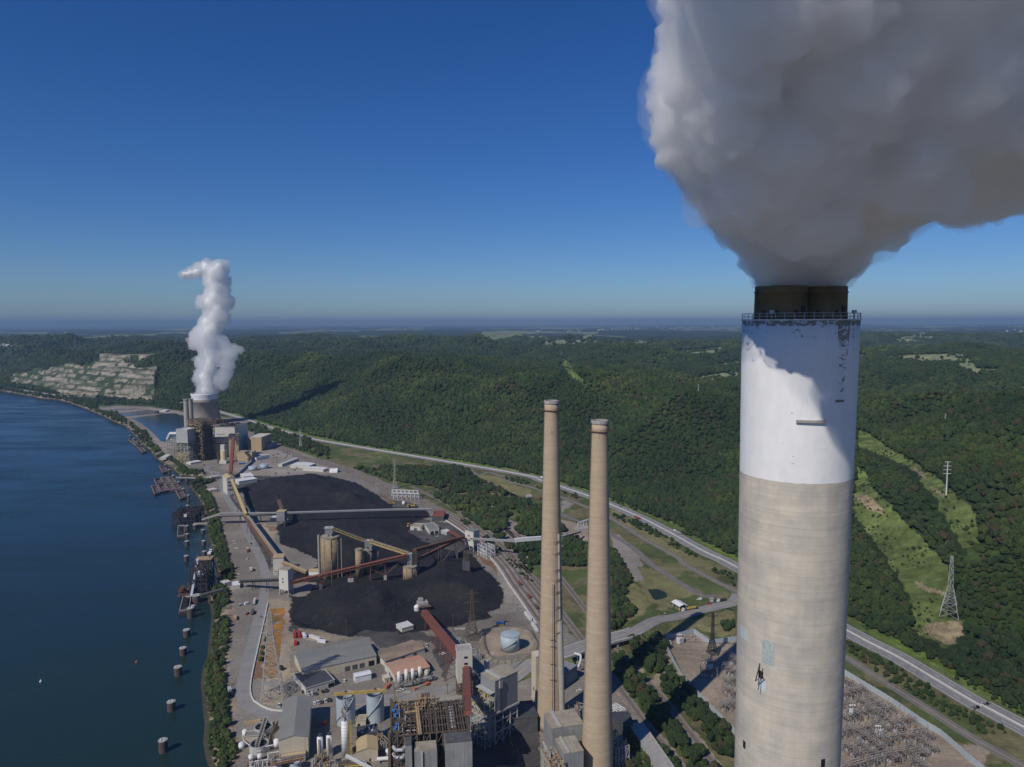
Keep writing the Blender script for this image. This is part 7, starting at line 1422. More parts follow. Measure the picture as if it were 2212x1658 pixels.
vs = [a+d*(k*L_)+Vector((0,w*math.cos(i*math.pi/n),w*.85*math.sin(i*math.pi/n))) for k in (0,1) for i in range(n+1)]; mb.add(vs, [(i,i+1,n+2+i,n+1+i) for i in range(n)]+[tuple(range(n+1)),tuple(reversed(range(n+1,2*n+2)))]); obj('shell', mb, MATS['white_tank'], t)
# ================================================================== river furniture
def cell(lb, c, x, yb, yt, rx, m='rust_cell', zb=-8.2):
    h = max(4.0, HT(c, x, yb, yt, zb)); q = GP(c,x,yb,zb); r = rad_px(c,x,yb,rx,zb); t = thing('mooring_cell', lb, 'mooring post', (q.x,q.y,zb), 0, 'mooring cells standing in the river'); mb = MB().rev((q.x,q.y,zb-3),[(r,0),(r,h+3)],28); o = obj('casing', mb, MATS[m], t)
    obj('cap', MB().rev((q.x,q.y,zb+h+.01),[(r+.15,0),(r+.15,.5),(r-.3,.55)],28), MATS['concrete'], t)
    bl = MB(); 
    for s_ in (-.4,.5): bl.cyl((q.x+r*s_,q.y-r*.2,zb+h+.5),.45,1.0,10)
    obj('bollard', bl, MATS['white_tank'], t); return t
mat('rust_cell',(.115,.09,.08),.35,.6,.85,streak=.9); 
V0 = lambda x, y: (x*1.8336, y*1.8336)
for (x,yb,yt,rx,lb) in ((348,1620,1595,9,'rusty mooring cell nearest the bottom edge of the river'),(366,1531,1512,8.5,'second mooring cell from the bottom'),(381,1455,1437,8,'third mooring cell from the bottom, reddish with a white top'),(392,1411,1396,7,'fourth mooring cell from the bottom'),(400,1371,1357,7,'fifth mooring cell from the bottom'),(409,1331,1310,7,'sixth mooring cell from the bottom, beside the moored coal barge')):
    cell(lb, 0, x*1.8336, yb*1.8336, yt*1.8336, rx*1.8336)
for i,(x,yb,yt,rx,lb) in enumerate(((1030,1545,1468,27,'mooring cell just below the near barge unloader'),(942,880,812,28,'lone mooring cell between the two barge unloaders'),(952,682,620,27,'mooring cell below the far loaded barge'),(955,590,525,22,'mooring cell beside the far loaded barge'),(1155,950,890,26,'bank-side mooring cell just above the near unloader'),(1180,845,755,26,'tall bank-side mooring cell next to the small towboat'),(1172,675,618,25,'bank-side mooring cell above the towboat'),(1162,520,472,22,'bank-side mooring cell below the service jetty'),(965,205,150,20,'mooring cell just above the far unloader'),(978,105,15,16,'mooring cell below the barge raft'))): cell(lb,16,x,yb,yt,rx)
for i,(x,yb,yt,rx,lb) in enumerate(((512,1088,1040,15,'mooring cell at the top corner of the barge raft'),(565,1158,1110,15,'mooring cell beside the upper raft row'),(618,1235,1185,15,'mooring cell beside the lower raft row'),(675,1325,1260,15,'mooring cell next to the single barge at the raft end'),(425,965,920,13,'mooring cell behind the lone empty barge'),(467,1025,975,14,'mooring cell below the lone empty barge'),(45,638,598,13,'farthest mooring cell by the slender double barge'),(85,665,630,12,'second farthest mooring cell by the slender double barge'),(122,700,665,12,'third mooring cell by the slender double barge'),(165,740,702,13,'mooring cell at the near end of the slender double barge'),(597,1080,1035,20,'broad mooring cell under the small far jetty'),(662,1108,1065,18,'broad mooring cell at the bank end of the small far jetty'))): cell(lb,2,x,yb,yt,rx)
def barge(lb, c, P4, load='empty', zb=-8.0):
    P = [GP(c,x,y,zb) for x,y in P4]; ctr = sum(P, Vector())/4; t = thing('barge', lb, 'barge', tuple(ctr), 0, 'open hopper barges moored along the bank'); A = sum(P[i].x*P[(i+1)%4].y-P[(i+1)%4].x*P[i].y for i in range(4)); P = P if A > 0 else P[::-1]
    P = [ctr+(p-ctr)*.985 for p in P]; I = [ctr+(p-ctr)*.80 for p in P]; z1 = 3.2; u = lambda p,z: (p.x,p.y,zb+z)
    vs = [u(p,-1) for p in P]+[u(p,z1) for p in P]+[u(p,z1) for p in I]+[u(p,.4 if load == 'empty' else 2.2) for p in I]; fs = [(3,2,1,0)]+[(i,(i+1)%4,4+(i+1)%4,4+i) for i in range(4)]+[(4+i,4+(i+1)%4,8+(i+1)%4,8+i) for i in range(4)]+[(8+i,8+(i+1)%4,12+(i+1)%4,12+i) for i in range(4)]+[(12,13,14,15)]
    obj('hull', MB().add(vs,fs), MATS['barge_rust'], t); co = MB(); J = [ctr+(p-ctr)*.83 for p in P]
    for i in range(4): co.beam(u(J[i],z1+.45),u(J[(i+1)%4],z1+.45),.5,.9)
    obj('coaming', co, MATS['galv_steel'] if load != 'empty' else mat('faded_steel',(.33,.29,.28),.2,.4,.8), t)
    if load != 'empty':
        K = [ctr+(p-ctr)*.78 for p in P]; M_ = [ctr+(p-ctr)*.35 for p in P]; obj('coal_load', MB().add([u(p,2.3) for p in K]+[u(p,4.6) for p in M_],[(i,(i+1)%4,4+(i+1)%4,4+i) for i in range(4)]+[(4,5,6,7)]), MATS['coal_heap'], t)
for lb,c,P4,ld_ in (('empty barge at the upper left corner of the raft',2,[(290,1092),(366,1074),(404,1138),(325,1154)],'empty'),('middle empty barge of the upper raft row',2,[(368,1073),(434,1069),(484,1132),(406,1138)],'empty'),('right empty barge of the upper raft row',2,[(437,1068),(496,1066),(546,1128),(487,1132)],'empty'),
    ('empty barge at the near left corner of the raft',2,[(260,1165),(330,1157),(372,1240),(303,1262)],'empty'),('second barge of the lower raft row',2,[(332,1156),(406,1142),(456,1222),(375,1238)],'empty'),('third barge of the lower raft row',2,[(409,1141),(482,1136),(532,1214),(459,1221)],'empty'),('right barge of the lower raft row',2,[(486,1136),(548,1132),(600,1204),(535,1212)],'empty'),
    ('single pale-edged barge angled off the end of the raft',2,[(524,1217),(602,1206),(656,1290),(582,1318)],'empty'),('lone empty barge upstream of the raft',2,[(347,948),(425,940),(452,1012),(396,1024)],'empty'),('far half of the slender double barge',2,[(12,652),(50,641),(142,714),(105,726)],'empty'),('near half of the slender double barge',2,[(106,729),(146,719),(224,786),(174,800)],'empty'),
    ('coal-loaded barge under the far unloader',16,[(830,430),(925,426),(925,582),(818,598)],'coal'),('coal-loaded barge below the near unloader',16,[(892,1362),(1012,1366),(985,1568),(832,1598)],'coal')): barge(lb,c,P4,ld_)
def fr_z(c,A,B,C_,z0,z1): f = F(c,A,B,C_,z1,z0); f.o = Vector((f.o.x,f.o.y,0)); return f
f = F(16,(1055,395),(760,400),(765,310),0,-8); t = thing('barge_unloader','black steel barge unloader platform at the end of the far jetty','unloader',(*f.P(.5,.5,0).xy,-8)); obj('frame', steel_frame(MB(), f, [-9,-2,4,9], 6, 3, .9, seed=3), MATS['black_steel'], t); obj('machinery', tangle(f, 0, 12, 120, 81, (.4,1.4), .3), MATS['black_steel'], t); obj('deck', f.box(MB(),0,1,0,1,3.4,3.9), MATS['dark_grey'], t); obj('cabin', f.box(MB(),.55,.68,-.05,.2,4,8), MATS['pale_clad'], t); obj('chute', MB().beam(f.P(.1,.1,3),f.P(.16,-.5,-6),.7).beam(f.P(.3,.1,6),f.P(.3,-.3,-3),1.5), MATS['black_steel'], t)
for x,yb,yt,rx in ((1060,460,405,27),(955,500,418,22)): cell('mooring cell carrying the far unloader jetty' if x==1060 else 'rusty mooring cell under the far unloader',16,x,yb,yt,rx)
conveyor('flat service jetty with pale deck running from the far unloader to the bank', [GP(16,1040,395,-2),GP(16,1460,390,-1)], 5, 1.2, 'concrete', 'weathered_roof', 25, 'brown_steel', walk=False, name='jetty', cat='jetty')
f = F(16,(1210,1330),(1000,1345),(1010,1180),0,-8); hU = HT(16,1110,1330,975,-8)-8; t = thing('barge_unloader','tall rusty barge unloader tower with a pale slanting leg and a white cabin','unloader',(*f.P(.5,.5,0).xy,-8)); obj('frame', steel_frame(MB(), f, [-9,-1,5,11,hU], 3, 3, 1.0, seed=5), MATS['black_steel'], t); obj('machinery', tangle(f, -2, hU, 120, 82, (.4,1.3), .3), MATS['barge_rust'], t); obj('top_deck', f.box(MB(),-.05,1.02,.72,1.02,hU-.5,hU+.8), MATS['tan_steel'], t)
obj('leg', MB().beam(f.P(.12,.75,hU+1),f.P(.18,-.3,-4),2.4,2.6), MATS['blue_tank'], t); obj('cabin', f.box(MB(),.35,.75,.1,.4,hU*.55,hU*.55+4), MATS['white_tank'], t); obj('shore_stay', MB().beam(f.P(1,.9,hU),GP(16,1420,1180,1),.6).beam(f.P(1,.5,hU*.6),GP(16,1410,1200,1),.6).beam(f.P(1,.2,hU*.4),GP(16,1400,1215,1),.5).beam(f.P(1,1,hU*.8),GP(16,1380,1150,1),.4), MATS['black_steel'], t)
f2 = F(16,(1020,1330),(815,1345),(850,1270),0,-4); obj('side_platform', tangle(f2, -5, 2, 60, 83, (.5,1.4), .2), MATS['rust'], t); obj('side_deck', f2.box(MB(),0,1,0,1,-4.5,-3.8), MATS['barge_rust'], t); cell('broad mooring cell at the foot of the near unloader',16,1075,1420,1330,55)
a, b = GP(2,540,1065,-1), GP(2,800,1075,-1); conveyor('small pale jetty with lattice rails beside the barge raft', [a,b], 4, 1.6, 'galv_steel', 'concrete', 20, 'brown_steel', walk=False, name='jetty', cat='jetty', truss='galv_steel')
q = GP(16,1262,790,-8); t = thing('towboat','small white towboat moored between the mooring cells and the bank','boat',tuple(q)); mb = MB(); mb.prism([(q.x-3,q.y-9),(q.x+3,q.y-9),(q.x+3.4,q.y+5),(q.x,q.y+11),(q.x-3.4,q.y+5)],-8.3,-6.4); obj('hull', mb, MATS['dark_clad'], t); obj('cabin', MB().box((q.x,q.y-1,-5.2),(4.4,9,2.3)).box((q.x,q.y+1.5,-3),(3,4,2.1)), MATS['white_tank'], t); obj('window', MB().box((q.x,q.y-.55,-2.8),(2.6,.08,1)), MATS['glass_dark'], t); obj('mast', MB().beam((q.x,q.y-3,-4),(q.x,q.y-3,2),.25), MATS['white_tank'], t)
obj('landing_stage_deck', MB().beam(GP(16,1215,835,-6.6),GP(16,1330,805,-5),1.6,.3), MATS['concrete']); bpy.data.objects['landing_stage_deck'].name = 'landing_stage'; tag(bpy.data.objects['landing_stage'],'narrow pale landing stage beside the white towboat','jetty')
q = GV(84,1467,-8); single('buoy', MB().rev(tuple(q),[(.2,-.6),(1.0,0),(1.0,.8),(.35,1.2),(.3,2.2)],14), MATS['white_tank'], 'small white buoy floating far out at the left of the river', 'buoy'); q = GV(291,1426,-8); single('buoy', MB().rev(tuple(q),[(.2,-.6),(.9,0),(.9,.8),(.35,1.2),(.3,2.0)],14), MATS['safety_orange'], 'tiny orange buoy on the river off the lower mooring cells', 'buoy')

# ================================================================== guard canopy, substation, pylons
f = F(11,(1275,560),(1183,492),(1240,457),1,5.5); f = F(11,(1385,542),(1276,560),(1183,492),5.5); t = thing('gate_canopy','white ridged canopy over the guard gate on the access road','canopy',(*f.P(.5,.5,0).xy,0)); obj('roof', roof_gable(f,1.6,'V',.3), MATS['white_tank'], t); mb = MB(); [mb.beam(f.P(a,b,0),f.P(a,b,5.5),.5) for a in (.1,.9) for b in (.08,.5,.92)]; obj('post', mb, MATS['galv_steel'], t); obj('booth', f.box(MB(),.3,.6,.3,.5,0,3), MATS['yellow_paint'], t)
for x,y,lb in ((1700,490,'grey gatehouse booth in the road junction'),(1085,660,'dark gate box on the left of the access road'),(1190,745,'dark gate box on the right of the access road')): q = GP(11,x,y); s_ = 3.4 if x == 1700 else 1.6; t = thing('gate_booth', lb, 'booth', (q.x,q.y,0)); obj('wall', MB().box((q.x,q.y,s_*.45),(s_,s_,s_*.9)), MATS['galv_steel' if x == 1700 else 'dark_grey'], t); obj('roof', MB().box((q.x,q.y,s_*.9+.15),(s_*1.3,s_*1.3,.28)), MATS['concrete'], t)
def fence_wall(label, pts, hgt, m='wall_panel', post='galvanised', sp=5, name='wall', cat='wall', th=.25):
    t = thing(name, label, cat, tuple(pts[0])); P = resample(pts, sp) if len(pts) > 2 else [pts[0]+(pts[1]-pts[0])*k/max(1,int((pts[1]-pts[0]).length/sp)) for k in range(max(1,int((pts[1]-pts[0]).length/sp))+1)]; mb = MB(); pb = MB()
    for a, b in zip(P[:-1], P[1:]):
        if (b-a).length < .2: continue
        mb.beam(a+Vector((0,0,hgt/2)), b+Vector((0,0,hgt/2)), th, hgt)
    for a in P: pb.box((a.x,a.y,hgt/2+.1),(.5,.5,hgt+.3))
    obj('panel', mb, MATS[m], t); obj('post', pb, MATS[post], t); return t
HWL = 4.6
for lb, pts in (('grey panel wall on the left side of the switchyard above the railway cutting', line(11,(1030,975),(1100,1105),(1200,1310),(1300,1490))+line(20,(740,190),(900,370),(1125,600),(1300,790))),('grey panel wall along the far edge of the switchyard below the access road', line(11,(1100,990),(1280,955),(1462,905))),('grey panel wall at the far right corner of the switchyard', line(11,(1462,905),(1570,990),(1668,1058))),('short grey panel wall behind the black pylon', line(11,(1668,1058),(1850,1035),(2050,1010))),
    ('long pale panel wall between the switchyard and the grass beside the side road', line(15,(60,850),(165,912),(330,1015),(550,1150),(800,1325),(950,1418),(1080,1530),(1200,1640),(1330,1740)))): fence_wall(lb, pts, HWL)
def bay(seed):
    """switchgear bay about 14 m long: portal frames, busbars, breakers and insulators"""
    r = random.Random(seed); t = thing('switchgear_bay','','switchgear',(0,0,0)); st = MB(); ins = MB(); bus = MB(); eq = MB()
    for x in (-6,0,6):
        for y in (-3.5,3.5): st.beam((x,y,0),(x,y,r.choice([6,7.5,9])),.3); st.beam((x,y,4.5),(x,-y,4.5),.3)
        st.beam((x,-3.5,6),(x,3.5,6),.35)
        for y in (-2.2,0,2.2): ins.beam((x,y,6.1),(x,y,7.5),.35); 
    for y in (-2.2,0,2.2): bus.beam((-8,y,7.6),(8,y,7.6),.16); st.beam((-6,y,4.7),(6,y,4.7),.14)
    for k in range(6): x, y = r.uniform(-6,6), r.uniform(-3,3); eq.box((x,y,1.2),(1.1,1.0,2.0)); ins.beam((x,y,2.2),(x+r.uniform(-.6,.6),y,4.6),.4)
    for k in range(10): x, y = r.uniform(-7,7), r.uniform(-4,4); (st if k%2 else ins).beam((x,y,0),(x+r.uniform(-2,2),y+r.uniform(-2,2),r.uniform(2,5)),.22)
    obj('steelwork', st, mat('yard_steel',(.27,.25,.23),.3,.6,.7), t); obj('insulators', ins, MATS['rust'] if seed%2 else MATS['brown_steel'], t); obj('busbar', bus, MATS['galv_steel'], t); obj('breaker', eq, MATS['galvanised'] if seed%2 else MATS['galv_steel'], t); return t
protos = [bay(s) for s in (1,2,3)]
u1 = (GP(15,800,1325)-GP(15,165,912)).normalized(); v1_ = Vector((-u1.y,u1.x,0)); v1_ = v1_ if v1_.x < 0 else -v1_; o_ = GP(15,165,1010); rotb = math.atan2(u1.y,u1.x); cnt = 0; rr_ = random.Random(5)
for i in range(-4, 9):
    for j in range(0, 12):
        p = o_+u1*(i*15.5+rr_.uniform(-3,3))+v1_*(j*11+rr_.uniform(-2,2)); pu_, pv_ = proj(p.x,p.y,0); n_ = (pu_*1.8336, pv_*1.8336)
        x15, y15 = (n_[0]-3256)*2.0725, (n_[1]-2240)*2.0725; x11, y11 = (n_[0]-2300)*3.3154, (n_[1]-2240)*3.3154
        inr = 120 < x15 < 930 and y15 > 980+(x15-150)*.60 and y15 < 1730; inl = 1420 < x11 < 2050 and y11 > 1190 and y11 < 2300 and x11 > 1440+(y11-1190)*.62 and (i+j)%2 == 0
        if not (inr or inl): continue
        if cnt < 3: c_ = protos[cnt]; c_.location = p; c_.rotation_euler = (0,0,rotb)
        else: c_ = copy_tree(protos[cnt%3], loc=p, rot=rotb+rr_.choice([0,math.pi/2,math.pi,-math.pi/2])+rr_.uniform(-.08,.08))
        c_['label'] = 'steel switchgear bay with busbars and breakers in the crowded yard right of the big chimney' if inr else 'steel switchgear bay with busbars in the sparser yard left of the big chimney'; c_['group'] = 'switchgear bays right of the big chimney' if inr else 'switchgear bays left of the big chimney'; c_['category'] = 'switchgear'; cnt += 1
print('bays', cnt)
def transformer(lb, p, s=1.0, rot=.6):
    t = thing('transformer', lb, 'transformer', (p.x,p.y,0)); mb = MB().box((p.x,p.y,2.2*s),(4*s,2.6*s,3.6*s),rot); obj('tank', mb, MATS['light_steel'], t); rb = MB()
    for k in range(5): rb.box((p.x+2.6*s*math.cos(rot),p.y+2.6*s*math.sin(rot)+(k-2)*.5*s,2*s),(1*s,.25*s,3*s),rot)
    obj('radiator', rb, MATS['galvanised'], t); bs = MB(); [bs.rev((p.x+k*1.2*s,p.y,4*s),[(.35*s,0),(.2*s,.4*s),(.35*s,.8*s),(.2*s,1.2*s),(.12*s,2*s)],10) for k in (-1,0,1)]; obj('bushing', bs, MATS['rust'], t); obj('conservator', MB().tube([(p.x-1.5*s,p.y+1.6*s,4.8*s),(p.x+1.5*s,p.y+1.6*s,4.8*s)],.6*s,12), MATS['light_steel'], t)
transformer('big grey transformer at the far corner of the switchyard', GP(11,1285,1040), 1.5); transformer('small white transformer left of the big one', GP(11,1155,1060), .7); transformer('switchyard transformer just left of the big chimney', GP(11,1665,1385), 1.3); transformer('transformer among the bays right of the big chimney', GP(15,240,1250), 1.4); transformer('transformer near the bottom edge among the crowded bays', GP(15,450,1420), 1.3)
for k, (x, y) in enumerate(((1340,970),(1375,1000),(1430,970),(1470,1010))): q = GP(11,x,y); t = thing('disconnector', 'slim insulator stand beside the big grey transformer', 'insulator stand', (q.x,q.y,0), 0, 'insulator stands by the big transformer'); obj('post', MB().beam((q.x,q.y,0),(q.x,q.y,3),.35).beam((q.x-1.2,q.y,3),(q.x+1.2,q.y,3),.3), MATS['galvanised'], t); obj('insulator', MB().beam((q.x-1,q.y,3.1),(q.x-1,q.y,5),.3).beam((q.x+1,q.y,3.1),(q.x+1,q.y,5),.3), MATS['brown_steel'], t)
def pylon(lb, base, h, w, m='galv_steel', arms=3, aw=7, bar=.4, waist=.62, top=1.6, rot=.4, n=7, z0=None, base_w2=None):
    z = base.z; t = thing('pylon', lb, 'pylon', tuple(base), 0); hw_ = h*waist; mb = MB().lattice((base.x,base.y),w,w*.28,hw_,bar,n,rot,z); obj('leg_frame', mb, MATS[m], t); mb = MB().lattice((base.x,base.y),w*.28,top,h-hw_,bar*.8,5,rot,z+hw_); obj('mast', mb, MATS[m], t); tips = []
    ar = MB()
    for k in range(arms):
        za = z+hw_+(h-hw_)*(.12+.8*k/max(1,arms-1)*.9); L_ = aw*(1-.13*abs(k-1))
        for s_ in (-1,1): e = Vector((base.x+s_*L_*math.cos(rot),base.y+s_*L_*math.sin(rot),za+.4)); ar.beam((base.x,base.y,za),e,bar*.6); ar.beam((base.x,base.y,za+1.8),e,bar*.5); ar.beam((base.x+math.sin(rot),base.y-math.cos(rot),za),e,bar*.4); tips.append(e-Vector((0,0,1.2))); ar.beam(e,e-Vector((0,0,1.2)),.12)
    obj('cross_arm', ar, MATS[m], t); return tips
b5 = (GP(5,527,1060)+GP(5,750,1000)+GP(5,545,945)+GP(5,742,910))/4; wb = (GP(5,527,1060)-GP(5,750,1000)).length; hP = HT(5,640,985,190)
tipA = pylon('huge pale lattice pylon standing over the river road bend and orange pond', b5, hP, wb*.92, 'galv_steel', 3, 9, .42, .72, 2.4, .25, 9)
g6 = GP(6,1282,800); tipB = pylon('tall brown lattice pylon behind the beige transfer tower, in front of the coal', g6, HT(6,1282,800,265), 12, 'brown_steel', 3, 7, .4, .5, 1.6, .25, 7)
g11 = GP(11,1705,1185); tipC = pylon('black lattice pylon at the far right wall of the switchyard', g11, HT(11,1705,1185,640), 8, 'black_steel', 3, 6, .4, .4, 1.4, .25, 7)
gT = GT(15,1030,445); tipD = pylon('grey lattice pylon in the grassy clearing on the right hillside', gT, (445+0)/2.0725/1.8336/FOC*gT.length*.98, 16, 'galv_steel', 3, 12, .36, .5, 2.0, 1.0, 5)
g4 = GP(4,722,232); tipE = pylon('slim grey lattice pylon in the thickets beyond the white portal frame', g4, HT(4,722,232,-80), 8, 'galv_steel', 3, 6, .35, .4, 1.6, .3, 7)
for c,x,yb,yt,lb in ((2,1905,760,560,'lattice pylon between highway and rail yard beyond the far plant'),(19,1693,700,618,'pale pylon standing among trees on the hillside left of the big chimney'),(19,1357,690,640,'faint pylon on the wooded hill, left of the paler one'),(14,1008,905,845,'small white-grey pylon on the wooded slope right of the big chimney'),(19,495,385,322,'faint pylon at the head of the cleared strip on the near ridge')):
    q = GT(c,x,yb); s_ = (yb-yt)/CR[c][2]/1.8336/FOC*(q-Vector((0,0,CAM_H))).length; pylon(lb, q-Vector((0,0,1)), s_*1.05, s_*.16, 'galv_steel', 3, s_*.16, max(.4,s_*.012), .5, s_*.03, .5, 5)
q = GT(14,1012,1520); s_ = (1520-1275)/2.0725/1.8336/FOC*(q-Vector((0,0,CAM_H))).length; t = thing('steel_pole','tall pale steel monopole with four short crossarms on the cleared slope','pylon',tuple(q)); obj('shaft', MB().rev(tuple(q),[(.95,0),(.4,s_)],14), MATS['light_steel'], t); mb = MB(); [mb.beam((q.x-4.2*(1 if k else .7),q.y+1,q.z+s_*z),(q.x+4.2*(1 if k else .7),q.y-1,q.z+s_*z+.5),.45) for k,z in enumerate((.985,.87,.76,.65))]; obj('cross_arm', mb, MATS['light_steel'], t)
def wire(lb, a, b, sag, r=.07, grp='power lines strung between the pylons'):
    P = [a+(b-a)*k/20-Vector((0,0,sag*4*(k/20)*(1-k/20))) for k in range(21)]; o = single('power_line', MB().tube(P, r*.7, 4), MATS['dark_steel'], lb, 'power line', grp)
for i in range(6):
    e = GP(11,1930+18*i,1150,16+2.0*i) if i < 3 else GP(11,1930+18*i,1050,16+2*i)
    wire('power line from the brown pylon over the yard towards the bridge', tipB[i], e, 10, .10); wire('power line from the brown pylon to the huge riverside pylon', tipA[i], tipB[i], 9, .08, 'power lines between the riverside and the brown pylon')
for i in range(3): wire('power line running from the slim pylon over the tree belt', tipE[i*2], GP(4,2230,400+50*i,25+3*i), 14, .10, 'power lines over the tree belt'); wire('power line climbing from the switchyard to the hillside pylon', tipD[i*2], GP(15,560-60*i,1260,16), 12, .10, 'power lines from the hillside pylon')
for i in range(3): wire('power line crossing the river from the huge riverside pylon', tipA[i*2], Vector((-900,320+25*i,70)), 45, .03, 'power lines across the river')
def pole(lb, c, x, yb, yt, grp='wooden utility poles', m='wood_pole', arm=True, r=.16):
    q = GP(c,x,yb); h = max(7, HT(c,x,yb,yt)); t = thing('utility_pole', lb, 'pole', (q.x,q.y,0), 0, grp); obj('shaft', MB().rev((q.x,q.y,-.3),[(r*1.5,0),(r,h+.3)],8), MATS[m], t)
    if arm: obj('cross_arm', MB().beam((q.x-1.4,q.y+.4,h-.7),(q.x+1.4,q.y-.4,h-.7),.2).beam((q.x-1,q.y+.3,h-1.7),(q.x+1,q.y-.3,h-1.7),.15), MATS[m], t)
for c,x,yb,yt,lb in ((5,200,900,815,'wooden pole on the river bank beside the parked box truck'),(5,193,670,585,'wooden pole on the bank above the river road fence'),(5,835,200,60,'tall pole at the left edge of the near coal heap'),(5,1058,330,215,'pole on the near coal edge behind the red containers'),(5,1340,420,260,'pole behind the long workshop roof'),(5,820,760,650,'pole left of the long workshop'),(6,1075,730,530,'pole just left of the brown lattice pylon'),(6,465,820,710,'pole behind the brown-roofed shed'),(6,1008,1405,1290,'pole in front of the beige transfer tower'),(8,828,530,320,'thin pole behind the boiler house'),(6,1780,490,430,'pole at the head of the yard near the parked trailers'),
    (11,600,490,365,'pole on dry grass left of the small pond'),(11,1612,290,195,'tan pole in the wedge of grass between the roads'),(11,1388,195,90,'pole in the grass strip between lower and side road'),(11,1862,190,70,'pale pole beside the side road, left of the big chimney'),(15,1205,1330,1245,'pole beside the side road near the bottom right'),(15,340,830,730,'pole between side road and highway right of the big chimney'),(11,645,770,680,'pole at the foot of the access road bank'),(3,605,700,610,'pole left of the twin conveyors'),(3,1590,60,0,'pole at the top right of the far coal heap'),(11,1455,1658,1560,'pole just outside the switchyard wall'),(3,960,1590,1400,'dark pole left of the near coal heap')): pole(lb,c,x,yb,yt)
for k, (x,yb,yt) in enumerate(((123,0,-60),(192,38,-15),(255,100,40),(330,125,50),(404,160,85),(490,208,130),(568,270,170),(645,300,225))): pole('slim dark lamp pole in the row along the rail yard fence',4,x,yb+10,yt,'lamp poles along the rail yard fence','dark_steel',False,.13)

# ================================================================== vehicles and boxes
PAINT = {'white':'white_tank','silver':'light_steel','black':'black_steel','grey':'dark_grey','red':'red_paint','blue':'blue_paint','orange':'safety_orange','yellow':'yellow_paint'}
def car_proto(kind):
    t = thing('car' if kind == 'car' else 'pickup_truck' if kind == 'pickup' else 'van', '', kind, (0,0,0)); L_, W, = {'car':(4.7,1.85),'pickup':(5.8,2.0),'van':(5.4,2.0)}[kind]; b = MB(); zs = .35
    def slab(x0,x1,z0,z1,w0,w1,xi=0,xj=0): return b.add([(x0,-w0/2,z0),(x1,-w0/2,z0),(x1,w0/2,z0),(x0,w0/2,z0),(x0+xi,-w1/2,z1),(x1-xj,-w1/2,z1),(x1-xj,w1/2,z1),(x0+xi,w1/2,z1)],[(3,2,1,0),(4,5,6,7),(0,1,5,4),(1,2,6,5),(2,3,7,6),(3,0,4,7)])
    slab(-L_/2,L_/2,zs,.95,W,W*.96,.05,.1)
    if kind == 'car': slab(-1.25,.95,1.35,1.42,W*.72,W*.70)
    elif kind == 'pickup': slab(-.35,1.05,1.68,1.76,W*.8,W*.78); slab(-L_/2,-.6,.95,1.2,W*.98,W*.96); 
    else: slab(-L_/2,1.6,.95,2.0,W*.96,W*.88,.1,.3)
    obj('body', b, MATS['white_tank'], t); b = MB()
    if kind == 'car': slab(-1.75,1.45,.95,1.35,W*.9,W*.74,.5,.5)
    elif kind == 'pickup': slab(-.6,1.5,.95,1.68,W*.92,W*.8,.2,.45)
    else: slab(1.25,2.0,.95,1.7,W*.9,W*.86,0,.35)
    obj('window', b, MATS['glass_dark'], t); b = MB()
    if kind == 'pickup': obj('bed', MB().box((-1.75,0,1.12),(2.1,W*.8,.22)), MATS['dark_grey'], t)
    for s_ in (-1,1):
        for x in (-L_*.31,L_*.32): obj('wheel', MB().tube([(x,s_*(W/2-.22),.36),(x,s_*(W/2+.02),.36)],.36,12), MATS['tyre'], t)
        obj('headlight', MB().box((L_/2-.03,s_*W*.36,.75),(.1,.3,.15)), MATS['light_steel'], t)
    return t
VP_ = {}
def vehicle(kind, colr, c, x, y, hx, hy, lb, grp=None, z=None):
    """(hx,hy): a picked point ahead of the vehicle"""
    p = GP(c,x,y); q = GP(c,hx,hy); a = math.atan2(q.y-p.y,q.x-p.x); key = kind
    if key not in VP_: t = VP_[key] = car_proto(kind); t.location = p; t.rotation_euler = (0,0,a)
    else: t = copy_tree(VP_[key], loc=p, rot=a)
    t.location.z = .16 if z is None else z; t['label'] = lb; t['category'] = {'car':'car','pickup':'pickup truck','van':'van'}[kind]
    if grp: t['group'] = grp
    elif 'group' in t: del t['group']
    bdy = next(ch for ch in t.children if ch.data.name.startswith('body')); bdy.material_slots[0].link = 'OBJECT'; bdy.material_slots[0].material = MATS[PAINT[colr]]; return t
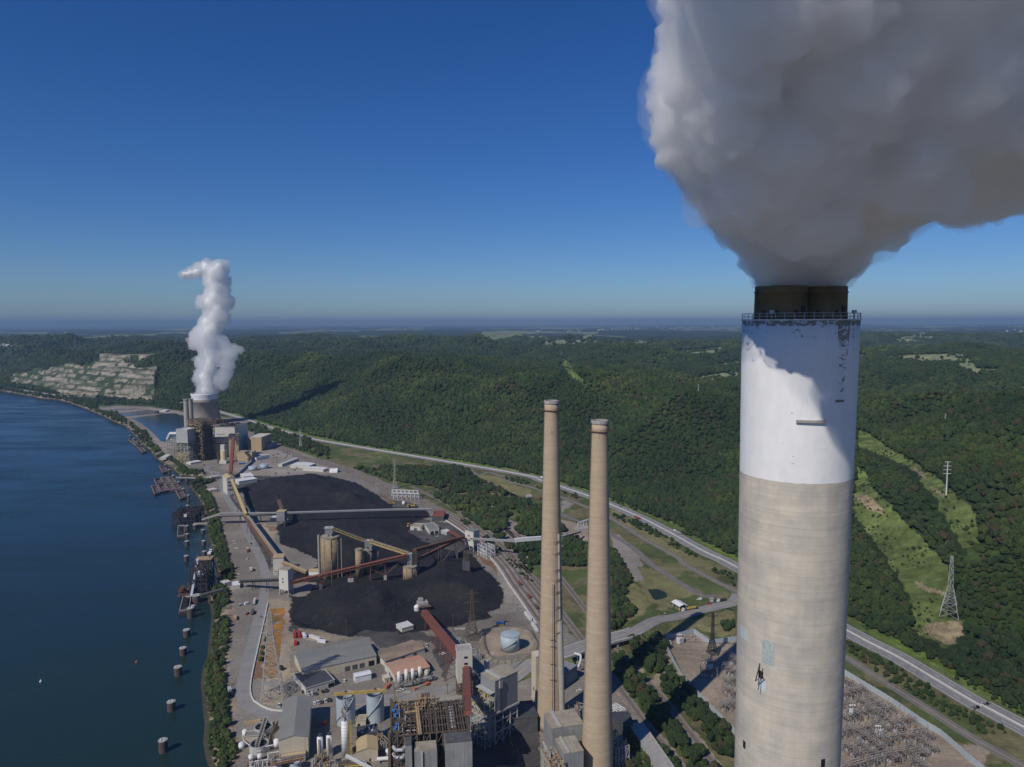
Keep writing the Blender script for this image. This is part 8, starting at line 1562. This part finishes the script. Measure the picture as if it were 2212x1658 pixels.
for a_ in (('car','white',7,2040,225,2046,160,'white car parked alone in the workshop yard'),('pickup','white',7,995,610,1000,560,'white pickup parked inside the road bend under the big pylon'),('car','silver',7,1465,440,1455,405,'silver car nearest the workshop extension corner'),('car','silver',7,1520,432,1508,398,'second silver car by the workshop extension'),('car','grey',7,1585,430,1572,395,'grey car third in the row at the extension wall'),('car','black',7,1690,395,1676,360,'black car left of two at the extension doorway'),('pickup','black',7,1750,380,1738,345,'black pickup right of two at the extension doorway'),
    ('car','white',7,1562,580,1548,540,'white car at the warehouse corner end of the row'),('pickup','silver',7,1620,570,1606,530,'silver pickup second in the row by the blue tanks'),('car','grey',7,1675,562,1662,522,'grey car third in the row by the blue tanks'),('pickup','white',7,1735,545,1722,505,'white pickup fourth in the row by the blue tanks'),('pickup','black',7,1800,530,1786,490,'black pickup last in the row by the blue tanks'),
    ('car','black',7,1305,90,1308,60,'black car at the left wall of the workshop, farthest'),('car','black',7,1345,260,1342,225,'black car at the left wall of the workshop, middle'),('car','black',7,1380,395,1376,360,'black car at the left wall of the workshop, nearest'),
    ('pickup','white',6,490,1365,540,1358,'white pickup driving past the white upright tanks'),('pickup','white',6,955,972,1000,965,'white pickup parked under the red conveyor'),('pickup','white',6,785,880,782,855,'white pickup at the end of the brown-roofed shed'),('car','grey',5,540,230,545,200,'grey car driving on the river road beside the orange pond'),('pickup','red',5,410,207,425,195,'red pickup in the laydown yard by the river'),
    ('pickup','white',3,370,878,400,880,'white pickup nearest of three by the river road'),('car','silver',3,345,800,370,800,'silver car farthest of three by the river road'),('car','silver',3,348,828,372,826,'silver car middle of three by the river road'),('car','black',3,527,828,540,840,'black car driving on the river road'),('pickup','white',3,370,1165,400,1162,'white pickup near the dark truss conveyor'),('pickup','silver',3,370,1310,400,1308,'silver pickup beside the white-roofed trailer'),('car','white',3,482,995,490,980,'white car beside the flatbed in the river lot'),
    ('pickup','red',4,1070,793,1085,788,'red pickup on the coal yard ground'),('car','black',4,1130,740,1160,735,'black car in the coal yard office lot'),('car','silver',4,1185,762,1215,757,'silver car in the coal yard office lot'),('pickup','white',4,1270,605,1290,615,'white pickup behind the coal yard office'),('pickup','white',4,1010,690,1030,700,'white pickup in front of the open garage'),('van','white',4,205,845,225,843,'white van out on the middle coal heap'),
    ('van','white',11,1540,470,1500,475,'white van waiting by the gate canopy'),('pickup','red',11,1665,530,1640,532,'red pickup at the gate junction'),('car','black',11,1925,600,1950,605,'black car left of two beside the big chimney'),('car','black',11,1970,615,1995,622,'black car right of two beside the big chimney'),
    ('car','black',10,1008,1130,1030,1138,'dark car on the far lanes of the highway'),('car','yellow',10,1008,1262,1025,1270,'small yellow car on the side road'),('car','white',9,1445,665,1470,660,'white car in the lot between the two slim chimneys')): vehicle(*a_)
rr_ = random.Random(9)
lots = [[(1600,832),(1660,800)],[(1640,812),(1730,830)],[(1700,785),(1800,812)],[(1740,835),(1800,832)],[(1570,858),(1640,850)],[(1450,900),(1490,890)],[(1580,910),(1640,900)],[(1720,860),(1735,858)]]
for (x0,y0),(x1,y1) in lots:
    n = max(1,int(abs(x1-x0)/13))
    for k in range(n+1):
        cc_ = rr_.choice(['white','silver','black','grey','white','red','silver']); x = x0+(x1-x0)*k/max(n,1); y = y0+(y1-y0)*k/max(n,1); vehicle(rr_.choice(['car','car','pickup']),cc_,2,x,y,x+10,y+rr_.choice([5,6]),f'{cc_} vehicle parked in the gravel car park of the far plant',f'{cc_} vehicles in the far car park')
for x,y,cc_ in ((1630,1025,'black'),(1770,1025,'black'),(1840,992,'black'),(1860,968,'grey'),(1595,1045,'white'),(500,838,'black'),(935,1015,'white'),(845,928,'black')): vehicle('pickup',cc_,2,x,y,x+15,y+4,f'{cc_} pickup on the gravel around the far plant at picture left',f'{cc_} pickups around the far plant')
def truck(lb, c, x, y, hx, hy, L_, cab='white', box='galv_steel', bh=2.6, name='truck', load=None, z=.16, cabonly=False):
    p = GP(c,x,y); q = GP(c,hx,hy); a = math.atan2(q.y-p.y,q.x-p.x); t = thing(name, lb, name.replace('_',' '), (0,0,0)); b = MB()
    obj('cab', MB().box((L_/2-1.1,0,1.75),(2.2,2.4,2.5)).box((L_/2+.25,0,1.1),(.7,2.2,1.2)), MATS[PAINT.get(cab,cab)], t); obj('window', MB().box((L_/2+.02,0,2.3),(.1,2.1,.8)), MATS['glass_dark'], t); obj('chassis', MB().box((-.3,0,.85),(L_-.8,1.2,.35)), MATS['black_steel'], t)
    if box == 'tanker': obj('tank', MB().tube([(-L_/2+.3,0,2.2),(L_/2-2.7,0,2.2)],1.2,16), MATS['light_steel'], t)
    elif box: obj('box', MB().box((-1.2,0,1.1+bh/2),(L_-3.0,2.5,bh)), MATS[box], t)
    if load: obj('load', MB().box((-1.5,0,2.0),(L_*.5,1.6,1.4)).tube([(-L_*.4,0,2.6),(L_*.1,0,3.2)],.45,8), MATS[load], t)
    for s_ in (-1,1):
        for x_ in [L_/2-1.0]+[-L_/2+1+k*1.3 for k in range(3 if L_ > 9 else 2)]: obj('wheel', MB().tube([(x_,s_*.85,.5),(x_,s_*1.22,.5)],.5,12), MATS['tyre'], t)
    t.location = (p.x,p.y,z); t.rotation_euler = (0,0,a); return t
truck('white-cab truck with a long yellow crane trailer passing the gate canopy',11,1420,600,1290,625,20,'white',None,load='yellow_paint',name='truck'); truck('white truck with black boom at the road junction',11,1835,490,1780,500,11,'white','black_steel',1.4); truck('dark red truck on the near lanes of the highway',10,1150,1232,1190,1250,15,'red','red_steel',1.6); truck('white flatbed truck with trailer on the far lanes of the highway',10,1505,1362,1455,1338,17,'white','galvanised',.8); truck('white box truck on the highway left of the further slim chimney',10,322,880,340,886,10,'white','white_tank',3,z=.4)
truck('silver tanker truck parked beside the river road',5,482,100,492,60,13,'white','tanker'); truck('dark open-topped truck parked by the river road railing',5,462,200,470,165,10,'grey','dark_grey',1.6); truck('grey box truck parked on the bank beside the road bend',5,245,945,262,985,9,'grey','galvanised',2.8); truck('rusty-loaded flatbed truck in the river lot',3,490,905,483,870,14,'white','rust',1.0); truck('pale box truck in the river lot by the dark conveyor',3,525,1120,515,1095,9,'white','pale_clad',3); truck('blue-bedded truck at the foot of the far plant',2,1270,920,1320,915,16,'white','blue_paint',2); truck('white truck on the highway above the tree belt',4,600,-130,640,-120,11,'white','white_tank',3,z=.4) if False else None
def container(lb, c, x, y, hx, hy, L_=12.2, col='red_paint', h=2.6, w=2.44, name='shipping_container', cat='container'):
    p = GP(c,x,y); q = GP(c,hx,hy); a = math.atan2(q.y-p.y,q.x-p.x); t = thing(name, lb, cat, (p.x,p.y,.05), a); mb = MB().box((0,0,h/2),(L_,w,h)); n = int(L_/.9)
    o = bpy.data.objects.new; 
    bx = MB().box((p.x,p.y,.05+h/2),(L_,w,h)); 
    def loc(mb_, nm, m_): ob = obj(nm, mb_, MATS[m_]); ob.parent = t; return ob
    loc(mb,'body',col); rb = MB(); [rb.box((-L_/2+.5+k*.9,s_*(w/2+.04),h/2),(.35,.08,h*.9)) for k in range(n) for s_ in (-1,1)]; loc(rb,'ribs',col); loc(MB().box((L_/2+.04,0,h/2),(.08,w*.9,h*.9)),'door',col); loc(MB().box((0,0,h+.03),(L_*.98,w*.96,.06)),'roof',col); return t
mat('container_white',(.62,.63,.62),.08,.4,.6)
for a_ in (('left one of two long red containers behind the workshop',5,856,412,858,440,13,'red_paint'),('right one of two long red containers behind the workshop',5,896,408,898,436,13,'red_paint'),('short red container below the two long ones',5,862,490,864,510,8,'red_paint'),('long white container behind the workshop roof',5,1045,440,1090,455,14,'container_white'),('bulky white equipment box right of the red containers',5,945,420,960,440,9,'white_plastic'),('white wrapped load at the end of the long white container',5,1110,475,1140,480,9,'white_plastic'),('orange-red container on the river bank yard',5,300,250,305,290,10,'red_roof'),('left of two long white trailers by the rail yard wall',6,1895,570,1935,620,19,'container_white'),('right of two long white trailers by the rail yard wall',6,1968,690,2005,745,19,'container_white')): container(*a_)
container('small green box in the river laydown yard',5,343,125,350,122,3,'brush_green' if False else 'blue_tank',1.8); bpy.data.objects[-1] if False else None
mat('green_paint',(.03,.28,.12),.1,1,.5); [o for o in C.objects if o.get('label') == 'small green box in the river laydown yard'][0].children[0].data.materials[0] = MATS['green_paint']
container('small red-and-white cabin in the river laydown yard',5,405,115,415,112,4,'container_white',2.4,name='site_cabin',cat='cabin')
f = F(6,(1625,635),(1550,640),(1552,618),2.6); t = thing('tank_rack','bright blue tank set on a low frame near the oil tank','tank',(*f.P(.5,.5,0).xy,0)); obj('tank', MB().tube([f.P(0,.3,2.4),f.P(1,.3,2.4)],.9,12).tube([f.P(0,.8,2.4),f.P(1,.8,2.4)],.9,12), MATS['blue_paint'], t); obj('frame', steel_frame(MB(), f, [0,1.4], 4, 1, .2), MATS['yellow_paint'], t)
def dozer(lb,c,x,y,rot):
    p = GP(c,x,y); z = 0; t = thing('bulldozer', lb, 'bulldozer', (0,0,0)); obj('body', MB().box((.2,0,1.6),(4,2.2,1.4)).box((1.6,0,2.0),(1.6,1.6,1.0)), MATS['yellow_paint'], t); obj('cab', MB().box((-.8,0,2.9),(1.8,1.8,1.4)), MATS['glass_dark'], t); obj('roof', MB().box((-.8,0,3.7),(2.1,2.1,.2)), MATS['yellow_paint'], t)
    for s_ in (-1,1): obj('track', MB().box((0,s_*1.5,.75),(5,.8,1.4)), MATS['black_steel'], t)
    obj('blade', MB().box((3.6,0,1.1),(.4,5,1.8)).beam((2,1.3,1),(3.5,1.3,1),.3).beam((2,-1.3,1),(3.5,-1.3,1),.3), MATS['yellow_paint'], t); t.scale = (1.5,)*3; t.location = (p.x,p.y,.1); t.rotation_euler = (0,0,rot)
dozer('yellow bulldozer parked at the right edge of the far coal heap',4,675,405,.4); dozer('yellow bulldozer left of two beside the long level conveyor end',4,870,440,1.2); dozer('yellow bulldozer right of two beside the long level conveyor end',4,940,435,2.4); dozer('dusty bulldozer working on the middle coal heap',4,875,655,.8)
tank('white round water tank near the parked bulldozers', 4,818,405,378,17,'white_tank','dome',rail=False,stair=False)
def lift(lb,c,x,y,hx,hy,z1):
    p = GP(c,x,y); q = GP(c,hx,hy,z1); t = thing('boom_lift', lb, 'boom lift', (p.x,p.y,0)); d = (q-p); d.z=0; a = math.atan2(d.y,d.x); obj('base', MB().box((p.x,p.y,1.3),(4.2,2.4,1.5),a), MATS['safety_orange'], t); obj('boom', MB().beam(p+Vector((0,0,2)), p+(q-p)*.6+Vector((0,0,1.6)), .5).beam(p+(q-p)*.6+Vector((0,0,1.6)), q, .4), MATS['galv_steel'], t); obj('basket', MB().box((q.x,q.y,q.z+.3),(1.8,1.6,1.4),a), MATS['safety_orange'], t)
    for s_ in (-1,1): obj('wheel', MB().box((p.x+s_*1.4,p.y-1.1,.45),(.9,.4,.9),a), MATS['tyre'], t)
lift('orange boom lift with its long arm stretched out before the white tanks',6,785,1305,655,1345,1); lift('orange lift parked beside the beige cabin',6,360,1320,335,1325,2); lift('orange machine in the shadow of the grey-roofed warehouse',7,1715,905,1700,880,2)
def railcar(lb,c,x,y,hx,hy,m='red_steel'):
    p = GP(c,x,y); q = GP(c,hx,hy); a = math.atan2(q.y-p.y,q.x-p.x); t = thing('track_machine', lb, 'rail vehicle', (0,0,0)); obj('body', MB().box((0,0,1.5),(9,2.6,1)).box((-2.5,0,2.6),(2.6,2.4,1.6)), MATS[m], t); obj('machinery', MB().beam((0,0,2),(4,0,3.4),.5).beam((1,.8,2),(3,.8,4),.4).box((2,0,2.3),(2,1.4,.9)), MATS['rust'], t)
    for x_ in (-3,3): obj('wheel', MB().tube([(x_,-1,.7),(x_,1,.7)],.45,10), MATS['tyre'], t)
    t.location = (p.x,p.y,.35); t.rotation_euler = (0,0,a)
railcar('red rail maintenance machine on the yard tracks, farther one',6,1805,210,1780,170); railcar('red rail maintenance machine on the yard tracks, nearer one',6,1905,350,1885,310); railcar('rusty flat rail car behind the nearer red machine',6,1990,470,1965,430,'brown_steel')
# loading frames between the chimneys, concrete works on the hillside
a = GP(10,630,1330); t = thing('loading_frame','row of white portal frames over a concrete pit between the slim chimneys','steel frame',(a.x,a.y,0)); mb = MB()
for k in range(5): p = GP(10,630+25*k,1325-8*k); q = p+Vector((9,14,0)); mb.beam(p,p+Vector((0,0,9)),.8); mb.beam(q,q+Vector((0,0,9)),.8); mb.beam(p+Vector((0,0,9)),q+Vector((0,0,9)),.9)
mb.beam(GP(10,630,1325)+Vector((0,0,9)),GP(10,730,1293)+Vector((0,0,9)),.7); obj('frame', mb, MATS['light_steel'], t); obj('pit_wall', MB().box((a.x+8,a.y+3,1.5),(22,14,3),.3), MATS['concrete'], t)
q = GP(10,205,1055); t = thing('mixing_drum','pale drum and rusty machinery on the pad beside the lower road','machinery',(q.x,q.y,0)); obj('drum', MB().tube([(q.x-4,q.y,4),(q.x+3,q.y+2,4)],3.6,16), MATS['concrete'], t); obj('machinery', MB().box((q.x+14,q.y-4,2),(12,5,3),-.5).beam((q.x+4,q.y,1),(q.x+24,q.y-10,5),1), MATS['brown_steel'], t)
# steam of the far cooling tower
cx_, cy_2, Hc, Rc = CTW
def B2(u, v, rpx, dy=0): p = at_dist(u, v, cy_2+dy); d_ = math.hypot(p.x,p.y); return (p.x,p.y,p.z,rpx/FOC*p.y)
def V18(x,y): return PV(18,x,y)
fb = [B2(*V18(x,y),r/2.55/1.8336) for x,y,r in ((560,1510,95),(560,1440,90),(545,1370,95),(575,1290,85),(600,1210,85),(590,1120,95),(570,1030,115),(560,970,110),(590,900,85),(640,860,80),(570,820,85),(640,760,90),(680,690,90),(590,620,85),(650,560,95),(660,470,95),(620,400,85),(640,320,95),(690,260,70),(560,270,70),(470,310,60),(400,320,50),(340,330,45),(540,220,35),(480,1190,28),(440,1185,22),(460,1350,35),(720,1440,55),(740,1340,70),(770,1240,70),(790,1130,75),(840,1090,45),(900,1100,35),(700,1390,70),(735,1040,60),(705,1000,60))]
fb = [b_ if b_[3] > 0 else b_ for b_ in fb]
gg = random.Random(8)
fb = [(x, y, z, r*1.12) for x, y, z, r in fb]
for b_ in list(fb[3:26]): fb += [(b_[0]+gg.uniform(-.85,.85)*b_[3], b_[1]+gg.uniform(-.6,.6)*b_[3], b_[2]+gg.uniform(-.9,.9)*b_[3], b_[3]*gg.uniform(.45,.85)) for k in range(4)]
BS = np.array(fb); core = BS.copy(); core[:,3] *= .55
sm2_ = sm.copy(); sm2_.name = 'steam_body'
steam = puff('steam_plume', [(core[:25], 3)], Rc*.09, sm2_, Hc-2, 5); tag(steam, 'tall white steam column rising from the far cooling tower', 'steam')
v2 = puff('billows', billows([tuple(q) for q in BS], 8, 26, 12, least=Rc*.03), Rc*.05, veil_mat('steam_veil', .05, (.995,.995,.995)), Hc-4, 1, Rc*.055); v2.parent = steam
# far scattered houses, towers
hs_ = MB(); rr_ = random.Random(12)
def far_houses(c, x0, x1, y0, y1, n, s=1.0):
    for k in range(n):
        q = GT(c, rr_.uniform(x0,x1), rr_.uniform(y0,y1)); 
        if q.y > 26000 or q.y < 3000: continue
        w = rr_.uniform(16,36)*s; w *= .6; hs_.box((q.x,q.y,q.z+6*s),(w,w*.6,12*s),rr_.uniform(0,1))
far_houses(19,820,900,128,140,8,1.6); far_houses(19,930,1250,118,135,26,1.8); far_houses(19,1250,1650,105,135,22,1.8); far_houses(19,270,340,138,146,6,1.4); far_houses(19,520,670,138,150,8,1.4); far_houses(19,1660,1930,98,125,20,1.8); far_houses(1,1225,1390,195,212,10,1.3); far_houses(1,1520,1580,212,220,3,1.3); far_houses(14,480,1250,85,105,12,2); far_houses(14,1070,1350,95,125,14,2); far_houses(14,1280,1658,85,105,16,2.2); far_houses(14,1510,1658,95,165,10,1.4); far_houses(1,0,160,245,262,22,1.6)
tag(obj('far_buildings', hs_, mat('far_wall',(.75,.74,.70),.1,.01,.7)), 'scatter of tiny white far-off buildings along the ridges', 'buildings', kind='stuff')
for c,x,yb,yt,lb in ((14,1130,90,66,'white water tower on the right skyline'),(1,572,148,128,'faint white water tower on the left skyline')):
    q = GT(c,x,yb); s_ = (yb-yt)/CR[c][2]/1.8336/FOC*q.y*1.2; t = thing('water_tower', lb, 'water tower', tuple(q)); obj('shaft', MB().rev(tuple(q),[(s_*.08,0),(s_*.06,s_*.75)],10), MATS['white_tank'], t); obj('bowl', MB().rev((q.x,q.y,q.z+s_*.62),[(s_*.05,0),(s_*.22,s_*.12),(s_*.22,s_*.24),(s_*.03,s_*.38)],14), MATS['white_tank'], t)
